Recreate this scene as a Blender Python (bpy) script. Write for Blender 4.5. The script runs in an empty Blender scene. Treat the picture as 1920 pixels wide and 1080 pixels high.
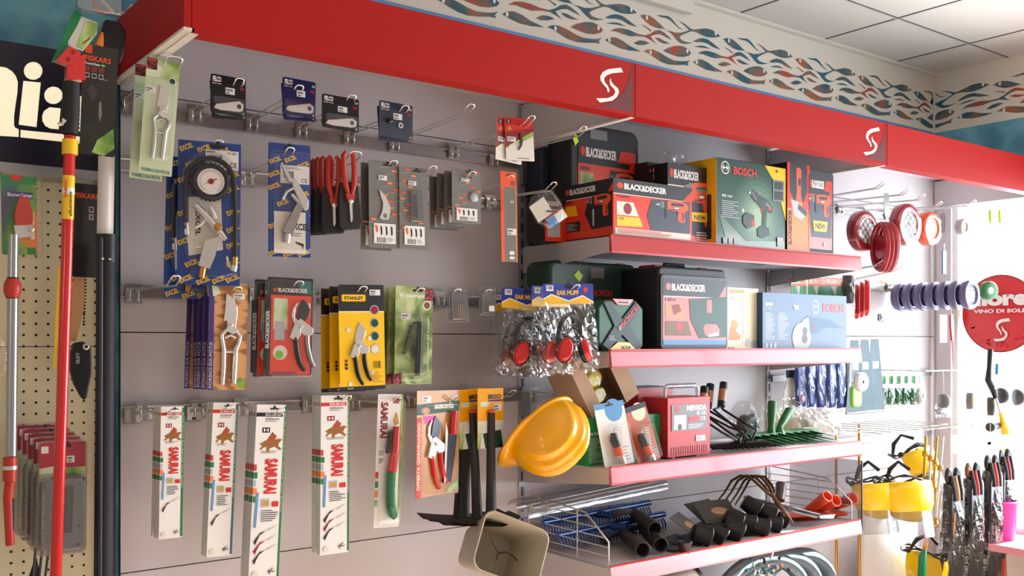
import bpy, math, random
from mathutils import Vector, Matrix
random.seed(7)
R = math.radians
PI = math.pi
SC = bpy.context.scene
COL = SC.collection
# ------------------------------------------------------------------ camera
CAM = Vector((-0.675, -2.5, 1.60)); YAW = R(37.07); F = 1828.0; HOR = 640.0
cd = bpy.data.cameras.new('camera'); cam = bpy.data.objects.new('camera', cd); COL.objects.link(cam)
cam.location = CAM; cam.rotation_euler = (R(90), 0, -YAW)
cd.sensor_width = 36; cd.lens = F/1920*36; cd.shift_y = (HOR-540)/1920; cd.clip_start = .05
SC.camera = cam
SC.view_settings.view_transform = 'Standard'; SC.view_settings.look = 'None'
SC.view_settings.gamma = 1; SC.view_settings.use_curve_mapping = False
SC.view_settings.exposure = -1.17
# ------------------------------------------------------------------ world and lights
w = bpy.data.worlds.new('world'); SC.world = w; w.use_nodes = True
w.node_tree.nodes['Background'].inputs[0].default_value = (.86, .93, 1, 1)
w.node_tree.nodes['Background'].inputs[1].default_value = 6.0
def area(name, loc, target, sx, sy, power, color):
    l = bpy.data.lights.new(name, 'AREA'); l.shape = 'RECTANGLE'; l.size = sx; l.size_y = sy
    l.energy = power; l.color = color
    o = bpy.data.objects.new(name, l); COL.objects.link(o); o.location = loc
    o.rotation_euler = (Vector(target)-Vector(loc)).to_track_quat('-Z', 'Y').to_euler()
    return o
area('daylight_at_window', (3.93, -1.75, 1.55), (0, -1.75, 1.55), 3.1, 1.5, 400, (.80, .90, 1))
def bulb(name, loc, power, color, r=.14):
    l = bpy.data.lights.new(name, 'POINT'); l.energy = power; l.color = color; l.shadow_soft_size = r
    o = bpy.data.objects.new(name, l); COL.objects.link(o); o.location = loc
bulb('globe_lamp', (2.6, -1.9, 2.62), 15, (1, .86, .74))
bulb('globe_lamp', (-1.6, -1.5, 1.9), 13, (1, .84, .70))  # added fill light out of view, brightens the pegboard and left wall
sl = bpy.data.lights.new('sun', 'SUN'); sl.energy = 48; sl.color = (1, .96, .92); sl.angle = R(2.5)
so_ = bpy.data.objects.new('sun', sl); COL.objects.link(so_); so_.rotation_euler = Vector((-.86, .03, -.51)).to_track_quat('-Z', 'Y').to_euler()
# ------------------------------------------------------------------ picture <-> place
FW = Vector((math.sin(YAW), math.cos(YAW), 0)); RT = Vector((math.cos(YAW), -math.sin(YAW), 0)); UP = Vector((0, 0, 1))
def ray(px, py): return FW*F + RT*(px-960) + UP*(HOR-py)
def at(px, py, Y):
    d = ray(px, py); return CAM + d*((Y-CAM.y)/d.y)
def atX(px, py, X):
    d = ray(px, py); return CAM + d*((X-CAM.x)/d.x)
def atZ(px, py, Z):
    d = ray(px, py); return CAM + d*((Z-CAM.z)/d.z)
def scale_at(p): return F/((p-CAM).dot(FW))
# ------------------------------------------------------------------ materials
MT = {}
def lin(c):
    c = c/255.0
    return c/12.92 if c <= .04045 else ((c+.055)/1.055)**2.4
def mat(name, rgb=(200, 200, 200), rough=.5, metal=0.0, noise=0.0, nscale=30, emit=0, coat=0.0, bump=0.0, spec=None):
    if name in MT: return MT[name]
    m = bpy.data.materials.new(name); m.use_nodes = True; nt = m.node_tree; b = nt.nodes['Principled BSDF']
    c = [lin(v) for v in rgb]+[1]
    b.inputs['Base Color'].default_value = c; b.inputs['Roughness'].default_value = rough; b.inputs['Metallic'].default_value = metal
    if coat: b.inputs['Coat Weight'].default_value = coat; b.inputs['Coat Roughness'].default_value = .06
    if spec is not None: b.inputs['Specular IOR Level'].default_value = spec
    if noise or bump:
        tc = nt.nodes.new('ShaderNodeTexCoord'); n = nt.nodes.new('ShaderNodeTexNoise'); n.inputs['Scale'].default_value = nscale
        n.inputs['Detail'].default_value = 4
        nt.links.new(tc.outputs['Object'], n.inputs['Vector'])
        if noise:
            mx = nt.nodes.new('ShaderNodeMix'); mx.data_type = 'RGBA'
            mx.inputs[6].default_value = [v*(1-noise) for v in c[:3]]+[1]
            mx.inputs[7].default_value = [min(1, v*(1+noise)) for v in c[:3]]+[1]
            nt.links.new(n.outputs['Fac'], mx.inputs[0]); nt.links.new(mx.outputs[2], b.inputs['Base Color'])
        if bump:
            bp = nt.nodes.new('ShaderNodeBump'); bp.inputs['Strength'].default_value = bump; bp.inputs['Distance'].default_value = .003
            nt.links.new(n.outputs['Fac'], bp.inputs['Height']); nt.links.new(bp.outputs[0], b.inputs['Normal'])
    if emit:
        b.inputs['Emission Color'].default_value = c; b.inputs['Emission Strength'].default_value = emit
    MT[name] = m; return m
def clear_mat(name, tint=(255, 255, 255), alpha=.12, rough=.08, bump=0.0, nscale=40):
    # thin clear plastic: see-through film with a glossy surface
    if name in MT: return MT[name]
    m = bpy.data.materials.new(name); m.use_nodes = True; nt = m.node_tree; nt.nodes.clear()
    out = nt.nodes.new('ShaderNodeOutputMaterial'); tr = nt.nodes.new('ShaderNodeBsdfTransparent'); gl = nt.nodes.new('ShaderNodeBsdfGlossy')
    tr.inputs[0].default_value = [lin(v) for v in tint]+[1]; gl.inputs['Roughness'].default_value = rough
    fr = nt.nodes.new('ShaderNodeLayerWeight'); fr.inputs[0].default_value = .25
    mr = nt.nodes.new('ShaderNodeMapRange'); mr.inputs[3].default_value = alpha; mr.inputs[4].default_value = .45
    mx = nt.nodes.new('ShaderNodeMixShader')
    nt.links.new(fr.outputs['Facing'], mr.inputs[0]); nt.links.new(mr.outputs[0], mx.inputs[0])
    nt.links.new(tr.outputs[0], mx.inputs[1]); nt.links.new(gl.outputs[0], mx.inputs[2]); nt.links.new(mx.outputs[0], out.inputs[0])
    if bump:
        tc = nt.nodes.new('ShaderNodeTexCoord'); n = nt.nodes.new('ShaderNodeTexNoise'); n.inputs['Scale'].default_value = nscale
        n.inputs['Distortion'].default_value = 1.5
        bp = nt.nodes.new('ShaderNodeBump'); bp.inputs['Strength'].default_value = bump; bp.inputs['Distance'].default_value = .01
        nt.links.new(tc.outputs['Object'], n.inputs['Vector']); nt.links.new(n.outputs['Fac'], bp.inputs['Height'])
        nt.links.new(bp.outputs[0], gl.inputs['Normal']); nt.links.new(bp.outputs[0], fr.inputs['Normal'])
    MT[name] = m; return m
def ramp_mat(name, stops, scale=6, rough=.5, kind='noise', distort=0.0, coat=0.0, stretch=(1, 1, 1)):
    # printed picture / dye of several colours, in the object's own coordinates
    if name in MT: return MT[name]
    m = bpy.data.materials.new(name); m.use_nodes = True; nt = m.node_tree; b = nt.nodes['Principled BSDF']
    tc = nt.nodes.new('ShaderNodeTexCoord'); mp = nt.nodes.new('ShaderNodeMapping'); mp.inputs['Scale'].default_value = stretch
    nt.links.new(tc.outputs['Object'], mp.inputs[0])
    if kind == 'noise':
        n = nt.nodes.new('ShaderNodeTexNoise'); n.inputs['Scale'].default_value = scale; n.inputs['Distortion'].default_value = distort; fac = n.outputs['Fac']
    elif kind == 'voronoi':
        n = nt.nodes.new('ShaderNodeTexVoronoi'); n.inputs['Scale'].default_value = scale; fac = n.outputs['Distance']
    else:
        n = nt.nodes.new('ShaderNodeTexWave'); n.inputs['Scale'].default_value = scale; n.inputs['Distortion'].default_value = distort; fac = n.outputs['Fac']
    nt.links.new(mp.outputs[0], n.inputs['Vector'])
    r = nt.nodes.new('ShaderNodeValToRGB'); e = r.color_ramp.elements
    e[0].position = stops[0][0]; e[0].color = [lin(v) for v in stops[0][1]]+[1]
    e[1].position = stops[-1][0]; e[1].color = [lin(v) for v in stops[-1][1]]+[1]
    for p, c in stops[1:-1]:
        k = e.new(p); k.color = [lin(v) for v in c]+[1]
    nt.links.new(fac, r.inputs[0]); nt.links.new(r.outputs[0], b.inputs['Base Color']); b.inputs['Roughness'].default_value = rough
    if coat: b.inputs['Coat Weight'].default_value = coat; b.inputs['Coat Roughness'].default_value = .08
    MT[name] = m; return m
_P = {
 'white': (235, 233, 228), 'offwhite': (222, 218, 206), 'black': (16, 16, 18), 'ink': (28, 28, 32), 'dgrey': (58, 58, 62), 'mgrey': (120, 120, 122),
 'lgrey': (180, 180, 182), 'red': (205, 38, 32), 'dred': (140, 20, 24), 'orange': (232, 84, 34), 'lorange': (240, 130, 50), 'yellow': (245, 196, 12),
 'navy': (22, 24, 52), 'blue': (26, 70, 150), 'lblue': (90, 150, 205), 'green': (24, 122, 60), 'dgreen': (24, 66, 50), 'lgreen': (120, 190, 60),
 'teal': (24, 110, 110), 'brown': (120, 78, 44), 'tan': (190, 140, 96), 'cream': (236, 224, 190), 'pink': (236, 150, 160), 'purple': (60, 50, 120),
 'paper': (228, 226, 220), 'gold': (196, 150, 50), 'boxgreen': (30, 72, 56), 'boxblue': (28, 76, 118), 'lime': (200, 230, 20), 'magenta': (225, 60, 160)}
for k, v in _P.items(): mat(k, v, .42)
mat('chrome', (228, 226, 222), .18, .8); mat('steel', (212, 210, 206), .3, .65); mat('brushed', (168, 164, 162), .34, .9, noise=.25, nscale=18)
mat('darksteel', (80, 80, 84), .35, 1.0); mat('rubber', (22, 22, 24), .62); mat('gloss_red', (205, 30, 28), .2, coat=.4); mat('gloss_black', (18, 18, 20), .18)
mat('gloss_yellow', (248, 168, 8), .22, coat=.5); mat('gloss_green', (10, 120, 66), .28); mat('brass', (196, 150, 70), .3, 1.0); mat('iron', (44, 42, 42), .5, .4)
clear_mat('clear', alpha=.04); clear_mat('clear_film', alpha=.05, bump=.35, nscale=22, rough=.14); clear_mat('glass', alpha=.05, rough=.01)
clear_mat('clear_haze', tint=(225, 225, 228), alpha=.2, rough=.2)
# ------------------------------------------------------------------ mesh builder
_TX = {}
def text_mesh(body, bold):
    key = (body, bold)
    if key not in _TX:
        c = bpy.data.curves.new('t', 'FONT'); c.body = body; c.resolution_u = 2 if len(body) > 8 else 3
        if bold: c.offset = bold
        o = bpy.data.objects.new('t', c); COL.objects.link(o)
        dg = bpy.context.evaluated_depsgraph_get(); m = bpy.data.meshes.new_from_object(o.evaluated_get(dg))
        vs = [(v.co.x, v.co.y) for v in m.vertices]; fs = [tuple(p.vertices) for p in m.polygons]
        bpy.data.objects.remove(o); bpy.data.curves.remove(c); bpy.data.meshes.remove(m)
        if vs:
            x0 = min(v[0] for v in vs); x1 = max(v[0] for v in vs); y0 = min(v[1] for v in vs); y1 = max(v[1] for v in vs)
            vs = [((x-x0)/(x1-x0+1e-9), (y-y0)/(y1-y0+1e-9)) for x, y in vs]
        _TX[key] = (vs, fs)
    return _TX[key]
def arc(cx, cz, r, a0, a1, n=12, rz=None):
    rz = r if rz is None else rz
    return [(cx+r*math.cos(R(a0+(a1-a0)*i/n)), cz+rz*math.sin(R(a0+(a1-a0)*i/n))) for i in range(n+1)]
def rrect(x0, x1, z0, z1, r, n=4):
    r = min(r, abs(x1-x0)/2-1e-5, abs(z1-z0)/2-1e-5)
    return arc(x1-r, z1-r, r, 0, 90, n)+arc(x0+r, z1-r, r, 90, 180, n)+arc(x0+r, z0+r, r, 180, 270, n)+arc(x1-r, z0+r, r, 270, 360, n)
class B:
    """collects shapes; x right, y away from the viewer, z up"""
    def __init__(s): s.v = []; s.f = []; s.m = []; s.sm = []; s.names = []; s.M = Matrix.Identity(4)
    def mi(s, n):
        if n not in s.names: s.names.append(n)
        return s.names.index(n)
    def add(s, vs, fs, m, smooth=False):
        o = len(s.v); s.v += [s.M @ Vector(p) for p in vs]; i = s.mi(m)
        for f in fs: s.f.append(tuple(k+o for k in f)); s.m.append(i); s.sm.append(smooth)
        return s
    def box(s, x0, x1, y0, y1, z0, z1, m):
        v = [(x, y, z) for x in (x0, x1) for y in (y0, y1) for z in (z0, z1)]
        return s.add(v, [(0, 1, 3, 2), (4, 6, 7, 5), (0, 4, 5, 1), (2, 3, 7, 6), (0, 2, 6, 4), (1, 5, 7, 3)], m)
    def prism(s, pts, y0, y1, m, smooth=False, side=None):
        n = len(pts); v = [(x, y0, z) for x, z in pts]+[(x, y1, z) for x, z in pts]
        s.add(v, [tuple(range(n)), tuple(range(2*n-1, n-1, -1))], m)
        o = len(s.v)-2*n; i = s.mi(side or m)
        for k in range(n):
            j = (k+1) % n; s.f.append((o+k, o+n+k, o+n+j, o+j)); s.m.append(i); s.sm.append(smooth)
        return s
    def prismz(s, pts, z0, z1, m, smooth=False):    # outline in x,y
        n = len(pts); v = [(x, y, z0) for x, y in pts]+[(x, y, z1) for x, y in pts]
        fs = [tuple(range(n-1, -1, -1)), tuple(range(n, 2*n))]
        s.add(v, fs, m); s.add(v, [(k, (k+1) % n, n+(k+1) % n, n+k) for k in range(n)], m, smooth); return s
    def prismx(s, pts, x0, x1, m, smooth=False):    # outline in y,z
        n = len(pts); v = [(x0, y, z) for y, z in pts]+[(x1, y, z) for y, z in pts]
        s.add(v, [tuple(range(n)), tuple(range(2*n-1, n-1, -1))], m)
        s.add(v, [(k, n+k, n+(k+1) % n, (k+1) % n) for k in range(n)], m, smooth); return s
    def poly(s, pts, y, m): return s.add([(x, y, z) for x, z in pts], [tuple(range(len(pts)))], m)
    def dome(s, pts, y0, y1, m, inset=.25, levels=4, cx=None, cz=None):
        # a puffed blister over an outline, from y0 (rim) to y1 (top)
        if cx is None: cx = sum(p[0] for p in pts)/len(pts); cz = sum(p[1] for p in pts)/len(pts)
        n = len(pts); v = []; f = []
        for l in range(levels+1):
            t = l/levels; k = 1-inset*(1-math.cos(t*PI/2)); y = y0+(y1-y0)*math.sin(t*PI/2)
            v += [(cx+(x-cx)*k, y, cz+(z-cz)*k) for x, z in pts]
        for l in range(levels):
            for i in range(n):
                j = (i+1) % n; f.append((l*n+i, l*n+j, (l+1)*n+j, (l+1)*n+i))
        s.add(v, f, m, True); s.add([(v[levels*n+i]) for i in range(n)], [tuple(range(n))], m, True); return s
    def tube(s, pts, r, m, n=8, closed=False, flat=1.0, cap=True):
        pts = [Vector(p) for p in pts]; k = len(pts); rs = r if isinstance(r, (list, tuple)) else [r]*k
        v = []; f = []; ref = None
        for i, p in enumerate(pts):
            a = pts[i-1] if (i > 0 or closed) else p; b = pts[(i+1) % k] if (i < k-1 or closed) else p
            t = (b-a).normalized() if (b-a).length > 1e-9 else Vector((0, 0, 1))
            if ref is None:
                ref = Vector((0, 1, 0)) if abs(t.y) < .9 else Vector((1, 0, 0))
            u = (ref-t*ref.dot(t)).normalized(); w2 = t.cross(u); ref = u
            for j in range(n):
                an = 2*PI*j/n; v.append(p+u*math.cos(an)*rs[i]*flat+w2*math.sin(an)*rs[i])
        for i in range(k if closed else k-1):
            for j in range(n):
                j2 = (j+1) % n; i2 = (i+1) % k; f.append((i*n+j, i2*n+j, i2*n+j2, i*n+j2))
        s.add(v, f, m, True)
        if cap and not closed:
            s.add(v[:n], [tuple(range(n))], m); s.add(v[-n:], [tuple(range(n-1, -1, -1))], m)
        return s
    def lathe(s, prof, m, c=(0, 0, 0), axis='y', n=24, smooth=True, a0=0, a1=360):
        # prof: (radius, position along axis)
        v = []; f = []; k = len(prof); full = abs(a1-a0) >= 360; nn = n if full else n+1
        for i in range(nn):
            an = R(a0+(a1-a0)*i/n)
            for r, t in prof:
                p = (r*math.cos(an), t, r*math.sin(an)) if axis == 'y' else ((r*math.cos(an), r*math.sin(an), t) if axis == 'z' else (t, r*math.cos(an), r*math.sin(an)))
                v.append((p[0]+c[0], p[1]+c[1], p[2]+c[2]))
        for i in range(n if full else n):
            j = (i+1) % nn
            for q in range(k-1): f.append((i*k+q, i*k+q+1, j*k+q+1, j*k+q))
        s.add(v, f, m, smooth); return s
    def disc(s, cx, cz, r, y, m, rz=None, n=20): return s.poly(arc(cx, cz, r, 0, 360-360/n, n-1, rz), y, m)
    def ring(s, cx, cz, r0, r1, y, m, n=24, k=1.0):
        v = []; 
        for i in range(n):
            a = 2*PI*i/n; v += [(cx+r0*math.cos(a), y, cz+k*r0*math.sin(a)), (cx+r1*math.cos(a), y, cz+k*r1*math.sin(a))]
        return s.add(v, [(2*i, 2*i+1, (2*i+3) % (2*n), (2*i+2) % (2*n)) for i in range(n)], m)
    def text(s, body, x0, x1, z0, z1, y, m, bold=.02, rot=0, up=False):
        # letters stretched to fill the rectangle; up=True reads bottom to top
        vs, fs = text_mesh(body, bold); out = []
        for u, t in vs:
            if up == 'down': p = (x0+(x1-x0)*t, z1-(z1-z0)*u)
            elif up: p = (x1-(x1-x0)*t, z0+(z1-z0)*u)
            else: p = (x0+(x1-x0)*u, z0+(z1-z0)*t)
            if rot:
                cx = (x0+x1)/2; cz = (z0+z1)/2; c_ = math.cos(R(rot)); s_ = math.sin(R(rot)); a = p[0]-cx; b_ = p[1]-cz
                p = (cx+a*c_-b_*s_, cz+a*s_+b_*c_)
            out.append((p[0], y, p[1]))
        return s.add(out, fs, m)
    def lines(s, x0, x1, z0, z1, n, y, m, fill=.45, rnd=True):   # rows of small print
        h = (z1-z0)/n
        for i in range(n):
            a = z1-(i+1)*h+h*(1-fill)/2; e = x0+(x1-x0)*(random.uniform(.55, 1) if rnd else 1)
            s.poly([(x0, a), (e, a), (e, a+h*fill), (x0, a+h*fill)], y, m)
        return s
    def rect(s, x0, x1, z0, z1, y, m): return s.poly([(x0, z0), (x1, z0), (x1, z1), (x0, z1)], y, m)
    def bars(s, x0, x1, z0, z1, y, m, n=14):
        w_ = (x1-x0)/n
        for i in range(n): s.rect(x0+i*w_, x0+(i+random.choice((.35, .5, .7)))*w_, z0, z1, y, m)
        return s
def obj(name, b, parent=None, bevel=0, seg=2, loc=None):
    me = bpy.data.meshes.new(name); me.from_pydata(b.v, [], b.f); 
    for n in b.names: me.materials.append(MT[n])
    me.polygons.foreach_set('material_index', b.m); me.polygons.foreach_set('use_smooth', b.sm); me.update()
    o = bpy.data.objects.new(name, me); COL.objects.link(o)
    if parent: o.parent = parent
    if loc is not None: o.location = loc
    if bevel:
        md = o.modifiers.new('b', 'BEVEL'); md.width = bevel; md.segments = seg; md.limit_method = 'ANGLE'; md.angle_limit = R(50)
    return o
def tag(o, label=None, cat=None, group=None, kind=None):
    if label: o['label'] = label
    if cat: o['category'] = cat
    if group: o['group'] = group
    if kind: o['kind'] = kind
    return o
def thing(name, label, cat, loc=(0, 0, 0), rz=0, group=None, roll=0, pitch=0):
    o = bpy.data.objects.new(name, None); COL.objects.link(o); o.location = loc
    o.rotation_euler = (Matrix.Rotation(rz, 3, 'Z') @ Matrix.Rotation(pitch, 3, 'X') @ Matrix.Rotation(roll, 3, 'Y')).to_euler()
    o.empty_display_size = .01
    return tag(o, label, cat, group)
def dup(root, loc, label=None, rz=None, group=None, roll=None):
    r = root.copy(); COL.objects.link(r); r.location = loc
    if rz is not None or roll is not None:
        r.rotation_euler = (Matrix.Rotation(rz or 0, 3, 'Z') @ Matrix.Rotation(roll or 0, 3, 'Y')).to_euler()
    if label: r['label'] = label
    if group: r['group'] = group
    for ch in list(root.children):
        c = ch.copy(); COL.objects.link(c); c.parent = r
        for g in list(ch.children):
            d = g.copy(); COL.objects.link(d); d.parent = c
    return r
def struct(name, b, bevel=0): return tag(obj(name, b, bevel=bevel), kind='structure')
def span(xl, xr, yt, yb, Y, yaw=0.0):
    """an upright rectangle seen between pixels xl..xr, yt..yb whose middle is at depth Y: (top centre, width, height)"""
    xc = (xl+xr)/2; C = at(xc, 640, Y); d = Vector((math.cos(yaw), math.sin(yaw), 0)); nrm = Vector((-d.y, d.x, 0))
    P = []
    for x in (xl, xr):
        q = ray(x, 640); P.append(CAM+q*((C-CAM).dot(nrm)/q.dot(nrm)))
    c = (P[0]+P[1])/2; s = scale_at(c)
    return Vector((c.x, c.y, CAM.z+(640-yt)/s)), (P[1]-P[0]).length, (yb-yt)/s
# ================================================================== the room
ZC = at(1764, 142, 0).z               # ceiling
MW = 1.25                             # bay width
YC = -0.525; ZCB = at(334, 53, YC).z; ZCT = at(1187, 118, YC).z      # canopy front
ramp_mat('sea_wall', [(.3, (70, 130, 156)), (.5, (94, 156, 178)), (.7, (120, 182, 200))], 9, .8, distort=.6)
mat('wall_paint', (226, 220, 208), .8, noise=.02, nscale=5); mat('panel', (204, 198, 200), .5, noise=.015, nscale=60)
mat('ceil_tile', (222, 216, 208), .9, noise=.03, nscale=260, bump=.15); mat('floor_tile', (222, 198, 182), .5, noise=.05, nscale=6)
mat('seam', (60, 56, 60), .8); mat('tbar', (205, 200, 192), .6)
mat('far_wall', (200, 196, 188), .85)
zband = at(1764, 252, 0).z
b = B(); b.box(-2.6, 3.75, 0.012, .14, 0, zband, 'sea_wall').box(-2.6, 3.75, .012, .14, zband, ZC, 'wall_paint'); struct('wall_back', b)
WZ0, WZ1, WY0, WY1 = .72, 2.285, -.06, -3.35
b = B()
b.box(3.75, 3.87, -5.2, .14, 0, WZ0, 'wall_paint').box(3.75, 3.87, -5.2, .14, WZ1, zband, 'sea_wall').box(3.75, 3.87, -5.2, .14, zband, ZC, 'wall_paint')
b.box(3.75, 3.87, WY0, .14, WZ0, WZ1, 'wall_paint').box(3.75, 3.87, -5.2, WY1, WZ0, WZ1, 'wall_paint'); struct('wall_right', b)
b = B(); b.box(-2.72, -2.6, -5.2, .14, 0, ZC, 'far_wall'); struct('wall_left', b)
b = B(); b.box(-2.6, 3.87, -5.32, -5.2, 0, ZC, 'far_wall'); struct('wall_front', b)
b = B(); b.box(-2.72, 3.87, -5.32, .14, -.1, 0, 'floor_tile'); struct('floor', b)
b = B(); b.box(-2.72, 3.87, -5.32, .14, ZC, ZC+.1, 'ceil_tile')
xs = [at(p, q, 0).x for p, q in ((1386, 23), (1543, 72), (1680, 115))]; st = (xs[2]-xs[0])/2
k = -8
while xs[0]+k*st < 3.75:
    X = xs[0]+k*st; b.box(X-.006, X+.006, -5.2, 0, ZC-.0025, ZC, 'tbar').box(X-.008, X-.006, -5.2, 0, ZC-.003, ZC, 'seam'); k += 1
yl = atZ(1821, 84, ZC).y
for i in range(-1, 9):
    Y = yl-i*st
    if -5.2 < Y < -.02: b.box(-2.6, 3.75, Y-.006, Y+.006, ZC-.0022, ZC, 'tbar').box(-2.6, 3.75, Y-.008, Y-.006, ZC-.003, ZC, 'seam')
struct('ceiling', b)
# plaster cornice along the ceiling
b = B(); zs = at(1312, 9, 0).z; zt = at(1312, 34, 0).z
b.box(-2.6, 3.75, -.014, .012, zs, ZC-.001, 'wall_paint').box(-2.6, 2.04, -.022, .0, zt, zs, 'wall_paint')
struct('trim_1', b)
# window in the right wall
b = B(); t = .045; X0, X1 = 3.76, 3.84
b.box(X0, X1, WY1, WY0, WZ0, WZ0+t, 'white').box(X0, X1, WY1, WY0, WZ1-t, WZ1, 'white')
for y in (WY0-t, (WY0*2+WY1)/3-.02, (WY0+2*WY1)/3-.02, WY1): b.box(X0, X1, y, y+t, WZ0+t, WZ1-t, 'white')
wf = struct('window_1', b)
b = B(); b.box(3.797, 3.801, WY1+t, WY0-t, WZ0+t, WZ1-t, 'glass'); obj('pane', b, wf)
# dark roller-blind case with cyan edge above the window
b = B(); zz = atX(1900, 300, 3.70).z
b.box(3.68, 3.75, -3.4, -.33, zz-.1, zz, 'navy').box(3.67, 3.75, -3.4, -.31, zz, zz+.012, 'lblue')
tag(obj('blind_case', b), 'dark navy blind case under the blue wall band, above the window', 'blind case')
# painted school of fish
FS = 7.714
def fp(l): return [(at(1350+x/FS, 40+y/FS, 0).x, at(1350+x/FS, 40+y/FS, 0).z) for x, y in l]
fish = [
 ([(78,242),(130,230),(190,240),(250,280),(320,345),(390,420),(440,455),(520,465),(600,462),(680,435),(690,425),(640,370),(560,302),(640,345),(700,400),(740,420),(800,412),(900,398),(980,418),(1040,462),(1085,505),(1000,522),(920,518),(850,490),(780,450),(720,440),(650,470),(600,495),(565,525),(600,565),(660,590),(735,600),(640,615),(580,605),(530,555),(480,490),(430,440),(370,415),(290,405),(210,375),(140,315)], 0),
 ([(272,228),(340,235),(430,242),(480,285),(540,365),(575,400),(625,425),(570,410),(520,365),(450,295),(400,268),(340,258)], 0),
 ([(85,365),(130,375),(180,410),(220,442),(205,452),(160,410),(125,385)], 1),
 ([(120,722),(170,698),(240,698),(320,735),(420,800),(500,840),(590,850),(660,848),(700,830),(670,875),(685,905),(620,895),(530,900),(430,895),(340,860),(250,800),(180,745)], 0),
 ([(365,710),(430,670),(520,642),(600,642),(670,675),(715,735),(690,770),(620,790),(540,785),(450,750)], 1),
 ([(735,580),(800,542),(860,530),(920,545),(980,590),(1085,682),(990,650),(920,600),(850,585),(790,588)], 0),
 ([(745,648),(830,632),(890,640),(960,678),(880,662),(810,655)], 0),
 ([(795,745),(850,708),(920,702),(1000,722),(1090,765),(1170,782),(1230,760),(1280,720),(1330,708),(1380,740),(1420,780),(1465,832),(1400,795),(1340,760),(1290,765),(1230,790),(1250,830),(1295,885),(1235,840),(1180,805),(1100,795),(1010,800),(930,775),(860,745)], 1),
 ([(738,858),(790,822),(850,820),(920,855),(1000,920),(1125,985),(1000,978),(900,955),(820,910)], 0),
 ([(1048,882),(1110,848),(1170,852),(1222,882),(1150,905),(1090,905)], 0),
 ([(1280,808),(1330,812),(1380,845),(1445,878),(1370,875),(1320,850)], 1)]
eyes = [(158, 270), (1020, 468), (204, 738), (665, 710), (782, 855)]
dx = fp([(1120, 540)])[0][0]-fp([(80, 242)])[0][0]
ramp_mat('fish_dye', [(.38, (30, 96, 120)), (.48, (72, 96, 104)), (.56, (112, 106, 98)), (.66, (170, 98, 60))], 9, .7)
ramp_mat('fish_dye_red', [(.38, (40, 92, 108)), (.5, (112, 104, 98)), (.63, (178, 72, 52))], 9, .7)
b = B()
def fish_strip(b, n0, n1, wall):
    XR = 3.7485
    for k in range(n0, n1):
        for pts, c in fish:
            q = [(x+k*dx, z) for x, z in fp(pts)]; inside = [x < XR if wall == 'back' else x > XR for x, z in q]
            if not any(inside) or min(x for x, z in q) < -2.5 or max(x for x, z in q) > XR+3.2: continue
            if wall == 'back': w_ = [(min(x, XR), .0105, z) for x, z in q]
            else: w_ = [(3.749, -max(x-XR, .001), z) for x, z in q]
            b.add(w_, [tuple(range(len(q)))], 'fish_dye_red' if c else 'fish_dye')
        for ex, ey in eyes:
            (x, z), = fp([(ex, ey)]); x += k*dx; o = [(.006*math.cos(i*.785), .009*math.sin(i*.785)) for i in range(8)]
            if x < -2.5 or x > XR+3.2 or abs(x-XR) < .01: continue
            if wall == 'back' and x < XR: b.add([(x+u, .0095, z+v) for u, v in o], [tuple(range(8))], 'white')
            if wall != 'back' and x > XR: b.add([(3.748, -(x-XR+u), z+v) for u, v in o], [tuple(range(8))], 'white')
fish_strip(b, -8, 5, 'back'); fish_strip(b, 1, 12, 'right')
zl = at(1187, 115, 0).z
b.rect(-2.6, 3.75, zband-.004, zband+.006, .0105, 'lblue')
tag(obj('fish_frieze', b), 'painted band of teal and rust fish on the white wall under the ceiling', 'wall painting', kind='structure')
# shelving back panels (three bays)
zsm = [at(226, 623, 0).z, at(226, 1076, 0).z]; step = zsm[0]-zsm[1]
mat('upright', (176, 172, 178), .4, .3); mat('slot', (24, 22, 24), .8)
ztop = at(989, 187, -.03).z
names = ['grey metal wall shelving bay holding hooks of garden cutters', 'grey metal wall shelving bay with power tool shelves', 'grey metal wall shelving bay beside the window']
bays = []
for i in range(3):
    t = thing('shelving_bay', names[i], 'shelving', (i*MW, 0, 0))
    b = B(); z = zsm[0]+step; zz = [z+step]+[z-k*step for k in range(0, 5)]
    for k in range(5):
        z1 = min(zz[k], ztop+.04); z0 = max(.05, zz[k+1])
        if z1 > z0: b.box(.004, MW-.004, 0, .012, z0+.0015, z1-.0015, 'panel')
    b.box(.004, MW-.004, .006, .0115, .05, ztop+.03, 'seam'); obj('back_panel', b, t)
    b = B(); b.box(.02, MW-.02, -.03, -.0005, ztop, ztop+.05, 'panel'); obj('top_beam', b, t)
    for X in ((0,) if i else ()):
        b = B(); b.box(-.013, .013, -.006, -.0005, .05, ztop+.04, 'upright')
        z = .1
        while z < ztop: b.box(-.0035, .0015, -.0064, -.006, z, z+.03, 'slot').box(.0045, .0065, -.0064, -.006, z, z+.03, 'seam'); z += .05
        obj('upright', b, t)
    b = B(); b.prismx([(-.01, ZCT-.02), (YC+.012, ZCT-.02), (YC+.012, ZCB+.004), (-.01, ZCB+.004)], -.006 if i else 0, .006, 'panel')
    b.box(-.009 if i else .0, .009 if i else .018, YC+.013, -.01, ZCB-.002, ZCB+.0035, 'offwhite')
    obj('canopy_partition', b, t); bays.append(t)
b = B(); b.box(MW-.016, MW+.0, -.5, -.004, ZCB+.006, ZCT-.02, 'panel').box(MW-.04, MW-.03, -.10, -.03, .05, ZCB, 'panel'); obj('end_panel', b, bays[2])
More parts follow.
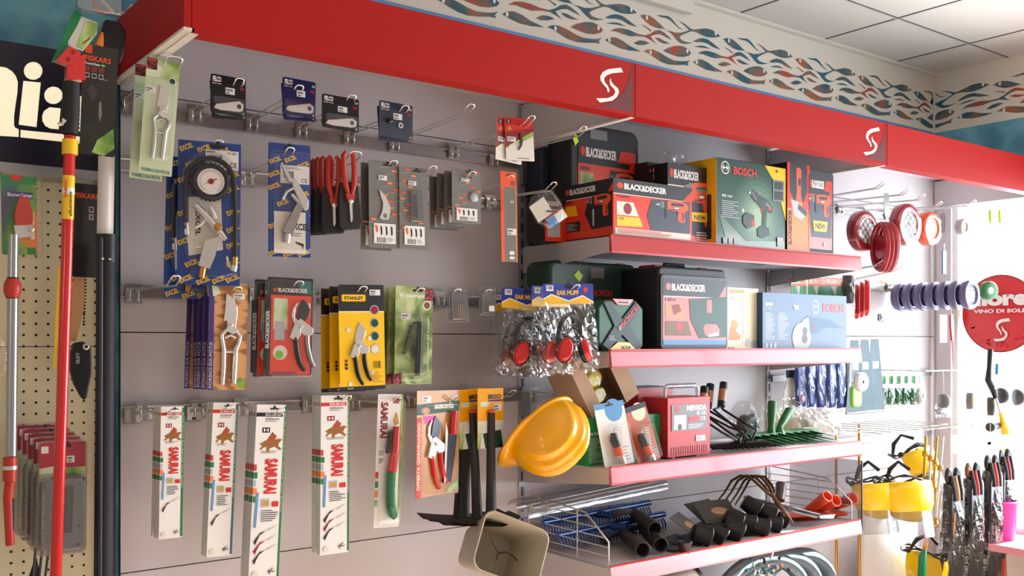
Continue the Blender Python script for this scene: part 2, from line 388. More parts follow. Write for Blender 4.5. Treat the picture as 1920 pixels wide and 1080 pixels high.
# red canopy: one fascia per bay, top cover
mat('fascia_red', (164, 21, 15), .55, noise=.03, nscale=300, spec=.2); mat('fascia_dark', (96, 26, 30), .55)
SU = [(1235,432),(1248,462),(1180,468),(1145,480),(1125,500),(1130,525),(1150,550),(1160,575),(1158,590),(1148,588),(1143,565),(1120,540),(1103,515),(1100,490),(1115,462),(1150,442)]
SL = [(1172,498),(1168,515),(1185,540),(1215,565),(1222,590),(1210,620),(1180,645),(1100,657),(1073,630),(1150,628),(1185,612),(1198,590),(1190,570),(1165,545),(1160,515)]
CN = [(1305,405),(1306,722),(1240,708),(1160,692),(1040,682),(1120,678),(1190,650),(1250,590),(1282,520),(1297,450)]
def sg(l): return [(at(800+x/3.4286, y/3.4286, YC).x, at(800+x/3.4286, y/3.4286, YC).z) for x, y in l]
x1l = at(1187, 150, YC).x
for i in range(3):
    b = B(); x0 = i*MW+.0015; x1 = (i+1)*MW-.0015; d = x1l-MW
    b.box(x0, x1, YC, YC+.012, ZCB, ZCT, 'fascia_red').box(x0, x1, YC+.0125, YC+.05, ZCB, ZCB+.003, 'fascia_red')
    b.box(x1-.006, x1-.0045, YC-.0005, YC, ZCB, ZCT, 'fascia_dark')
    o = i*MW
    if i < 2 or 1:
        b.poly([(x+o-d, z) for x, z in sg(CN)], YC-.0007, 'fascia_dark')
        b.poly([(x+o-d, z) for x, z in sg(SU)], YC-.001, 'white'); b.poly([(x+o-d, z) for x, z in sg(SL)], YC-.001, 'white')
    tag(obj('canopy_fascia', b), ['leftmost long red canopy fascia with white curved letter logo at its right end', 'middle red canopy fascia with white curved letter logo above the boxed drills', 'rightmost red canopy fascia reaching over the window side'][i], 'canopy fascia', 'red canopy fascias')
b = B(); b.box(-.014, -.0005, YC, .0, ZCB+.006, ZCT, 'fascia_red').box(-.016, .006, YC, 0, ZCB, ZCB+.006, 'offwhite').box(-.016, -.0005, YC-.002, YC+.01, ZCB+.006, ZCT, 'fascia_red')
tag(obj('canopy_end', b), 'dark red end panel closing the left end of the canopy', 'canopy end')
b = B(); b.box(0, 3*MW, YC+.02, 0, ZCT-.012, ZCT-.006, 'panel'); tag(obj('canopy_cover', b), 'grey top board lying over the red canopy', 'canopy cover')
# ================================================================== kit for carded goods, hooks, tools
class Card:
    """print on a flat face: u,v run 0..1 from the top left; each layer lies a hair in front of the last"""
    def __init__(s, w, h, y=0.0, x0=None, z1=0.0, b=None, step=.00010):
        s.w, s.h, s.y = w, h, y; s.x0 = -w/2 if x0 is None else x0; s.z1 = z1; s.b = b or B(); s.k = 0; s.st = step
    def X(s, u): return s.x0+u*s.w
    def Z(s, v): return s.z1-v*s.h
    def L(s): s.k += 1; return s.y-s.k*s.st
    def r(s, u0, v0, u1, v1, m): s.b.rect(s.X(u0), s.X(u1), s.Z(v1), s.Z(v0), s.L(), m); return s
    def p(s, pts, m): s.b.poly([(s.X(u), s.Z(v)) for u, v in pts], s.L(), m); return s
    def c(s, u, v, r, m, asp=1): s.b.disc(s.X(u), s.Z(v), r*s.w, s.L(), m, rz=r*s.w*asp); return s
    def g(s, u, v, r0, r1, m): s.b.ring(s.X(u), s.Z(v), r0*s.w, r1*s.w, s.L(), m); return s
    def t(s, body, u0, v0, u1, v1, m, bold=.02, rot=0, up=False): s.b.text(body, s.X(u0), s.X(u1), s.Z(v1), s.Z(v0), s.L(), m, bold, rot, up); return s
    def l(s, u0, v0, u1, v1, n, m, fill=.42): s.b.lines(s.X(u0), s.X(u1), s.Z(v1), s.Z(v0), n, s.L(), m, fill); return s
    def bar(s, u0, v0, u1, v1, m='ink', n=12): s.b.bars(s.X(u0), s.X(u1), s.Z(v1), s.Z(v0), s.L(), m, n); return s
    def price(s, u, v, w=.3, h=.08): s.r(u, v, u+w, v+h, 'paper'); s.l(u+.02, v+h*.15, u+w-.02, v+h*.55, 1, 'mgrey', .8); s.l(u+.02, v+h*.6, u+w*.7, v+h*.95, 1, 'mgrey', .6); return s
    def hole(s, u=.5, v=.045, w=.28): s.b.prism([(s.X(u)+x*s.w, s.Z(v)+z*s.w) for x, z in ((-w/2, -.03), (w/2, -.03), (w/2, .02), (w*.16, .03), (w*.12, .09), (-w*.12, .09), (-w*.16, .03), (-w/2, .02))], s.y-.0004, s.y, 'ink'); return s
def card_body(w, h, m, t=.0012, r=.003, b=None):
    b = b or B(); b.prism(rrect(-w/2, w/2, -h, 0, r), 0, t, m); return b
def TM(cx, cz, L, rot=0, y=0, flip=1):
    return Matrix.Translation((cx, y, cz)) @ Matrix.Rotation(-R(rot), 4, 'Y') @ Matrix.Diagonal((L*flip, L, L, 1))
def bb(M): b = B(); b.M = M; return b
def pruner(t, M, style='bypass', blade='steel', body='steel', h1='gloss_black', h2='gloss_black', hook=None):
    """a hand pruner, unit height, blade up, lying in the x,z plane with thickness in y"""
    if style == 'forged':
        b = bb(M); b.prism([(-.05, 1), (.03, .94), (.07, .86), (.075, .77), (.06, .70), (-.075, .705), (-.06, .85)], -.02, .0, blade); obj('blade', b, t, bevel=.0009)
        b = bb(M); b.prism([(-.05, .71), (.055, .71), (.05, .63), (.09, .6), (.02, .56), (-.06, .6), (-.04, .65)], -.045, .01, body); b.lathe([(0, -.06), (.018, -.058), (.02, -.045)], 'chrome', (0, 0, .66), n=10)
        obj('pivot', b, t, bevel=.0009); b = bb(M); b.tube([(-.07, -.02, .37), (.05, -.02, .37)], .012, body, 6); obj('lower_link', b, t); b = bb(M); b.tube([(-.06, -.02, .52), (0, -.03, .55), (.06, -.02, .52)], .014, body, 6); obj('upper_link', b, t)
        b = bb(M); b.tube([(-.03, -.02, .62), (-.1, -.02, .55), (-.085, -.02, .47), (-.07, -.02, .4), (-.07, -.02, .2), (-.08, -.02, .02)], [.02, .024, .024, .026, .028, .024], h1, 8); obj('handle', b, t)
        b = bb(M); b.tube([(.03, -.02, .62), (.11, -.02, .54), (.09, -.02, .46), (.06, -.02, .4), (.05, -.02, .2), (.045, -.02, .03)], [.02, .024, .024, .028, .032, .026], h2, 8); obj('handle', b, t)
        return
    b = bb(M); b.prism([(.04, 1), (.10, .94), (.135, .86), (.11, .76), (.07, .69), (.0, .62), (-.06, .66), (-.06, .74), (-.03, .86), (.0, .95)], -.018, 0, blade); obj('blade', b, t, bevel=.0009)
    b = bb(M)
    if hook: b.prism([(-.09, .66), (-.13, .76), (-.11, .87), (-.05, .95), (-.03, .95), (-.075, .86), (-.085, .76), (-.04, .7), (.03, .62)], -.03, -.012, hook)
    b.prism([(-.07, .69), (0, .73), (.18, .6), (.175, .52), (.1, .47), (.0, .54)], -.04, .008, body)
    b.prism([(-.085, .66), (-.155, .47), (-.05, .42), (.0, .5), (.0, .63)], -.05, .0, body)
    b.lathe([(0, -.07), (.025, -.068), (.032, -.05), (.032, -.03)], 'chrome', (.0, 0, .62), n=12); obj('pivot', b, t, bevel=.0009)
    b = bb(M); b.tube([(-.07, -.02, .47), (-.05, -.02, .36), (-.03, -.02, .22), (.01, -.02, .1), (.07, -.02, .01)], [.036, .036, .038, .034, .026], h1, 10); obj('handle', b, t)
    b = bb(M); b.tube([(.1, -.02, .5), (.1, -.02, .4), (.12, -.02, .28), (.16, -.02, .15), (.21, -.02, .07)], [.034, .036, .038, .034, .026], h2, 10); obj('handle', b, t)
RZ = [2.155, 2.018, 1.708, 1.408]       # bottoms of the four hook bars
RAILH = .032
def hook(label, tip, base=None, d=None, z=None, wdt=.020, rise=.035, group='double wire hooks in the left bay', clip=True, loop=.014, cat='display hook', yb=-.0145):
    if base: P = at(base[0], base[1], yb); T = atX(tip[0], tip[1], P.x); z0 = P.z
    else: T = at(tip[0], tip[1], -d); P = Vector((T.x, yb, z+RAILH*.5)); z0 = P.z
    L = -T.y+P.y; dz = T.z-z0; t = thing('display_hook', label, cat, (T.x, P.y, z0), 0, group)
    if clip:
        b = B(); b.box(-.02, .02, -.004, 0, -.022, .02, 'brushed').box(-.022, .022, -.011, -.004, -.005, .004, 'brushed')
        b.box(-.018, -.006, -.008, -.004, -.018, .016, 'chrome').box(.006, .018, -.008, -.004, -.018, .016, 'chrome').box(-.02, .02, -.002, .0, .02, .026, 'brushed'); obj('clip', b, t)
    hw = wdt/2; s = []; tz = dz-loop
    for q in (-1, 1):
        a = [(q*hw, -.010, -.016), (q*hw, -.010, .006), (q*hw, -.02, .012), (q*hw, -L+.03, tz-.006), (q*hw, -L+.010, tz+.004), (q*hw, -L, tz+loop*.7)]
        s.append(a)
    e = [(-hw*.6, -L-.002, dz), (hw*.6, -L-.002, dz)]
    b = B(); b.tube(s[0]+e+s[1][::-1], .0021, 'chrome', 7); obj('prong', b, t)
    return Vector((T.x, T.y, z0+tz))
def clip_only(label, px, py):
    P = at(px, py, -.0145); t = thing('hook_clip', label, 'hook clip', (P.x, P.y, P.z), 0)
    b = B(); b.box(-.02, .02, -.004, 0, -.022, .02, 'brushed').box(-.018, -.006, -.009, -.004, -.018, .016, 'chrome').box(.006, .018, -.009, -.004, -.018, .016, 'chrome'); obj('clip_plate', b, t)
def pack(name, label, cat, xl, xr, yt, yb, Y, yaw=0, roll=0, group=None):
    c, w_, h_ = span(xl, xr, yt, yb, Y, R(yaw))
    return thing(name, label, cat, c, R(yaw), group, R(roll)), w_, h_
ORD = ['front one', 'second one back', 'third one back', 'fourth one back', 'fifth one back', 'sixth one back', 'seventh one back', 'eighth one back']
def backs(t, n, dy, label, dx=0, dz=0, jr=1.2, jitter=.8):
    """n copies hanging behind t on the same hook"""
    l0 = t.location.copy(); e = t.rotation_euler.copy()
    for k in range(1, n+1):
        c = dup(t, (l0.x+dx*k, l0.y+dy*k, l0.z+dz*k), label % ORD[k]); c.rotation_euler = (e.x, e.y+R(random.uniform(-jr, jr)), e.z+R(random.uniform(-jitter, jitter)*3))
# ================================================================== left bay: hook bars and hooks
for k, (nm, x1) in enumerate((('topmost', MW+.02), ('second', MW-.04), ('third', MW-.03), ('lowest', MW+.035))):
    b = B(); b.box(0, x1, -.014, -.0065, RZ[k], RZ[k]+RAILH, 'brushed').box(0, x1, -.0155, -.014, RZ[k]+RAILH-.004, RZ[k]+RAILH, 'chrome').box(0, x1, -.0155, -.014, RZ[k], RZ[k]+.003, 'chrome')
    if k in (3, 0): b.box(MW-.012 if k == 3 else MW-.01, MW+.022, -.022, -.0065, RZ[k]-.05, RZ[k]+RAILH+.012, 'brushed')
    tag(obj('hook_bar', b), nm+' chrome hook bar across the left bay, counted from above', 'hook bar', 'hook bars of the left bay')
g1 = 'double wire hooks in the left bay'
hook('wide square-ended chrome hook holding the green pruner packs', (328, 106), (244, 195), wdt=.034)
hook('chrome wire hook holding the leftmost small blade card of the top row', (450, 147), (366, 215))
hook('chrome wire hook holding the dark blue blade card', (562, 160), (473, 232))
hook('chrome wire hook holding the third small blade card of the top row', (661, 178), (565, 245))
hook('chrome wire hook holding the small bolt card', (761, 198), (655, 258))
hook('long empty chrome wire hook under the red canopy', (884, 195), (739, 272))
hook('chrome wire hook holding the small red and white cards', (998, 217), (850, 285))
hook('empty chrome wire hook just left of the black drill case on the top shelf', (1095, 237), (925, 300))
hook('chrome wire hook holding the blue inflator gun pack', (411, 263), d=.29, z=RZ[1])
hook('chrome wire hook holding the blue blow gun pack', (545, 277), (463, 335))
hook('square-ended chrome hook holding the red handled snips', (668, 284), d=.31, z=RZ[1], wdt=.03)
hook('chrome wire hook holding the grey spare blade cards', (739, 301), d=.30, z=RZ[1])
hook('chrome wire hook holding the grey spring card', (813, 311), d=.32, z=RZ[1])
hook('chrome wire hook holding the grey card with a coin shaped part', (887, 322), d=.31, z=RZ[1])
hook('chrome wire hook holding the narrow orange saw blade card', (958, 329), d=.30, z=RZ[1])
hook('chrome wire hook over the crumpled clear bag with a grey tag', (1039, 342), d=.33, z=RZ[1])
hook('empty chrome wire hook below the blue inflator gun pack', (330, 517), (250, 552))
hook('chrome wire hook holding the wood-look pruner cards', (446, 538), d=.27, z=RZ[2])
hook('chrome wire hook holding the black and orange pruner blisters', (562, 527), d=.29, z=RZ[2])
hook('chrome wire hook holding the yellow pruner cards', (682, 537), d=.29, z=RZ[2])
hook('chrome wire hook holding the green grafting tool cards', (790, 540), d=.29, z=RZ[2])
hook('chrome wire hook holding the clear blister with brass bits', (859, 542), d=.27, z=RZ[2])
hook('chrome wire hook holding the smallest clear blister', (917, 543), d=.27, z=RZ[2])
hook('chrome wire hook holding the bagged ear muffs', (1082, 534), d=.40, z=RZ[2])
hook('chrome wire hook holding the shortest saw blade packs', (325, 769), d=.24, z=RZ[3])
hook('chrome wire hook holding the second shortest saw blade packs', (432, 762), d=.24, z=RZ[3])
hook('chrome wire hook holding the longest saw blade packs', (527, 767), d=.27, z=RZ[3])
hook('chrome wire hook holding the rightmost saw blade packs', (653, 742), d=.25, z=RZ[3])
hook('chrome wire hook holding the green and red pruning saw pack', (747, 745), d=.26, z=RZ[3])
hook('chrome wire hook holding the pruner and knife set', (852, 742), d=.25, z=RZ[3])
hook('chrome wire hook holding the black hoes', (962, 732), d=.25, z=RZ[3])
hook('chrome wire hook above the yellow hard hat', (1095, 731), d=.27, z=RZ[3])
clip_only('bare chrome hook clip at the left end of the lowest hook bar', 247, 778)
clip_only('bare chrome hook clip on the lowest hook bar between two saw blade packs', 362, 774)

# ---- green pruner pack, front + one behind
ramp_mat('leafy', [(.35, (70, 120, 40)), (.5, (150, 185, 90)), (.65, (214, 224, 190))], 14, .35, coat=.4)
ramp_mat('grapes', [(.1, (200, 90, 100)), (.5, (130, 40, 50)), (.8, (60, 20, 30))], 130, .4, kind='voronoi')
mat('palegreen', (196, 208, 172), .35, coat=.4)
t, w_, h_ = pack('pruner_pack', 'pale green blister card of metal pruners with a grape cluster, front one at top left', 'pruner pack', 276, 338, 113, 329, -.325, -4, 4.2, 'pale green pruner packs')
c = Card(w_, h_); card_body(w_, h_, 'palegreen', b=c.b)
c.r(0, 0, 1, .16, 'leafy').r(.0, 0, .32, .1, 'grapes').c(.8, .17, .11, 'white').c(.8, .17, .09, 'dgreen').t('FORBICI DA POTA', .08, .955, .93, .985, 'teal').price(.02, .25, .3, .05)
obj('card', c.b, t); pruner(t, TM(.004, -h_*.88, h_*.66), 'forged', h1='steel', h2='steel')
b = B(); b.dome(rrect(-w_*.32, w_*.36, -h_*.9, -h_*.17, .01), 0, -.018, 'clear', .12, 3); obj('blister', b, t)
dup(t, (t.location.x-.012, t.location.y+.045, t.location.z-.006), 'pale green blister card of metal pruners, half hidden behind the front one at top left', rz=R(-3), roll=R(3))

# ---- four small blade cards
def small_card(label, xl, xr, yt, yb, base, kind, Y=-.30, behind=None):
    t, w_, h_ = pack('blade_card', label, 'blade card', xl, xr, yt, yb, Y, 0, .6, 'small dark spare part cards')
    c = Card(w_, h_); card_body(w_, h_, base, r=.005, b=c.b)
    c.t('FELCO', .06, .05, .3, .19, 'white', .04).r(.04, .23, .3, .245, 'white').c(.18, .235, .02, 'red').t('2/3', .88, .1, .97, .16, 'white').t('12', .84, .24, .94, .32, 'red', .05).price(.42, .3, .26, .17).c(.93, .93, .025, 'white').c(.93, .93, .014, base)
    obj('card', c.b, t)
    if kind == 'bolt':
        b = B(); b.tube([(-.004, -.006, -h_*.58), (-.018, -.006, -h_*.55)], .003, 'darksteel', 8).lathe([(0, -.01), (.006, -.009), (.007, 0)], 'darksteel', (-.02, 0, -h_*.55), n=12); obj('bolt', b, t)
        b = B(); b.ring(.012, -h_*.63, .0035, .0075, -.004, 'steel'); obj('washer', b, t)
    else:
        b = B(); x = w_; z = -h_
        b.prism([(x*.3, z*.62), (x*.42, z*.7), (x*.4, z*.86), (x*.28, z*.9), (-x*.25, z*.92), (-x*.42, z*.88), (-x*.35, z*.78), (-x*.1, z*.72), (x*.12, z*.66)], -.005, -.003, 'steel')
        b.disc(x*.29, z*.76, .0055, -.0052, 'ink'); obj('blade', b, t)
        b = B(); b.dome(rrect(-x*.44, x*.46, z*.95, z*.56, .005), 0, -.008, 'clear', .08, 3); obj('blister', b, t)
    if behind: dup(t, (t.location.x+.004, t.location.y+.02, t.location.z-.006), behind, rz=R(2), roll=R(-4))
mat('bluecard', (28, 34, 84), .3); mat('slate', (52, 58, 76), .4)
small_card('small black card with a curved steel spare blade, leftmost of the top row', 395, 461, 143, 215, 'black', 'blade', behind='black card peeking out behind the leftmost small blade card')
small_card('small dark blue card with spare blade, second of the top row', 530, 592, 149, 218, 'bluecard', 'blade', behind='purple blue card edge peeking out under the dark blue blade card')
small_card('small black card with a curved steel spare blade, third of the top row', 604, 673, 181, 243, 'black', 'blade')
small_card('small slate grey card with bolt and washer, rightmost of the four small cards', 711, 774, 193, 259, 'slate', 'bolt', Y=-.31, behind='slate card edge behind the small bolt and washer card')

# ---- blue inflator gun pack
mat('exblue', (20, 62, 138), .28, coat=.3)
def ex_print(c, n, m, sz=(.22, .035)):
    for u, v in n: c.t('EXCEL', u, v, u+sz[0], v+sz[1], m, .03, rot=25)
t, w_, h_ = pack('inflator_gun_pack', 'blue blister card with tyre inflator gun, black hose and round gauge, front one', 'inflator gun pack', 334, 452, 266, 535, -.285, -14, .5, 'blue inflator gun packs')
c = Card(w_, h_); card_body(w_, h_, 'exblue', b=c.b)
ex_print(c, [(.02, .03), (.3, .03), (.6, .04), (.76, .205), (.12, .14), (.0, .25), (.76, .30), (.0, .48), (.77, .46), (.77, .58), (.0, .68), (.77, .69), (.12, .83), (.03, .94), (.3, .95), (.55, .94), (.77, .93), (.77, .82), (.35, .2)], 'yellow')
c.r(.43, .055, .96, .19, 'paper').bar(.47, .09, .7, .13).t('CE', .82, .135, .93, .17, 'ink', .01).t('BAVENO', .45, .062, .58, .075, 'ink').t('11.25', .78, .063, .92, .08, 'ink').l(.45, .135, .78, .18, 4, 'mgrey')
c.p([(.1, .4), (.68, .36), (.72, .75), (.18, .8)], 'offwhite').t('EXCEL', .28, .48, .36, .66, 'navy', .04, up='down').hole(.62, .03, .25)
obj('card', c.b, t)
b = B(); b.lathe([(0, -.03), (.033, -.03), (.036, -.034), (.041, -.03), (.043, -.018), (.040, -.004)], 'rubber', (0, 0, -h_*.29), n=32)
for k in range(28): a = 2*PI*k/28; b.box(.042*math.cos(a)-.0018, .042*math.cos(a)+.0018, -.028, -.008, -h_*.29+.042*math.sin(a)-.0018, -h_*.29+.042*math.sin(a)+.0018, 'rubber')
b.disc(0, -h_*.29, .030, -.0305, 'white'); mz = -h_*.29
for k in range(25):
    a = R(-50+k*280/24); b.tube([(.022*math.cos(a), -.031, mz+.022*math.sin(a)), (.027*math.cos(a), -.031, mz+.027*math.sin(a))], .0004, 'ink', 4)
b.disc(0, mz, .007, -.0312, 'red').add([(-.02, -.0325, mz-.010), (.012, -.0325, mz+.0075), (.013, -.0325, mz+.005)], [(0, 1, 2)], 'ink').disc(0, mz, .003, -.033, 'black')
obj('gauge', b, t)
b = B(); pts = [(-.052, -.018, -h_*.62), (-.053, -.018, -h_*.45), (-.052, -.018, -h_*.3)]+[(x, -.018, z) for x, z in arc(0, -h_*.28, .052, 165, 10, 10, rz=.052)]+[(.055, -.018, -h_*.4), (.056, -.018, -h_*.6), (.056, -.018, -h_*.8)]
b.tube(pts, .0058, 'rubber', 9); b.tube([(-.052, -.018, -h_*.58), (-.050, -.018, -h_*.66)], .006, 'steel', 8); obj('hose', b, t)
b = B(); b.prism([(-.012, -h_*.70), (.02, -h_*.66), (.012, -h_*.80), (0, -h_*.89), (-.026, -h_*.87), (-.018, -h_*.78)], -.024, -.004, 'chrome')
b.tube([(-.032, -.014, -h_*.45), (-.01, -.014, -h_*.52), (.012, -.014, -h_*.60), (.036, -.014, -h_*.68)], [.008, .009, .011, .006], 'chrome', 8).tube([(-.008, -.016, -h_*.54), (-.02, -.016, -h_*.585), (-.032, -.016, -h_*.61)], .004, 'chrome', 6)
b.tube([(-.016, -.016, -h_*.735), (-.032, -.016, -h_*.745)], .003, 'chrome', 6).tube([(-.014, -.012, -h_*.88), (-.018, -.012, -h_*.95)], .008, 'brass', 8).tube([(.0, -.016, -h_*.46), (.008, -.016, -h_*.5), (.012, -.016, -h_*.54)], .006, 'chrome', 6)
b.lathe([(0, -.03), (.009, -.029), (.010, -.015)], 'brass', (.017, 0, -h_*.6), n=14); obj('gun', b, t, bevel=.003)
b = B(); b.tube([(.056, -.018, -h_*.8), (.055, -.018, -h_*.86)], .007, 'brass', 8).tube([(.055, -.018, -h_*.86), (.052, -.018, -h_*.90)], .008, 'chrome', 8).tube([(.046, -.018, -h_*.88), (.040, -.02, -h_*.84), (.038, -.02, -h_*.8)], .003, 'chrome', 6); obj('valve_connector', b, t)
b = B(); o_ = arc(0, -h_*.27, .066, 180, 0, 12)+[(.066, -h_*.93), (.02, -h_*.97), (-.04, -h_*.93), (-.066, -h_*.68)]; b.dome(o_, -.001, -.036, 'clear', .06, 4, cx=0, cz=-h_*.55); obj('blister', b, t)
dup(t, (t.location.x-.004, t.location.y+.07, t.location.z-.03), 'blue inflator gun card half hidden behind the front one', rz=R(-8), roll=R(1.5))

# ---- blow gun pack
t, w_, h_ = pack('blow_gun_pack', 'blue card with a metal air blow gun in crinkled film', 'blow gun pack', 503, 582, 270, 482, -.275, -10, 0)
c = Card(w_, h_); card_body(w_, h_, 'exblue', b=c.b)
ex_print(c, [(.02, .13), (.38, .11), (.69, .155), (.0, .36), (.2, .5), (.69, .42), (0, .7), (.0, .94), (.35, .95), (.69, .94), (0, .25)], 'yellow', (.29, .04))
c.r(.28, .19, .97, .35, 'paper').bar(.35, .24, .6, .3).t('CE', .78, .3, .92, .335, 'ink', .01).l(.32, .2, .9, .225, 2, 'mgrey')
c.r(.13, .6, .88, .97, 'offwhite').t('EXCEL', .5, .7, .98, .76, 'navy', .04).l(.45, .78, .85, .82, 2, 'mgrey').p([(.62, .86), (.84, .88), (.82, .93), (.79, .9), (.66, .88)], 'ink').hole(.5, .03, .25)
obj('card', c.b, t)
b = B(); X = w_; Z = -h_
b.tube([(-.22*X, -.012, .18*Z), (-.12*X, -.012, .26*Z), (.0*X, -.012, .34*Z)], [.003, .0055, .007], 'steel', 8)
b.prism([(.0, .32*Z), (.1*X, .31*Z), (.42*X, .50*Z), (.40*X, .58*Z), (.3*X, .585*Z), (.05*X, .40*Z)], -.018, -.006, 'steel')
b.tube([(.08*X, -.014, .39*Z), (-.1*X, -.014, .43*Z), (-.2*X, -.014, .5*Z)], .004, 'steel', 7).tube([(.02*X, -.012, .45*Z), (.22*X, -.012, .53*Z), (.38*X, -.012, .58*Z)], .005, 'steel', 7)
obj('gun', b, t, bevel=.002)
b = B(); b.prism([(.15*X, .52*Z), (.3*X, .545*Z), (.02*X, .82*Z), (-.2*X, .78*Z)], -.016, -.004, 'brushed').tube([(-.07*X, -.01, .8*Z), (-.1*X, -.01, .88*Z)], .0085, 'steel', 8); obj('handle', b, t)
b = B(); b.dome(rrect(-.47*X, .48*X, .985*Z, .06*Z, .006), -.001, -.02, 'clear_film', .1, 3); obj('film', b, t)

# ---- red handled snips in black holders (hang from the hook by their handles)
snip = thing('garden_snips', 'red handled garden snips with black sheath, rightmost and front one', 'garden snips', (0, 0, 0), 0, 'red handled snips in black sheaths')
mat('snip_red', (186, 48, 30), .4); mat('sheath', (20, 20, 22), .55)
b = B(); b.prism([(-.024, -.062), (-.016, -.056), (.018, -.056), (.026, -.070), (.031, -.16), (.024, -.174), (-.022, -.178), (-.032, -.168), (-.030, -.09)], -.010, .0, 'sheath'); obj('sheath', b, snip, bevel=.003)
for q in (-1, 1):
    b = B(); b.tube([(q*.006, -.012, .018), (q*.013, -.012, .010), (q*.014, -.012, -.03), (q*.012, -.012, -.06), (q*.005, -.012, -.088)], [.005, .0065, .007, .0075, .005], 'snip_red', 8); obj('handle', b, snip)
b = B(); b.prism([(-.013, -.088), (.013, -.088), (.006, -.11), (-.006, -.11)], -.016, -.009, 'snip_red'); obj('pivot_plate', b, snip); b = B(); b.lathe([(0, -.02), (.006, -.019), (.007, -.015)], 'chrome', (0, 0, -.105), n=12); obj('screw', b, snip)
b = B(); b.prism([(-.004, -.108), (.004, -.108), (.003, -.15), (0, -.158), (-.003, -.155)], -.014, -.0105, 'steel'); obj('blade', b, snip)
p = at(650, 300, -.29); snip.location = p; snip.rotation_euler = (0, R(-3), R(-6))
p2 = at(623, 308, -.265)
dup(snip, p2, 'red handled garden snips with black sheath, second from the right', rz=R(-14), roll=R(-1))
for k, (px, py) in enumerate(((611, 309), (601, 311), (592, 314))):
    dup(snip, at(px, py, -.235+.03*k), 'red handled garden snips with black sheath, '+['third from the right, partly hidden', 'fourth from the right, partly hidden', 'leftmost, almost hidden by the others'][k], rz=R(-18), roll=R(0))

# ---- grey spare part cards
mat('bcard', (112, 110, 104), .45)
def grey_card(label, xl, xr, yt, yb, kind, Y=-.29, roll=0, yaw=0, back=0, blabel=''):
    t, w_, h_ = pack('spare_part_card', label, 'spare part card', xl, xr, yt, yb, Y, yaw, roll, 'grey spare part cards')
    c = Card(w_, h_); card_body(w_, h_, 'bcard', b=c.b); rr = random.Random(len(label))
    for k in range(11): u = rr.uniform(.02, .85); v = (k+.3)/14; c.r(u, v, u+.16, v+.025, 'lorange' if k % 2 else 'orange').p([(u-.2, v+.055), (u+.1, v+.045), (u+.1, v+.048), (u-.2, v+.058)], 'lgrey')
    c.hole(.62, .04, .3)
    c.r(.14, .72, .86, .95, 'paper').bar(.24, .88, .55, .94).l(.58, .88, .8, .93, 3, 'mgrey')
    for k in range(3): c.p([(.35+k*.17, .745), (.41+k*.17, .76), (.42+k*.17, .84), (.37+k*.17, .86)], 'ink')
    c.p([(.18, .74), (.26, .75), (.28, .81), (.22, .83)], 'orange').price(.3, .17, .28, .055)
    obj('card', c.b, t); X = w_; Z = -h_
    if kind == 'blade':
        b = B(); b.prism([(-.18*X, .33*Z), (.05*X, .42*Z), (.17*X, .52*Z), (.17*X, .6*Z), (.12*X, .67*Z), (-.05*X, .68*Z), (-.18*X, .66*Z), (-.08*X, .57*Z), (-.06*X, .48*Z), (-.14*X, .4*Z)], -.004, -.0015, 'steel'); b.disc(-.0, .63*Z, .006, -.0042, 'bcard'); obj('blade', b, t)
    elif kind == 'spring':
        b = B(); b.tube([(.02*X+.006*math.cos(a*1.05), -.006+.004*math.sin(a*1.05), .33*Z-a*.0009) for a in range(70)], .0011, 'darksteel', 5); obj('spring', b, t)
        b = B(); b.dome(rrect(-.18*X, .26*X, .68*Z, .28*Z, .004), -.0008, -.012, 'clear_haze', .1, 3); obj('blister', b, t)
    elif kind == 'disc':
        b = B(); b.lathe([(0, -.006), (.012, -.006), (.0135, -.003), (.0135, 0)], 'lgrey', (.24*X, 0, .5*Z), n=20).lathe([(.012, -.0065), (.015, -.006), (.016, 0)], 'clear', (.24*X, 0, .5*Z), n=20); obj('disc', b, t)
    if back: backs(t, back, .028, blabel, dx=-.006, dz=-.004)
grey_card('grey card with a curved steel pruner blade, front one', 691, 748, 302, 465, 'blade', roll=-.5, back=1, blabel='grey spare blade card with orange marks, %s behind the curved blade card')
grey_card('grey card with a coiled spring in a clear box', 748, 801, 314, 467, 'spring', Y=-.295, roll=-1)
grey_card('grey card with a round clear part beside the spring card', 847, 901, 318, 419, 'disc', roll=-.5, back=3, blabel='grey card with a round clear part, %s in the right-hand stack')

# ---- small red and white cards
t, w_, h_ = pack('blade_card', 'small red and white card with a curved dark blade, front one', 'blade card', 946, 999, 222, 301, -.36, -3, -3, 'red and white blade cards')
c = Card(w_, h_); card_body(w_, h_, 'offwhite', b=c.b)
c.p([(0, 0), (1, 0), (1, .33), (.0, .72)], 'dred').p([(.0, .0), (1, 0), (1, .2), (0, .35)], 'red').p([(.1, .72), (.1, .66), (1, .28), (1, .4)], 'leafy').r(.05, .05, .2, .14, 'black').c(.15, .25, .06, 'gold').price(.06, .45, .3, .11).l(.4, .93, .95, .96, 1, 'ink').t('X', .08, .055, .17, .125, 'white')
obj('card', c.b, t)
b = B(); b.prism([(x, z-h_*.53) for x, z in [(0, .022), (.006, .015), (.008, .0), (.004, -.015), (-.006, -.027), (-.008, -.024), (-.001, -.012), (.001, 0), (-.001, .012)]], -.004, -.0015, 'darksteel'); obj('blade', b, t)
dup(t, (t.location.x-.022, t.location.y+.01, t.location.z-.006), 'small red and white blade card tucked behind the front one', rz=R(4), roll=R(3))

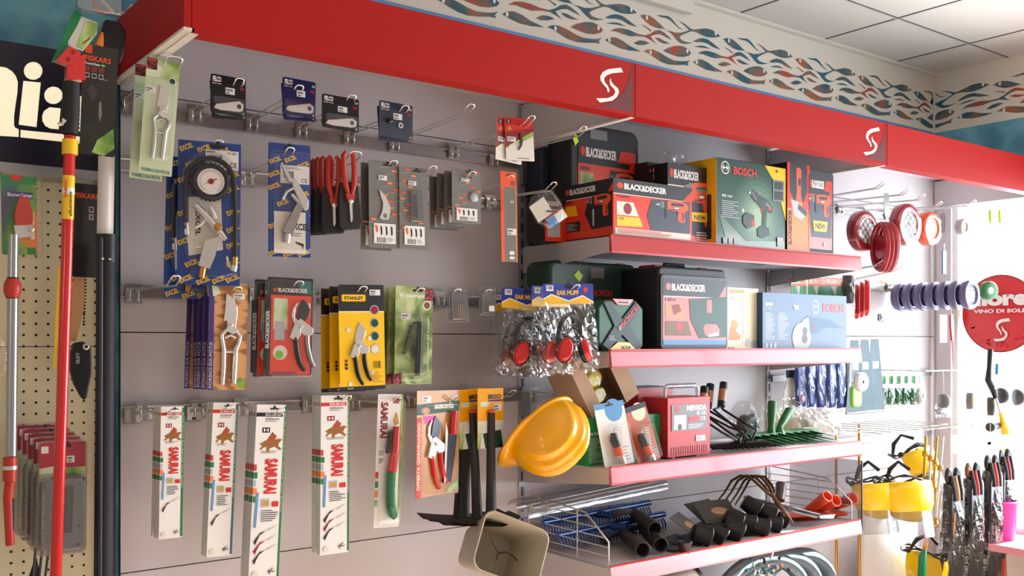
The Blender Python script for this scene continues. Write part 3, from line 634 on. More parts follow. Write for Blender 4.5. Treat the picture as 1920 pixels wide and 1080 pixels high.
# ---- narrow orange saw blade card
t, w_, h_ = pack('saw_blade_card', 'long narrow grey and orange card hanging at the right end of the left bay', 'saw blade card', 938, 968, 322, 491, -.30, -3, -1)
c = Card(w_, h_); card_body(w_, h_, 'bcard', b=c.b)
c.r(0, 0, 1, .17, 'orange').r(0, .17, .2, 1, 'orange').r(.93, .17, 1, 1, 'lorange').r(.62, .1, .9, .15, 'brown').price(.38, .63, .55, .07).r(.5, .88, .8, .92, 'paper').r(.5, .94, .8, .97, 'paper').t('P3', .62, .32, .8, .35, 'paper').hole(.6, .04, .5)
for k in range(10): c.r(.06, .2+k*.025, .12, .208+k*.025, 'dred')
obj('card', c.b, t)

# ---- crumpled clear bag with grey tag
t = thing('parts_bag', 'crumpled clear plastic bag with a pale tag, tilted in front of the drill boxes', 'parts bag', at(1012, 372, -.32), R(-12), roll=R(-35))
random.seed(5)
b = B(); b.dome([(-.045, .0), (-.02, .018), (.02, .015), (.05, .0), (.052, -.06), (.03, -.095), (-.03, -.09), (-.05, -.05)], 0, -.014, 'clear_film', .3, 4).dome([(-.045, .0), (-.02, .018), (.02, .015), (.05, .0), (.052, -.06), (.03, -.095), (-.03, -.09), (-.05, -.05)], 0, .01, 'clear_film', .3, 4); obj('bag', b, t)
b = B(); b.box(-.044, .012, -.003, -.001, -.055, -.002, 'offwhite').box(.01, .045, -.004, -.002, -.09, -.062, 'white').box(-.02, .01, -.004, -.002, -.09, -.06, 'lblue').tube([(-.005, -.006, -.04), (.02, -.006, -.06)], .002, 'darksteel', 6); obj('tag', b, t)

# ---- wood-look pruner cards
ramp_mat('woodprint', [(.2, (150, 98, 52)), (.5, (186, 130, 80)), (.8, (204, 152, 100))], 3, .35, kind='wave', distort=6, coat=.3, stretch=(2, 2, 18))
t, w_, h_ = pack('pruner_card', 'wood-look card with all-metal forged pruners, front one', 'pruner card', 393, 465, 531, 731, -.265, -2, 1, 'wood-look pruner cards')
c = Card(w_, h_); card_body(w_, h_, 'woodprint', b=c.b)
c.r(.0, 0, .13, 1, 'purple').t('FORBICI DA POTA', .02, .55, .1, .98, 'lgrey', .02, up=True).p([(.05, .02), (.22, .04), (.28, .1), (.1, .13)], 'leafy').p([(.78, .98), (.7, .93), (.82, .88), (.98, .92), (.95, .99)], 'leafy').price(.62, .095, .3, .05).t('naturen', .62, .03, .95, .055, 'gold')
obj('card', c.b, t); pruner(t, TM(.004, -h_*.965, h_*.87), 'forged', h1='chrome', h2='chrome', blade='chrome')
backs(t, 4, .026, 'wood-look card with forged pruners, %s in its stack', dx=-.004, dz=0)

# ---- black and orange pruner blisters
t, w_, h_ = pack('pruner_blister', 'clear rounded blister of black handled pruners on an orange card, front one', 'pruner blister', 497, 592, 521, 716, -.275, -8, 1.2, 'black and orange pruner blisters')
c = Card(w_, h_); card_body(w_*.9, h_*.94, 'black', b=c.b); mat('bdorange', (226, 62, 30), .35, coat=.3)
c.r(.06, .02, .94, .17, 'ink').p([(.6, .03), (.9, .02), (.92, .15), (.75, .15)], 'teal').c(.2, .12, .035, 'bdorange', 1).t('BLACK&DECKER', .26, .1, .84, .14, 'white', .03)
c.r(.12, .17, .92, .93, 'bdorange').r(.0, .2, .13, .9, 'black').t('BLACK&DECKER', .03, .32, .1, .68, 'white', .03, up=True)
c.r(.18, .2, .45, .5, 'leafy').r(.2, .42, .4, .6, 'lgrey').c(.32, .72, .14, 'offwhite').c(.3, .74, .08, 'lgreen').price(.68, .24, .22, .05).l(.15, .9, .8, .93, 2, 'purple')
obj('card', c.b, t); pruner(t, TM(w_*.2, -h_*.9, h_*.7), 'bypass', blade='darksteel', body='steel', h1='gloss_black', h2='brushed', hook='chrome')
b = B(); b.prism(rrect(-w_/2, w_/2, -h_, .0, .012), -.002, .002, 'clear').dome(rrect(-w_*.46, w_*.46, -h_*.97, -.004, .012), -.002, -.026, 'clear', .08, 4); obj('blister', b, t)
backs(t, 1, .05, 'clear rounded pruner blister, %s, tucked between wood-look and front orange packs', dx=-.012, dz=-.004, jitter=.1)

# ---- yellow pruner cards
t, w_, h_ = pack('pruner_card', 'yellow and black card with bypass pruners, front one', 'pruner card', 634, 719, 534, 731, -.275, -3, -1.2, 'yellow pruner cards')
c = Card(w_, h_); card_body(w_, h_, 'gloss_yellow', b=c.b); mat('styellow', (246, 196, 10), .3, coat=.4)
c.r(0, 0, 1, 1, 'styellow').r(0, 0, 1, .255, 'ink').r(0, .25, 1, .262, 'offwhite').r(0, .965, 1, 1, 'ink').p([(.07, .1), (.09, .093), (.56, .093), (.59, .1), (.59, .15), (.56, .158), (.09, .158), (.07, .15)], 'styellow').t('STANLEY', .12, .11, .54, .143, 'ink', .04).price(.68, .045, .24, .055)
for k, m_ in enumerate(('dred', 'dgreen', 'dgreen', 'offwhite')): v = .24+k*.125; c.c(.78-.0*k, v, .1, 'lgrey').c(.78, v, .082, m_)
for u, v in ((.2, .43), (.66, .51), (.22, .94), (.72, .84)): c.c(u, v, .045, 'offwhite')
for k in range(3): c.c(.14, .72+k*.035, .03, 'dred' if not k else 'ink')
c.bar(.74, .73, .9, .8, n=9).l(.7, .83, .95, .94, 6, 'gold').t('8-1/4"', .16, .975, .28, .99, 'white')
obj('card', c.b, t); pruner(t, TM(-.012, -h_*.955, h_*.6), 'bypass', blade='chrome', body='steel', h1='gloss_black', h2='gloss_black')
backs(t, 2, .04, 'yellow and black card with bypass pruners, %s in its stack', dx=-.004, dz=-.004)

# ---- green grafting tool cards
ramp_mat('orchard', [(.3, (60, 88, 40)), (.45, (120, 146, 80)), (.6, (184, 200, 140)), (.75, (210, 214, 170))], 16, .35, distort=.6, coat=.4)
t, w_, h_ = pack('grafting_tool_card', 'green leafy card with black tying tool and chain, front one', 'grafting tool card', 742, 812, 537, 720, -.27, -3, 1, 'green leafy tool cards')
c = Card(w_, h_); card_body(w_, h_, 'orchard', b=c.b)
c.t('il campo', .12, .075, .82, .125, 'paper', .03).r(.78, .015, 1, .14, 'grapes').p([(0, .9), (.18, .88), (.2, 1), (0, 1)], 'grapes').c(.84, .19, .11, 'white').c(.84, .19, .085, 'brown').t('Legatrice per piante e vigneto', .84, .3, .92, .88, 'paper', .015, up='down').t('Uso professionale', .18, .95, .72, .975, 'paper').price(.15, .28, .24, .06).hole(.6, .04, .3)
obj('card', c.b, t)
b = B(); b.tube([(.012, -.012, -h_*.37), (.010, -.012, -h_*.6), (.008, -.012, -h_*.91)], [.0075, .0095, .0095], 'gloss_black', 10).tube([(.014, -.012, -h_*.36), (.012, -.012, -h_*.28)], [.006, .002], 'brushed', 8); obj('handle', b, t)
b = B(); 
for k in range(14): b.box(-.014-k*.0016, -.006-k*.0016, -.012, -.004, -h_*.4-k*.0055-.004, -h_*.4-k*.0055, 'iron')
b.tube([(.010, -.01, -h_*.37), (-.008, -.01, -h_*.38)], .004, 'iron', 6); obj('chain', b, t)
b = B(); b.dome(rrect(-w_*.42, w_*.3, -h_*.93, -h_*.25, .008), -.001, -.024, 'clear_film', .12, 3); obj('blister', b, t)
backs(t, 3, .028, 'green leafy tying tool card, %s in its stack', dx=-.004, dz=-.002)

# ---- two small clear blisters
def tiny(label, xl, xr, yt, yb, roll, brass):
    t, w_, h_ = pack('bit_blister', label, 'bit blister', xl, xr, yt, yb, -.26, -2, roll)
    b = B(); b.prism(rrect(-w_/2, w_/2, -h_, 0, .005), 0, .001, 'clear_haze').dome(rrect(-w_*.43, w_*.43, -h_*.95, -h_*.16, .006), 0, -.012, 'clear_haze', .12, 4).tube([(x, -.001, z) for x, z in rrect(-w_*.45, w_*.45, -h_*.97, -h_*.14, .006)], .0012, 'clear_haze', 5, closed=True); obj('blister', b, t)
    for k in range(3):
        b = B(); x = -.008+k*.007; b.tube([(x, -.005, -h_*.88), (x+.003, -.005, -h_*.5)], .0022, 'brass' if brass else 'darksteel', 6); obj('bit', b, t)
    if not brass: b = B(); b.box(-.002, .016, -.013, -.0125, -h_*.85, -h_*.66, 'paper'); obj('price_label', b, t)
tiny('small clear blister with brass bits hanging beside the green leafy card', 839, 877, 537, 605, -2.5, True)
tiny('smallest clear blister with a price label, left of the ear muffs', 898, 930, 537, 592, 1, False)

# ---- bagged ear muffs
mat('muffyellow', (240, 186, 20), .4); mat('muffblue', (44, 62, 150), .35)
m_t, w_, h_ = pack('ear_muffs', 'bagged ear muffs with red cups and a blue and yellow header card, front one', 'ear muffs', 1018, 1112, 532, 570, -.385, -8, -1.5, 'bagged ear muffs')
c = Card(w_, h_); card_body(w_, h_, 'muffblue', b=c.b)
c.p([(0, 1), (0, .72), (.16, .5), (.5, .82), (.78, .56), (1, .88), (1, 1)], 'white').p([(0, 1), (0, .78), (.16, .56), (.5, .88), (.78, .62), (1, .94), (1, 1)], 'muffyellow').t('EAR MUFF', .27, .33, .7, .56, 'muffyellow', .03).c(.84, .3, .045, 'red').r(.06, .08, .2, .36, 'paper').bar(.08, .12, .18, .28).hole(.5, .14, .16)
obj('header_card', c.b, m_t)
hb = .14
b = B(); b.tube([(x, -.012, z-.158) for x, z in arc(.0, .0, .045, 200, -20, 14, rz=.072)], .006, 'gloss_black', 8, flat=1.6); obj('headband', b, m_t)
for q, cx, cz, an in ((0, -.028, -.186, 18), (1, .036, -.190, -22)):
    M_ = Matrix.Translation((cx, -.018, cz)) @ Matrix.Rotation(R(an), 4, 'Y') @ Matrix.Rotation(R(-18 if q == 0 else 50), 4, 'Z')
    b = bb(M_); b.dome(arc(0, 0, .023, 0, 345, 23, rz=.036), 0, -.019, 'gloss_red', .35, 5); e = obj('ear_cup', b, m_t)
    b = bb(M_); b.dome(arc(0, 0, .025, 0, 345, 23, rz=.038), 0.001, .013, 'gloss_black', .15, 3).tube([(x, 0, z) for x, z in arc(0, 0, .0245, 0, 345, 23, rz=.0375)], .0022, 'gloss_black', 6, closed=True); obj('cushion', b, e)
random.seed(11)
def bag_mesh(w0, w1, h, dep, n=16, m=14, mt='clear_film', seed=1):
    rr = random.Random(seed); b = B(); v = []
    for side in (-1, 1):
        for j in range(m+1):
            t_ = j/m; ww = w0+(w1-w0)*math.sin(min(1, t_*1.5)*PI/2)
            for i in range(n+1):
                u = i/n; pz = 0 if j in (0,) else rr.uniform(-1, 1)*.0035
                prof = math.sin(PI*u)**.6*math.sin(PI*min(1, t_*1.02+.02))**.6
                v.append(((u-.5)*ww+rr.uniform(-1, 1)*.003, side*dep*prof+pz, -h*t_+ (rr.uniform(-1, 1)*.005 if j else 0)))
    q = (n+1)*(m+1); fs = []
    for s_ in (0, 1):
        for j in range(m):
            for i in range(n): a = s_*q+j*(n+1)+i; fs.append((a, a+1, a+n+2, a+n+1))
    b.add(v, fs, mt, False); return b
o_ = obj('bag', bag_mesh(w_*.96, w_*1.15, .20, .030, m=18, seed=3), m_t, loc=(0, -.003, -h_*.92))
l0 = m_t.location.copy()
for k, (px, py, Y, rz_, lb) in enumerate(((1004, 538, -.33, 10, 'second from the right'), (958, 541, -.28, -6, 'middle one of the five'), (951, 545, -.215, 8, 'second from the left'), (938, 550, -.15, -12, 'leftmost and nearest the wall'))):
    p = at(px+30, py, Y); dup(m_t, (p.x, Y, p.z), 'bagged red ear muffs with blue and yellow header, '+lb, rz=R(rz_), roll=R(random.uniform(-4, 5)))

mat('emblem', (150, 98, 36), .4); mat('rider', (176, 70, 36), .4)
# ---- straight saw blade packs
def saw_pack(label, xl, xr, yt, yb, Y, roll, edge, code, size, back, blabel, dark=False, yaw=0, pens=0):
    t, w_, h_ = pack('saw_blade_pack', label, 'saw blade pack', xl, xr, yt, yb, Y, yaw, roll, 'white saw blade packs')
    b = B(); b.prism(rrect(-w_/2, w_/2, -h_, 0, .0015), 0, .009, 'white'); b.box(w_/2-.004, w_/2+.0012, -.0006, .0092, -h_*.99, -.003, edge); c = Card(w_, h_, b=b); s = h_/w_
    c.r(.0, .045, .9, .068, 'ink' if dark else 'red').t(code, .3, .048, .84, .064, 'white', .03).t(size+'mm', .3, .075, .78, .087, 'ink').l(.3, .09, .8, .1, 1, 'mgrey')
    c.r(.22, .13, .48, .16, 'dred' if not dark else 'ink').t('H', .27, .135, .43, .155, 'white')
    # horse and rider emblem
    c.p([(.15, .225), (.3, .21), (.42, .2), (.6, .205), (.78, .195), (.92, .2), (.82, .215), (.78, .235), (.9, .255), (.84, .262), (.66, .24), (.5, .25), (.46, .272), (.4, .268), (.38, .24), (.28, .245), (.2, .26), (.16, .255), (.24, .235)], 'emblem').p([(.4, .2), (.5, .175), (.62, .165), (.72, .18), (.66, .2), (.52, .21)], 'rider').p([(.5, .178), (.58, .155), (.62, .165)], 'brown').l(.2, .262, .85, .28, 2, 'brown', .3)
    c.t('SAMURAI', .36, .31, .8, .51, 'red', .05, up='down')
    c.r(.3, .54, .58, .585, 'lgrey').r(.34, .55, .54, .575, 'gold').r(.66, .555, .88, .585, 'red').l(.3, .6, .88, .67, 6, 'ink', .35).p([(.12, .5), (.2, .5), (.16, .7), (.08, .7)], 'lblue')
    for k in range(3 if pens else 1):
        v = .72+k*.055; c.p([(.1, v+.06), (.14, v+.05), (.32, v+.01), (.5, v), (.3, v+.025), (.2, v+.06), (.16, v+.08)], 'ink' if k != 1 else 'dred').p([(.5, v), (.95, v-.035), (.6, v+.0)], 'lgrey')
    c.c(.2, .965, .1, 'offwhite', 1).t('PC', .64, .94, .84, .965, 'ink', .03, rot=30).hole(.6, .022, .3)
    b.text('Rust proof hardened saw blade', w_/2-.0034, w_/2-.0006, -h_*.62, -h_*.05, -.0008, 'white', .01, up='down')
    # the neighbouring picture on the pack's left side
    for k, m_ in enumerate(('red', 'green', 'lgrey', 'lorange', 'green')): z = -h_*(.34+k*.045); b.box(-w_/2-.0004, -w_/2, .0005, .0085, z-h_*.035, z, m_); c.r(.0, .34+k*.045, .08+.04*(k % 2), .375+k*.045, m_)
    obj('box', b, t)
    backs(t, back, .0125, blabel, dx=-.0008, jr=.25, jitter=.12)
saw_pack('white saw blade pack, shortest and leftmost, front one', 302, 345, 762, 1009, -.225, 1.0, 'green', 'SCPC-181-LH', '180', 3, 'white saw blade pack, %s in the shortest leftmost stack')
saw_pack('white saw blade pack with teal edge, second stack from the left, front one', 400, 446, 755, 1042, -.225, 2.6, 'teal', 'SCPC-211-LH', '210', 2, 'teal edged saw blade pack, %s in the second stack from left')
saw_pack('white saw blade pack, longest one reaching below the picture, front one', 482, 537, 759, 1085, -.25, 3.0, 'green', 'SCC-331-LH', '330', 3, 'longest white saw blade pack, %s in its stack', dark=True, pens=1)
saw_pack('white saw blade pack, rightmost stack beside the red and green saw, front one', 602, 655, 741, 1038, -.235, .4, 'green', 'S2G-301-LH', '300', 3, 'white saw blade pack, %s in the rightmost stack', pens=1)

# ---- red and green pruning saw in a flat pack
t, w_, h_ = pack('pruning_saw_pack', 'clear pack with a curved red and green handled pruning saw', 'pruning saw pack', 709, 756, 739, 988, -.25, -2, 2.2)
c = Card(w_, h_); card_body(w_, h_, 'white', b=c.b)
c.t('SAMURAI', .12, .06, .42, .33, 'dred', .05, up='down').p([(.62, .2), (.72, .13), (.8, .15), (.86, .22), (.7, .24)], 'gold').r(.6, .03, .85, .07, 'dred').r(.1, .42, .3, .46, 'lgrey').l(.1, .48, .3, .52, 3, 'ink')
for k, m_ in enumerate(('red', 'green', 'lorange', 'leafy')): c.r(.0, .58+k*.07, .12, .63+k*.07, m_)
c.r(.93, 0, 1, .9, 'leafy'); obj('card', c.b, t)
X = w_; Z = -h_
b = B(); b.tube([(.18*X, -.014, .24*Z), (.16*X, -.014, .4*Z), (.05*X, -.014, .56*Z), (.02*X, -.014, .58*Z)], [.010, .0115, .0125, .0125], 'gloss_red', 12); obj('red_grip', b, t)
b = B(); b.tube([(.02*X, -.014, .58*Z), (.0*X, -.014, .7*Z), (.04*X, -.014, .82*Z), (.14*X, -.014, .9*Z), (.24*X, -.014, .92*Z)], [.0125, .012, .0125, .013, .009], 'gloss_green', 12)
for k in range(14): z = .62*Z+k*.018*Z; b.tube([(-.16*X, -.022, z), (.12*X, -.026, z-.002)], .0008, 'dgreen', 4)
obj('green_grip', b, t)
b = B(); b.prism([(-.12*X, .28*Z), (.0*X, .26*Z), (-.08*X, .43*Z), (-.2*X, .44*Z)], -.02, -.008, 'gloss_black'); obj('latch', b, t)
b = B(); b.dome(rrect(-.47*X, .47*X, .99*Z, .01*Z, .01), -.001, -.03, 'clear_film', .12, 3); obj('blister', b, t)

# ---- pruner and knife set
ramp_mat('kraft', [(.3, (176, 120, 66)), (.7, (206, 152, 92))], 5, .4, coat=.3)
t, w_, h_ = pack('pruner_set_card', 'orange and green card with red pruners and a red folding knife', 'pruner set card', 782, 862, 732, 929, -.24, 12, 1.2)
c = Card(w_, h_); card_body(w_, h_, 'kraft', b=c.b)
c.r(0, 0, 1, .1, 'kraft').p([(0, .13), (1, .1), (1, .2), (0, .23)], 'dgreen').t('ausonia', .4, .115, .86, .175, 'cream', .04).c(.2, .19, .1, 'tan', .6).price(.12, .05, .2, .06).r(0, .25, .11, 1, 'red').t('OFFERTA GIARDINAGGIO', .02, .3, .09, .93, 'cream', .03, up=True).p([(.15, .24), (.4, .24), (.38, .31), (.18, .31)], 'magenta').p([(.7, .95), (.98, .85), (1, .95), (.75, .985)], 'leafy')
obj('card', c.b, t); pruner(t, TM(-.008, -h_*.94, h_*.7, rot=4), 'bypass', blade='darksteel', body='steel', h1='gloss_red', h2='gloss_red', hook='chrome')
X = w_; Z = -h_
b = B(); b.tube([(.31*X, -.012, .2*Z), (.29*X, -.012, .3*Z), (.27*X, -.012, .42*Z)], [.008, .0095, .0085], 'gloss_red', 10); obj('knife_handle', b, t)
b = B(); b.prism([(.17*X, .43*Z), (.4*X, .43*Z), (.36*X, .62*Z), (.28*X, .88*Z), (.1*X, .88*Z), (.13*X, .7*Z)], -.008, -.002, 'navy').prism([(.12*X, .3*Z), (.17*X, .4*Z), (.13*X, .88*Z), (.1*X, .88*Z)], -.01, -.008, 'white'); obj('knife_blade', b, t)
b = B(); b.tube([(x, -.003, z) for x, z in rrect(-.34*X, .47*X, .98*Z, .14*Z, .01)], .002, 'clear', 6, closed=True); obj('blister_rim', b, t)

# ---- black hoes with yellow cards
mat('hoe_black', (40, 37, 36), .55)
hoe, w_, h_ = pack('garden_hoe', 'black garden hoe with a yellow card on its socket, front one', 'garden hoe', 894, 942, 728, 840, -.25, 0, 0, 'black garden hoes with yellow cards')
c = Card(w_, h_, y=-.004); b = c.b; b.prism(rrect(-w_/2, w_/2, -h_, 0, .002), -.004, -.003, 'gloss_yellow')
c.r(0, 0, 1, .54, 'gloss_yellow').r(0, .54, 1, 1, 'offwhite').p([(0, .54), (.2, .6), (.1, 1), (0, 1)], 'leafy').p([(.2, .75), (.9, .7), (1, 1), (.3, 1)], 'dgreen').t('BRIXO', .4, .1, .92, .18, 'ink', .05).r(.4, .19, 1, .22, 'purple').r(.1, .22, .45, .3, 'leafy').price(.62, .26, .3, .12)
obj('card', b, hoe)
ht = h_*.42; sc = scale_at(hoe.location); hz = (972-728)/sc
b = B(); b.tube([(0, -.006, -h_*.40), (0, -.006, -hz*.7), (0, -.006, -hz+.01), (0.0, -.008, -hz-.004)], [.0115, .0135, .0155, .020], 'hoe_black', 14, cap=False); obj('socket', b, hoe)
b = B(); b.lathe([(.0125, -h_*.40), (.0125, -h_*.36), (.007, -h_*.355), (.007, -h_*.38)], 'orange', (0, -.006, 0), axis='z', n=14); obj('socket_cap', b, hoe)
b = B()
v = []; prof = [(-.115, .006, -.012), (-.06, .0, -.030), (0, -.006, -.034), (.06, .0, -.028), (.095, .006, -.014)]
for x, z, y in prof: v += [(x, y-.03*(1-abs(x)/.13), -hz-.006+z*1.0), (x, y+.05, -hz+.004+z*.6)]
n = len(prof)
b.add(v, [(2*i, 2*i+1, 2*i+3, 2*i+2) for i in range(n-1)], 'hoe_black', True)
b.add([(x, y, z-.0025) for x, y, z in v], [(2*i, 2*i+2, 2*i+3, 2*i+1) for i in range(n-1)], 'hoe_black', True)
obj('hoe_blade', b, hoe)
for k, (px, py) in enumerate(((872, 729), (866, 731), (859, 733))):
    Y = -.205+.05*k; p = at(px+10, py, Y); dup(hoe, (p.x, Y, p.z), 'black garden hoe with a yellow card, '+['second from the right', 'third from the right', 'leftmost of the four, mostly hidden'][k], rz=R(-4-3*k), roll=R((-3, 2, 3)[k]))

# ---- yellow hard hat hanging brim up on its side
hat = thing('hard_hat', 'shiny yellow ribbed hard hat hanging from the lowest hook bar', 'hard hat', at(1018, 806, -.30), 0)
hx = Vector((-.75, 0, -.66)).normalized(); hz = Vector((.66, 0, -.75)).normalized(); hy = hz.cross(hx)
hat.rotation_euler = (Matrix.Rotation(R(-26), 3, 'Z') @ Matrix((hx, hy, hz)).transposed() @ Matrix.Rotation(R(42), 3, 'X')).to_euler()
mat('hatyellow', (255, 182, 0), .26, coat=.35)
b = B(); v = []; f = []; nu = 72; nv = 30
for j in range(nv+1):
    ph = PI/2*j/nv
    for i in range(nu):
        th = 2*PI*i/nu; r_ = max(0.0, math.cos(ph))**.72; x = .116*r_*math.cos(th); y = .092*r_*math.sin(th); z = .128*math.sin(ph)**.95
        rib = sum(.009*math.exp(-((y-k)/.007)**2) for k in (-.06, -.03, 0, .03, .06))*min(1, z/.03)
        k_ = 1+rib/.11; v.append((x*k_, y*k_, z*k_))
for j in range(nv):
    for i in range(nu): f.append((j*nu+i, j*nu+(i+1) % nu, (j+1)*nu+(i+1) % nu, (j+1)*nu+i))
b.add(v, f, 'hatyellow', True); sh = obj('shell', b, hat)
b = B(); v = []; n = 48
for i in range(n):
    th = 2*PI*i/n; e = .006+(.040*max(0, math.cos(th))**1.4)
    v += [(.114*math.cos(th), .090*math.sin(th), .003), ((.116+e)*math.cos(th), (.092+min(e, .014))*math.sin(th), -.002-.15*e), ((.117+e)*math.cos(th), (.093+min(e, .014))*math.sin(th), -.008-.15*e), (.110*math.cos(th), .086*math.sin(th), -.003)]
b.add(v, [(4*i+q, 4*i+(q+1) % 4, 4*((i+1) % n)+(q+1) % 4, 4*((i+1) % n)+q) for i in range(n) for q in range(4)], 'hatyellow', True); obj('brim', b, hat)
b = B(); b.tube([(x, 0, z) for x, z in arc(-.05, -.01, .05, 180, 360, 14, rz=.06)], .003, 'offwhite', 6, flat=2.5); obj('chin_strap', b, hat)

# ---- beige plastic bucket below
mat('bin_beige', (178, 168, 146), .5, noise=.04, nscale=12)
t = thing('plastic_bin', 'beige plastic bin tilted on the wall below the black hoes', 'plastic bin', at(960, 1030, -.37), 0)
nz = Vector((-.16, -.95, .24)).normalized(); nx = Vector((.80, -.25, -.35)); nx = (nx-nz*nx.dot(nz)).normalized(); ny = nz.cross(nx)
t.rotation_euler = Matrix((nx, ny, nz)).transposed().to_euler()
b = B(); o1 = rrect(-.100, .100, -.080, .080, .03, 6); o2 = rrect(-.074, .074, -.058, .058, .024, 6); n = len(o1)
def ringz(o, z, k=1.0): return [(x*k, y*k, z) for x, y in o]
v = ringz(o2, -.17)+ringz(o1, 0)+ringz(o1, .0, 1.045)+ringz(o1, -.012, 1.045)+ringz(o1, -.012, 1.02)+ringz(o2, -.174, 1.03)
b.add(v, [(k*n+i, k*n+(i+1) % n, (k+1)*n+(i+1) % n, (k+1)*n+i) for k in range(5) for i in range(n)], 'bin_beige', True)
b.add(ringz(o2, -.17), [tuple(range(n))], 'bin_beige'); b.add(ringz(o2, -.174, 1.03), [tuple(range(n-1, -1, -1))], 'bin_beige'); obj('tub', b, t)
sg_ = thing('safety_glasses', 'dark wire glasses temple lying in the beige bin', 'safety glasses', at(945, 1035, -.30), R(-20))
b = B(); b.tube([(-.045, -.01, .05), (-.03, -.01, .02), (-.02, -.012, .0), (-.028, -.012, -.022)], .002, 'darksteel', 6).tube([(-.02, -.012, .0), (0, -.014, .003), (.02, -.012, -.008), (.035, -.01, -.024)], .0026, 'gloss_black', 6); obj('frame', b, sg_)
# ================================================================== middle bay: shelves and what stands on them
SH = [1.905, 1.570, 1.230, .942, .66]; YF = -.42
mat('strip_red', (182, 44, 46), .35, coat=.2); mat('strip_red_glare', (196, 88, 98), .35, coat=.3); mat('strip_red_glare_strong', (226, 168, 176), .3, coat=.4)  # lower strips: same red, daylight glare painted in as lighter colour
mat('shelf_grey', (186, 180, 180), .45); mat('shelf_warm', (176, 164, 156), .45)
nmS = ['top shelf of the middle bay with red price strip', 'second shelf of the middle bay with pink price strip', 'third shelf of the middle bay, behind the yellow hard hat', 'fourth shelf of the middle bay holding black hoe heads', 'lowest shelf of the middle bay holding chrome goods']
for k in range(5):
    t = thing('shelf', nmS[k], 'shelf', (MW, 0, SH[k]), 0, 'shelves of the middle bay')
    b = B(); b.box(.006, MW-.006, YF+.006, -.008, -.022, 0, 'shelf_grey').box(.006, MW-.006, YF+.008, YF+.02, -.045, -.02, 'shelf_grey')
    for i in range(46): b.box(.03+i*.0262, .038+i*.0262, YF+.022, YF+.0265, -.0002, .0003, 'dgrey')
    obj('shelf_board', b, t)
    sm = ['strip_red', 'strip_red_glare', 'strip_red_glare', 'strip_red_glare_strong', 'strip_red_glare_strong'][k]
    b = B(); b.prismx([(YF, .004), (YF+.006, .006), (YF+.006, -.046), (YF-.004, -.048), (YF-.006, -.042), (YF-.001, -.002)], .004, MW-.002, sm).box(.004, MW-.002, YF-.003, YF+.004, .003, .007, 'red' if k else 'dred'); obj('price_strip', b, t)
    for x in (.002, MW-.004):
        b = B(); b.prismx([(YF+.006, -.002), (YF+.006, -.045), (-.02, -.085), (-.008, -.085), (-.008, -.002)], x, x+.003, 'shelf_grey'); obj('side_bracket', b, t)
b = B(); b.prismx([(-.004, .0), (-.05, -.01), (-.035, -.05), (-.02, -.11), (-.004, -.12)], MW+.012, MW+.016, 'darksteel'); tag(obj('support_bracket', b, loc=(0, 0, SH[0]+.28)), 'dark bracket hooked into the post at the right end of the left bay', 'bracket')
def boxspan(xl, xr, yt, Y, z, yaw=0):
    c, w_, _ = span(xl, xr, 0, 10, Y, R(yaw)); s = scale_at(c); return c, w_, (CAM.z+(640-yt)/s)-z
def standing(name, label, cat, xl, xr, yt, Y, shelf, yaw=0, group=None, dz=0):
    z = SH[shelf]+.0005+dz; c, w_, h_ = boxspan(xl, xr, yt, Y, z, yaw)
    t = thing(name, label, cat, (c.x, c.y, z), R(yaw), group); return t, w_, h_
def drill(c, u0, v0, u1, v1, body, dark='ink', flip=False, kind='drill'):
    def q(pts, m): c.p([(u0+(u1-u0)*(1-x if flip else x), v0+(v1-v0)*y) for x, y in pts], m)
    if kind == 'drill':
        q([(-.06, .21), (.04, .18), (.04, .27), (-.06, .24)], 'steel'); q([(.02, .15), (.1, .08), (.2, .06), (.2, .38), (.1, .34), (.02, .29)], 'mgrey'); q([(.08, .12), (.11, .1), (.11, .32), (.08, .3)], 'ink'); q([(.2, .03), (.32, .02), (.32, .42), (.2, .40)], dark)
        q([(.3, .04), (.4, .0), (.7, -.02), (.92, .03), (1, .15), (.99, .34), (.9, .42), (.86, .6), (.9, .88), (.84, .98), (.70, .97), (.64, .8), (.66, .52), (.6, .45), (.3, .42)], body); q([(.42, .08), (.82, .06), (.84, .2), (.42, .22)], dark); q([(.44, .11), (.8, .09), (.8, .12), (.44, .14)], 'dgrey'); q([(.5, .26), (.7, .25), (.7, .36), (.5, .37)], 'ink'); q([(.52, .28), (.68, .27), (.68, .34), (.52, .35)], 'paper')
        q([(.6, .45), (.66, .45), (.66, .6), (.61, .56)], dark); q([(.78, .5), (.84, .48), (.86, .85), (.8, .9)], 'dred'); q([(.22, .42), (.3, .42), (.3, .8), (.24, .82)], 'ink'); q([(.36, .38), (.6, .37), (.6, .41), (.36, .42)], 'dred')
    elif kind == 'cordless':
        q([(0, .08), (.1, .02), (.1, .12)], 'steel'); q([(.08, .04), (.2, .0), (.45, .1), (.4, .3), (.2, .22), (.1, .13)], dark)
        q([(.42, .09), (.75, .17), (.98, .3), (1, .42), (.9, .46), (.75, .4), (.72, .78), (.55, .8), (.58, .4), (.38, .3)], body); q([(.5, .36), (.58, .38), (.54, .5)], 'red'); q([(.12, .06), (.16, .05), (.34, .2), (.3, .22)], 'mgrey'); q([(.7, .22), (.9, .3), (.92, .36), (.7, .3)], 'mgrey'); q([(.8, .32), (.95, .36), (.93, .4), (.8, .38)], 'red'); q([(.62, .44), (.68, .42), (.68, .74), (.62, .76)], 'greenbox'); q([(.35, .82), (.5, .74), (.82, .76), (.86, .92), (.55, 1), (.38, .96)], body); q([(.6, .82), (.78, .8), (.78, .92), (.62, .94)], dark)
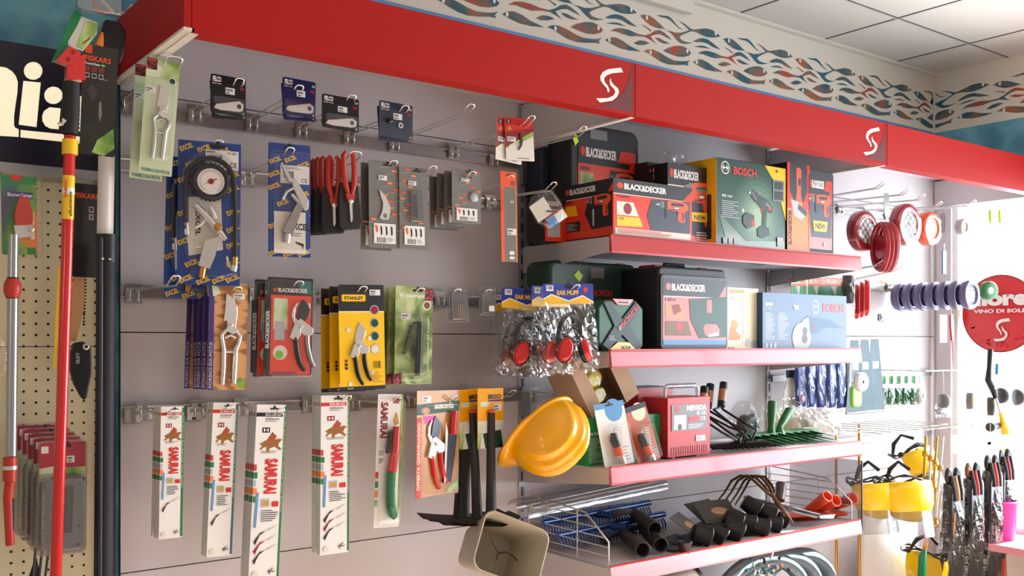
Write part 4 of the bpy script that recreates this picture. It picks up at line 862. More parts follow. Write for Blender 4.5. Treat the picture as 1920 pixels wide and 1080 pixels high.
# ---------------- top shelf
mat('caseblack', (24, 24, 26), .5); mat('bdorange2', (228, 56, 26), .32, coat=.2); mat('blueblack', (22, 36, 54), .5)
def carton(t, w_, h_, dep, m, side=None):
    b = B(); b.box(-w_/2, w_/2, 0, dep, 0, h_, m); return b
def bd_front(c, watt, new=False, pic='drill', low='offwhite'):
    c.r(0, 0, 1, 1, 'bdorange2').p([(0, 0), (1, 0), (1, .06), (.88, .26), (0, .26)], 'ink').p([(.74, .06), (1, .06), (1, .2), (.68, .2)] if new == 'case' else [(0, .262), (.88, .262), (.89, .27), (0, .275)], 'bdorange2' if new == 'case' else 'white')
    c.p([(.04, .12), (.06, .07), (.10, .07), (.12, .12), (.10, .17), (.06, .17)], 'bdorange2').t('BLACK&DECKER', .13, .07, .66, .18, 'white', .04).t(watt, .03, .29, .2, .34, 'ink', .03)
def mould_case(t, w_, h_, dep, m, latch='red', r=.03):
    b = B(); b.prism(rrect(-w_/2, w_/2, .006, h_, r, 6), .0, dep, m, True); o = obj('shell', b, t, bevel=.008, seg=3)
    b = B(); b.tube([(-w_*.16, dep*.5, h_-.003), (-w_*.14, dep*.5, h_+.014), (w_*.14, dep*.5, h_+.014), (w_*.16, dep*.5, h_-.003)], .006, m, 8); obj('handle', b, t)
    for q in (-1, 1):
        b = B(); b.box(q*w_*.33-.018, q*w_*.33+.018, dep*.3, dep*.72, h_-.004, h_+.008, latch); obj('latch', b, t, bevel=.002)
    for q in (-1, 1):
        b = B(); b.box(q*w_*.3-.02, q*w_*.3+.02, dep*.1, dep*.9, -.0, .007, m); obj('foot', b, t)
t = thing('tool_case', 'tall black drill case with label and yellow tag, back left of the top shelf', 'tool case', at(1136, 441, -.21)); c_, w_, h_ = boxspan(1070, 1198, 239, -.21, SH[0]); t.location = (c_.x, c_.y, SH[0]); 
b = B(); o_ = rrect(-w_/2, w_/2, .0, h_, .035, 6); b.prism(o_, 0, .115, 'caseblack', True); b.rect(-w_*.22, w_*.02, h_*.885, h_*.965, -.0004, 'mgrey'); obj('shell', b, t, bevel=.006, seg=3)
c = Card(w_*.84, h_*.74, y=-.0015, z1=h_*.86, x0=-w_*.40); bd_front(c, '600W', 'case'); c.r(.03, .36, .26, .56, 'leafy').r(.03, .6, .26, .8, 'lgrey').p([(.55, .3), (1, .3), (1, 1), (.7, 1), (.5, .6)], 'ink'); drill(c, .5, .32, .98, .8, 'orange'); obj('label', c.b, t)
b = B(); b.poly([(-.5*w_+.006, h_*.86), (-.5*w_+.02, h_*.9), (-.5*w_+.03, h_*.84), (-.5*w_+.016, h_*.8)], -.003, 'lime'); obj('price_tag', b, t)
t, w_, h_ = standing('tool_case', 'dark blue-black case standing behind, at the left end of the top shelf', 'tool case', 1016, 1075, 278, -.10, 0); b = B(); b.prism(rrect(-w_/2, w_/2+.03, .0, h_, .02, 5), 0, .08, 'blueblack', True); obj('shell', b, t, bevel=.006)
t, w_, h_ = standing('drill_box', 'black and red drill box mostly hidden, leftmost on the top shelf', 'drill box', 1022, 1062, 372, -.20, 0); b = carton(t, w_, h_, .09, 'black'); c = Card(w_, h_, z1=h_, b=b); bd_front(c, '500W'); c.r(.1, .5, .7, .9, 'lgrey'); obj('carton', b, t)
# corner carton with two printed faces
P0 = at(1150, 440, YF+.008); P1 = at(1297, 450, YF+.008); PL = atX(1057, 445, P0.x); w_ = P1.x-P0.x; dep = PL.y-P0.y; h_ = (450-335)/scale_at(P0)*.93
t = thing('drill_box', 'red and black drill box showing two printed faces on the top shelf corner', 'drill box', (P0.x, P0.y, SH[0]+.006))
b = B(); b.box(0, w_, 0, dep, 0, h_, 'bdorange2'); c = Card(w_, h_, z1=h_, x0=0, b=b)
bd_front(c, '710W'); c.p([(.04, .4), (.24, .4), (.31, .64), (.04, .64)], 'offwhite').c(.17, .52, .05, 'dred').p([(.04, .66), (.32, .66), (.36, .82), (.04, .84)], 'yellow').t('+50', .05, .67, .12, .73, 'ink').r(.02, .87, .98, .98, 'offwhite').p([(.47, .3), (.97, .27), (.97, .86), (.46, .86), (.41, .6)], 'slate'); drill(c, .55, .29, .95, .68, 'orange'); c.l(.05, .88, .9, .96, 3, 'red')
obj('carton', b, t)
b = B(); b.M = Matrix.Translation((0, dep, 0)) @ Matrix.Rotation(R(-90), 4, 'Z'); c = Card(dep, h_, z1=h_, x0=0, b=b); bd_front(c, '710W'); c.p([(.03, .38), (.26, .38), (.3, .57), (.05, .57)], 'yellow').r(.03, .68, .35, .86, 'ink').l(.06, .7, .32, .84, 4, 'lgrey').p([(.52, .3), (.98, .22), (.98, .84), (.58, .86), (.44, .56)], 'ink'); drill(c, .5, .26, .96, .66, 'orange'); c.p([(.6, .5), (.64, .5), (.64, .8), (.61, .8)], 'lgrey'); obj('side_print', b, t)
t, w_, h_ = standing('drill_box', 'worn black and red drill box with a yellow patch behind the corner box', 'drill box', 1252, 1339, 311, -.33, 0); b = carton(t, w_, h_, .12, 'ink'); c = Card(w_, h_, z1=h_, b=b)
bd_front(c, '14.4V'); c.p([(.45, .3), (1, .28), (1, .9), (.5, .85)], 'slate'); drill(c, .3, .2, 1.0, .75, 'orange', 'mgrey'); c.p([(.5, .57), (.86, .56), (.82, .68), (.5, .68)], 'yellow').t('NEW', .55, .6, .8, .66, 'ink', .03).l(.6, .8, .95, .95, 5, 'offwhite'); obj('carton', b, t)
t, w_, h_ = standing('battery_box', 'small black box wedged between the black case and the worn drill box', 'battery box', 1214, 1252, 306, -.27, 0); b = carton(t, w_, h_, .10, 'ink'); c = Card(w_, h_, z1=h_, b=b); c.c(.15, .1, .06, 'bdorange2').t('BLACK&', .28, .06, .9, .12, 'white', .03).t('DECKER', .28, .14, .9, .2, 'white', .03); obj('carton', b, t)
t = thing('plastic_wrap', 'crumpled clear plastic wrap lying on top of the worn drill box', 'plastic wrap', at(1262, 312, -.28)); b = bag_mesh(.10, .12, .06, .03, 12, 6, seed=8); obj('film', b, t, loc=(0, 0, .052))
# green cordless drill box
mat('greenbox', (24, 66, 52), .35, coat=.2); ramp_mat('greenfade', [(.2, (28, 70, 56)), (.8, (150, 170, 130))], 3, .35, coat=.4)
t, w_, h_ = standing('drill_box', 'large green cordless drill box with yellow corner on the top shelf', 'drill box', 1343, 1473, 306, -.37, 0); b = carton(t, w_, h_, .17, 'greenbox'); c = Card(w_, h_, z1=h_, b=b)
[mat('gf%d' % i, (28+17*i, 70+15*i, 56+12*i), .35) for i in range(8)]; [c.c(.58, .62, .40-.045*i, 'gf%d' % i, 1.15) for i in range(8)]; c.p([(.02, .6), (.16, .98), (.98, .98), (.98, .86), (.4, .9)], 'greenfade').p([(.68, 0), (1, 0), (1, .62), (.96, .5), (.86, .22)], 'styellow').c(.12, .1, .06, 'paper').c(.12, .1, .05, 'greenbox').r(.075, .092, .165, .108, 'paper').r(.09, .07, .1, .13, 'paper').r(.14, .07, .15, .13, 'paper').t('BOSCH', .23, .07, .56, .16, 'red', .04).t('PSR 14,4', .07, .4, .21, .43, 'white', .03).l(.07, .46, .32, .66, 9, 'lgrey', .35)
c.r(.8, .15, .97, .4, 'mgrey').r(.82, .17, .95, .26, 'ink').r(.82, .28, .95, .38, 'ink').t('+', .84, .03, .88, .07, 'ink').t('+', .34, .53, .38, .58, 'white', .04)
drill(c, .44, .3, .8, .85, 'dgreen', 'dgrey', kind='cordless'); c.p([(.36, .62), (.42, .57), (.52, .6), (.52, .72), (.42, .76), (.36, .7)], 'dgrey').r(.48, .66, .53, .72, 'red').r(.86, .82, .95, .93, 'lgrey')
for k in range(3): c.r(.08+k*.075, .88, .14+k*.075, .95, 'lgrey')
obj('carton', b, t)
b = B(); b.box(-w_/2-.0006, -w_/2, .0, .17, .0, h_*1.0, 'styellow'); b.box(-w_/2-.001, -w_/2-.0006, .02, .15, h_*.1, h_*.6, 'greenbox'); obj('yellow_side', b, t)
b = B(); b.add([(-w_/2, 0, h_), (w_*.1, 0, h_), (w_*.1, .03, h_+.012), (-w_/2, .05, h_+.014)], [(0, 1, 2, 3)], 'greenbox').add([(w_*.2, 0, h_), (w_/2, 0, h_), (w_/2, .04, h_+.006), (w_*.25, .04, h_+.01)], [(0, 1, 2, 3)], 'styellow'); obj('top_flap', b, t)
t, w_, h_ = standing('tool_box', 'narrow orange and black detail tool box on its end beside the green box', 'tool box', 1476, 1518, 307, -.375, 0); b = carton(t, w_, h_, .19, 'black'); c = Card(w_, h_, z1=h_, b=b)
c.r(.0, 0, 1, 1, 'lorange').p([(0, 0), (1, 0), (1, .3), (.8, .42), (.2, .42), (0, .3)], 'ink').p([(0, .0), (.12, 0), (.1, .3), (.4, .5), (0, .5)], 'bdorange2').p([(1, 0), (.88, 0), (.9, .3), (.6, .5), (1, .5)], 'bdorange2').p([(.4, .06), (.5, .04), (.62, .06), (.6, .34), (.66, .42), (.38, .42), (.42, .3)], 'orange').r(.48, .16, .6, .24, 'ink').p([(.15, .4), (.45, .42), (.8, .5), (.85, .56), (.6, .62), (.3, .58)], 'lgrey').p([(.5, .44), (.9, .52), (.85, .58), (.45, .5)], 'dgrey').t('BLACK&DECKER', .05, .52, .2, .9, 'ink', .04, up=True).r(.3, .95, .7, .98, 'orange'); obj('carton', b, t)
t, w_, h_ = standing('tool_case', 'black drill case with bright reflecting label at the right end of the top shelf', 'tool case', 1512, 1563, 320, -.375, 0); b = B(); b.prism(rrect(-w_/2, w_/2, .0, h_, .016, 5), 0, .1, 'caseblack', True).box(-w_*.05, w_*.25, .02, .06, h_, h_+.004, 'red'); obj('shell', b, t, bevel=.004)
c = Card(w_*.84, h_*.86, y=-.001, z1=h_*.94, x0=-w_*.42); bd_front(c, '710W', 'case'); c.p([(.0, .36), (.98, .36), (.98, .84), (.1, .84)], 'slate'); drill(c, .05, .26, .95, .56, 'orange'); c.p([(.15, .62), (.8, .62), (.74, .76), (.2, .76)], 'yellow').t('NEW', .26, .65, .7, .73, 'ink', .04).c(.66, .93, .05, 'white'); obj('label', c.b, t)
# ---------------- second shelf
mat('boschgreen', (30, 58, 46), .42); mat('xgreen', (38, 92, 66), .38); mat('xdark', (36, 52, 50), .4)
t, w_, h_ = standing('tool_case', 'large dark green rounded case at the back left of the second shelf', 'tool case', 1030, 1196, 492, -.20, 1); b = B(); b.prism(rrect(-w_/2, w_/2, 0, h_, .03, 6), 0, .12, 'boschgreen', True); obj('shell', b, t, bevel=.012, seg=4)
b = B(); b.text('BOSCH', -w_*.02, w_*.19, h_*.62, h_*.69, -.001, 'red', .05); obj('logo', b, t)
b = B(); b.rect(-w_*.05, w_*.1, h_*.82, h_*.94, -.0012, 'mgrey'); obj('sticker', b, t); b = B(); b.poly([(-w_*.24, h_*.84), (-w_*.19, h_*.9), (-w_*.14, h_*.84), (-w_*.18, h_*.77)], -.0015, 'lime'); obj('price_tag', b, t)
for k, (x0, x1) in enumerate(((-.2, -.1), (.3, .37))): b = B(); b.box(w_*x0, w_*x1, .01, .05, h_-.006, h_+.003, 'red'); obj('latch', b, t)
t, w_, h_ = standing('bit_set_case', 'small green octagonal bit set case with yellow base label on the second shelf', 'bit set case', 1122, 1206, 560, -.355, 1); X = w_; H_ = h_
b = B(); b.prism([(-.34*X, 0), (.42*X, 0), (.5*X, .1*H_), (.5*X, .82*H_), (.34*X, .97*H_), (-.34*X, .97*H_), (-.5*X, .82*H_), (-.5*X, .16*H_)], 0, .05, 'xgreen'); obj('shell', b, t, bevel=.005)
b = B(); 
for s_ in (1, -1): b.prism([(-.42*X*s_, .93*H_), (-.3*X*s_, .95*H_), (0, .62*H_), (.3*X*s_, .95*H_), (.42*X*s_, .85*H_), (.18*X*s_, .48*H_), (.44*X*s_, .12*H_), (.3*X*s_, .02*H_), (0, .3*H_), (-.3*X*s_, .02*H_), (-.44*X*s_, .12*H_), (-.18*X*s_, .48*H_)][::s_], -.005-.001*(s_ < 0), -.001, 'xdark') if s_ == 1 else None
obj('cross_rib', b, t, bevel=.002)
b = B(); b.text('BOSCH', -.1*X, .42*X, .62*H_, .72*H_, -.0066, 'red', .04, rot=42).disc(-.06*X, .44*H_, .008, -.0066, 'lgrey').disc(-.06*X, .44*H_, .0062, -.0068, 'xdark').rect(-.075*X, -.045*X, .41*H_, .47*H_, -.007, 'lgrey').lines(-.3*X, -.12*X, .2*H_, .3*H_, 3, -.0066, 'lgrey'); obj('logo', b, t)
b = B(); b.poly([(-.32*X, .015*H_), (.32*X, .015*H_), (.14*X, .17*H_), (-.1*X, .17*H_)], -.006, 'styellow').text('X34', -.05*X, .18*X, .04*H_, .1*H_, -.0064, 'ink', .03); obj('label', b, t)
b = B(); b.prism([(-.22*X, .99*H_), (.25*X, .99*H_), (.14*X, .88*H_), (-.1*X, .88*H_)], -.006, .03, 'gloss_red').box(-.08*X, .12*X, -.0075, -.006, .915*H_, .94*H_, 'ink'); obj('handle', b, t)
t, w_, h_ = standing('tool_case', 'black cordless tool case with shiny picture label and red latches on the second shelf', 'tool case', 1234, 1362, 502, -.365, 1, yaw=0)
mould_case(t, w_, h_, .17, 'caseblack', 'red', .02)
b = B(); b.prism(rrect(-w_*.49, w_*.49, h_*.02, h_*.9, .014, 5), -.008, 0, 'dgrey', True); obj('frame', b, t, bevel=.002)
c = Card(w_*.92, h_*.78, y=-.0086, z1=h_*.85); bd_front(c, '18V'); c.r(.0, .92, 1, 1, 'lblue').p([(.03, .36), (.28, .36), (.35, .6), (.04, .6)], 'tan').p([(.12, .4), (.24, .38), (.28, .48), (.16, .55)], 'dred').p([(.03, .64), (.38, .64), (.44, .86), (.03, .86)], 'brown').c(.25, .72, .05, 'red').p([(.4, .3), (1, .24), (1, .88), (.56, .9), (.42, .62)], 'dgreen').p([(.62, .74), (.66, .68), (.84, .68), (.9, .78), (.86, .84), (.66, .86)], 'bdorange2').p([(.7, .84), (.88, .8), (.88, .86), (.7, .88)], 'paper').r(.68, .3, .76, .5, 'bdorange2'); obj('label', c.b, t)
t, w_, h_ = standing('appliance_box', 'pale cream box with faint orange picture beside the black case', 'appliance box', 1362, 1422, 540, -.34, 1); b = carton(t, w_, h_, .12, 'cream'); c = Card(w_, h_, z1=h_, b=b)
c.r(.05, .02, .6, .1, 'offwhite').r(.08, .035, .55, .085, 'gold').l(.06, .14, .3, .2, 2, 'tan').p([(.1, .7), (.2, .5), (.3, .7), (.45, .78), (.4, .84), (.05, .84)], 'lorange').c(.25, .6, .1, 'gold').r(.5, .15, .54, .9, 'offwhite').c(.65, .88, .08, 'lgrey').c(.85, .91, .09, 'lgrey').r(.03, .96, .25, .975, 'ink'); obj('carton', b, t)
mat('bluebox', (28, 74, 116), .4, coat=.15)
t, w_, h_ = standing('grinder_box', 'long blue angle grinder box at the right end of the second shelf', 'grinder box', 1430, 1587, 552, -.365, 1); b = carton(t, w_, h_, .11, 'bluebox'); c = Card(w_, h_, z1=h_, b=b)
c.t('GWS', .03, .17, .11, .23, 'white', .05).l(.04, .26, .14, .28, 1, 'lgrey').l(.03, .34, .14, .82, 14, 'lgrey', .4).l(.17, .34, .29, .82, 14, 'lgrey', .4).c(.61, .22, .045, 'lgrey', 1.15).c(.61, .22, .038, 'bluebox', 1.15).r(.59, .2, .63, .23, 'lgrey').t('BOSCH', .7, .15, .96, .31, 'red', .05)
for k in range(3): c.r(.03+k*.045, .88, .06+k*.045, .96, 'lgrey')
c.p([(.34, .2), (.4, .2), (.41, .28), (.36, .28)], 'offwhite').p([(.5, .42), (.52, .38), (.62, .42), (.78, .44), (.86, .52), (.97, .6), (.86, .6), (.78, .58), (.68, .62), (.66, .7), (.55, .72)], 'boxblue').c(.44, .78, .11, 'lgrey').p([(.4, .62), (.46, .46), (.52, .4), (.54, .7), (.5, .8), (.4, .78)], 'offwhite').c(.475, .8, .035, 'dgrey').c(.48, .66, .03, 'dgrey').t('PRO', .56, .56, .61, .6, 'red', .03); obj('carton', b, t)
# ---------------- third shelf
mat('cardboard', (186, 152, 124), .7, noise=.04, nscale=20); mat('gogglefilm', (214, 188, 20), .25, coat=.3)
mat('leafbox', (20, 130, 74), .4)
t, w_, h_ = standing('grinder_box', 'green disc grinder box under the open cardboard box on the third shelf', 'grinder box', 1100, 1238, 780, -.335, 2); b = carton(t, w_, h_, .13, 'leafbox'); c = Card(w_, h_, z1=h_, b=b)
c.t('Disc Grinder', .03, .3, .2, .36, 'paper', .02).l(.03, .42, .2, .92, 13, 'lgrey', .35).c(.36, .78, .1, 'ink').p([(.3, .35), (.5, .28), (.85, .4), (.9, .52), (.6, .56), (.4, .6)], 'ink').t('ARCHE', .5, .08, .8, .2, 'paper', .04).l(.6, .8, .95, .9, 3, 'lgrey', .3).r(.03, .93, .97, .94, 'lgrey'); obj('carton', b, t)
# open cardboard tray with yellow goggles, leaning
t = thing('cardboard_box', 'open cardboard box of yellow goggles tilted on the green grinder box', 'cardboard box', at(1108, 782, -.27), 0)
ex = (at(1068, 700, -.30)-at(1108, 782, -.27)); ux = (at(1220, 745, -.27)-at(1108, 782, -.27)); 
t.rotation_euler = (Matrix.Rotation(R(-8), 3, 'X') @ Matrix.Rotation(R(-26), 3, 'Y')).to_euler(); t.location = at(1128, 790, -.315); 
b = B(); W, Hh, D = .215, .20, .11; T = .003
b.box(-.03, W-.03, D-T, D, 0, Hh, 'cardboard').box(-.03, -.03+T, 0, D, 0, Hh, 'cardboard').box(W-.03-T, W-.03, 0, D, 0, Hh, 'cardboard').box(-.03, W-.03, 0, D, 0, T, 'cardboard').box(-.03, W-.03, 0, D, Hh-T, Hh, 'cardboard').box(-.03, .022, -T, 0, 0, Hh, 'cardboard').box(W-.095, W-.03, -T, 0, 0, Hh, 'cardboard'); obj('box', b, t)
for k, (x, z) in enumerate(((.062, .115), (.06, .06), (.058, .17))):
    g = thing('safety_goggles', ['yellow bagged goggles in the middle of the cardboard box', 'yellow bagged goggles at the bottom of the cardboard box', 'yellow bagged goggles at the top of the cardboard box'][k], 'safety goggles', (0, 0, 0), 0, 'yellow goggles in the cardboard box')
    g.matrix_world = Matrix.Translation(t.location) @ t.rotation_euler.to_matrix().to_4x4() @ Matrix.Translation((x, .030+.012*(k % 2), z))
    b = B(); b.dome(arc(0, 0, .040, 0, 340, 17, rz=.028), .012, -.012, 'gogglefilm', .3, 4); obj('lens', b, g)
    b = B(); b.tube([(x2, .012, z2) for x2, z2 in arc(0, 0, .042, 0, 340, 17, rz=.030)], .004, 'dgrey', 6, closed=True); obj('frame', b, g)
    obj('bag', bag_mesh(.075, .08, .06, .02, 10, 8, seed=20+k), g, loc=(0, 0, .03))
def wrench_pack(label, xl, xr, yt, yb, bg, roll):
    s0 = SH[2]; c0, w_, _ = span(xl, xr, yt, yb, -.385); s = scale_at(c0); h_ = (yb-yt)/s*1.02
    t = thing('wrench_pack', label, 'wrench pack', (c0.x, -.355, s0+h_*math.cos(R(roll))*.985+.002), R(-4), 'leaning hex key packs', R(roll), R(-9)); c = Card(w_, h_); card_body(w_, h_, bg, b=c.b)
    c.c(.62, .13, .3, 'cream' if bg == 'rustcard' else 'lblue').r(0, 0, 1, .09, 'ink' if bg == 'rustcard' else 'lblue').hole(.5, .04, .26).l(.62, .7, .95, .95, 5, 'lgrey'); obj('card', c.b, t)
    b = B(); b.tube([(.002, -.014, -h_*.97), (-.002, -.014, -h_*.86)], .011, 'steel', 12).tube([(-.004, -.014, -h_*.84), (-.008, -.014, -h_*.70)], .0125, 'orange', 12).tube([(-.009, -.014, -h_*.69), (-.015, -.014, -h_*.58), (-.014, -.014, -h_*.48)], [.012, .013, .009], 'black', 12); obj('holder', b, t)
    for k in range(7):
        b = B(); z = -h_*(.42+k*.042); b.tube([(-.018+k*.001, -.016, z-.02), (-.012, -.018, z), (-.002, -.019, z+.005), (.016-k*.001, -.020, z-.003)], .0024, 'chrome', 6); obj('hex_key', b, t)
    b = B(); b.dome(rrect(-w_*.44, w_*.44, -h_*.98, -h_*.34, .008), -.001, -.026, 'clear', .1, 3); obj('blister', b, t)
ramp_mat('rustcard', [(.3, (150, 66, 36)), (.7, (196, 92, 50))], 6, .35, coat=.4)
wrench_pack('pale hex key pack leaning on the green box, left one', 1127, 1180, 748, 866, 'white', -6)
wrench_pack('rust coloured hex key pack leaning on the green box, right one', 1180, 1222, 752, 862, 'rustcard', -13)
mat('nevadared', (200, 44, 50), .4)
t, w_, h_ = standing('battery_charger', 'red battery charger with clear handle and gauge panel on the third shelf', 'battery charger', 1252, 1331, 745, -.365, 2, dz=.006)
b = B(); b.box(-w_/2, w_/2, 0, .11, 0, h_, 'nevadared')
for k in range(16): b.box(-w_*.42+k*w_*.055, -w_*.42+k*w_*.055+.002, -.0012, 0, h_*.04, h_*.17, 'dred')
obj('housing', b, t, bevel=.004)
c = Card(w_*.84, h_*.44, y=-.002, z1=h_*.88); c.r(0, 0, 1, 1, 'mgrey').t('NEVADA', .42, .03, .98, .24, 'white', .06).t('15', .84, .28, .96, .42, 'white', .04).c(.74, .35, .05, 'lgrey').r(.06, .4, .4, .95, 'offwhite').c(.22, .85, .06, 'dgrey').c(.15, .18, .06, 'red').p([(.46, .5), (.76, .44), (.76, .66), (.48, .7)], 'red').t('CE', .8, .5, .95, .64, 'white').l(.46, .76, .96, .95, 3, 'paper'); obj('panel', c.b, t)
b = B(); b.tube([(-w_*.42, .03, h_), (-w_*.42, .03, h_+.03), (-w_*.36, .03, h_+.036), (w_*.3, .03, h_+.036), (w_*.36, .03, h_+.03), (w_*.36, .03, h_)], .008, 'clear_haze', 8); obj('handle', b, t)
for q in (-.3, .28): b = B(); b.lathe([(.009, -.006), (.009, .0)], 'white', (w_*q, .02, 0), axis='z', n=12); obj('foot', b, t)
b = B(); b.rect(w_*.15, w_*.38, h_*.24, h_*.34, -.0022, 'paper').lines(w_*.17, w_*.36, h_*.26, h_*.32, 2, -.0026, 'mgrey'); obj('price_label', b, t)
t, w_, h_ = standing('charger_box', 'dark-topped red box behind the battery charger on the third shelf', 'charger box', 1196, 1262, 728, -.22, 2); b = carton(t, w_, h_, .12, 'nevadared'); b.box(-w_/2, w_/2, .0, .12, h_, h_+.004, 'dgrey'); c = Card(w_, h_, z1=h_, b=b); c.t('Oxygenated', .1, .2, .9, .26, 'lgrey').r(.1, .35, .9, .7, 'dred'); obj('carton', b, t)
# rakes: a bow rake of dark steel
def bow_rake(name, label, cat, group, socket, neck, bar, m, label_m=None, ntine=12, tl=.045, tdir=(0, -.3, -.1), loc=None):
    """socket=(top,bottom), neck=[paths], bar=(a,b) in world points"""
    o = Vector(loc if loc is not None else bar[0]); t = thing(name, label, cat, o, 0, group); L_ = lambda p: Vector(p)-o
    b = B(); b.tube([L_(socket[0]), L_(socket[1])], .014, m, 12); obj('socket', b, t)
    if label_m: b = B(); a = L_(socket[0]).lerp(L_(socket[1]), .3); e = L_(socket[0]).lerp(L_(socket[1]), .8); b.tube([a, e], .0146, label_m, 12, cap=False); obj('sleeve_label', b, t)
    for pth in neck: b = B(); b.tube([L_(p) for p in pth], .0042, m, 8); obj('neck', b, t)
    b = B(); a, e = L_(bar[0]), L_(bar[1]); b.tube([a, e], .0065, m, 6)
    for k in range(ntine):
        p = a.lerp(e, (k+.5)/ntine); d = Vector(tdir)*tl; b.tube([p, p+d*.6, p+d+Vector((0, 0, -.004))], [.004, .0035, .0015], m, 5)
    obj('rake_head', b, t)
def A(px, py, Y): return at(px, py, Y)
for k, (dx_, dy_, Yo, lb) in enumerate(((0, 0, 0, 'bow rake with tall labelled socket, nearest the green rakes'), (-25, 3, .03, 'bow rake with labelled socket, standing second behind'), (-36, 8, -.02, 'bow rake with labelled socket, beside the red charger'))):
    s_ = (A(1357+dx_, 718+dy_, -.20+Yo), A(1352+dx_, 762+dy_, -.22+Yo)); e_ = A(1424+dx_*.6, 838+dy_*.4, -.36+Yo*.5)
    n1 = [s_[1], A(1356+dx_, 768+dy_, -.23+Yo), A(1400+dx_*.9, 796+dy_*.6, -.30+Yo*.6), A(1418+dx_*.7, 806+dy_*.5, -.34+Yo*.5), e_]
    n2 = [s_[1], A(1338+dx_, 768+dy_, -.24+Yo), A(1385+dx_*.9, 806+dy_*.5, -.36+Yo*.4), A(1402+dx_*.6, 822+dy_*.4, -.39+Yo*.2), A(1404+dx_*.5, 840, -.40)]
    a_ = Vector((e_.x-.17, -.30+Yo*.6, SH[2]+.012+.006*k)); c_ = Vector((e_.x+.10, -.33+Yo*.5, SH[2]+.012+.006*k))
    n1[-1] = a_.lerp(c_, .62); n2[-1] = a_.lerp(c_, .5)
    bow_rake('bow_rake', 'dark steel '+lb, 'rake', 'dark bow rakes on the third shelf', s_, [n1, n2], (a_, c_), 'iron', 'tan', 11, .05, (.15, -1, .0))
mat('rakegreen', (26, 104, 44), .4)
for k in range(2):
    s_ = ((A(1448, 754, -.22), A(1446, 800, -.24)), (A(1480, 770, -.22), A(1462, 800, -.24)))[k]
    z = SH[2]+.016+.014*k; a_ = Vector((A(1410, 815, -.25).x, -.26+.03*k, z)); c_ = Vector((A(1524, 815, -.25).x+.02*k, -.24+.03*k, z))
    t = thing('plastic_rake', ['green plastic rake with upright socket on the third shelf', 'green plastic rake with slanting socket on the third shelf'][k], 'rake', a_, 0, 'green plastic rakes'); L_ = lambda p: Vector(p)-a_
    b = B(); b.tube([L_(s_[0]), L_(s_[0]).lerp(L_(s_[1]), .5), L_(s_[1]), L_((s_[1].x, s_[1].y, z))], [.017, .016, .011, .02], 'rakegreen', 12); obj('socket', b, t)
    b = B(); w0 = (c_-a_).length; b.box(-.01, w0+.01, -.025, .045, -.004, .008, 'rakegreen')
    for i in range(8): x = (i+.5)*w0/8; b.add([(x-.024, -.02, .008), (x+.010, -.02, -.002), (x+.040, -.10, -.014), (x+.026, -.10, -.012), (x-.024, -.02, .004), (x+.010, -.02, -.007)], [(0, 1, 2, 3), (4, 3, 2, 5), (0, 3, 4), (1, 5, 2)], 'rakegreen')
    obj('rake_head', b, t)
# bags behind the rakes
for k, (px, py, Y, w0, w1, h0, lb, mt) in enumerate(((1395, 740, -.14, .06, .15, .15, 'crumpled clear bag of dark fittings behind the bow rakes', 'clear_film'), (1470, 752, -.10, .20, .26, .15, 'clear bag of pale parts behind the green rakes', 'clear_film'), (1535, 765, -.20, .16, .24, .11, 'glaring white plastic bag at the right end of the third shelf', 'white_film'))):
    if k == 2: clear_mat('white_film', alpha=.55, rough=.25, bump=.6, nscale=10)
    p = A(px, py, Y); p.z = SH[2]+h0; t = thing('goods_bag', lb, 'bag', p, R(-6)); obj('film', bag_mesh(w0, w1, h0-.002, .05, 14, 10, mt, seed=30+k), t)
    b = B()
    if k == 0: b.dome(arc(0, -.09, .04, 0, 330, 11), 0, -.03, 'dgrey', .4, 3).tube([(.03, 0, -.06), (.06, 0, -.10)], .018, 'dgreen', 10)
    else: b.box(-.08, .09, -.02, .02, -h0+.004, -h0*.35, 'offwhite' if k == 2 else 'cream')
    obj('contents', b, t, bevel=.008)
# ---------------- fourth shelf
def wire_guard(label, X, H0=.115, rise=.02):
    t = thing('wire_divider', label, 'wire divider', (X, 0, SH[3]), 0, 'chrome wire dividers'); b = B(); r = .0019
    top = H0+.05; frame = [(0, YF+.02, .002), (0, YF+.02, H0*.62), (0, YF+.12, H0+.03), (0, -.03, top), (0, -.02, .002)]
    b.tube(frame, .0026, 'steel', 7); b.tube([(0, YF+.02, .004), (0, -.02, .004)], r, 'steel', 6)
    for k in range(1, 6):
        z = .004+k*.026; y0 = YF+.02 if z < H0*.62 else YF+.02+(z-H0*.62)/(H0*.38+.03)*.10
        if z < top-.01: b.tube([(0, min(y0, -.05), z), (0, -.02, z)], r, 'steel', 6)
    b.tube([(0, YF+.16, .002), (0, YF+.16, H0+.032)], r, 'steel', 6); obj('wire_frame', b, t)
wire_guard('chrome wire divider at the left end of the fourth shelf', MW+.015)
wire_guard('chrome wire divider at the right end of the fourth shelf beside the orange shovels', 2*MW-.03)
mat('rakeblue', (22, 66, 140), .25, coat=.4)
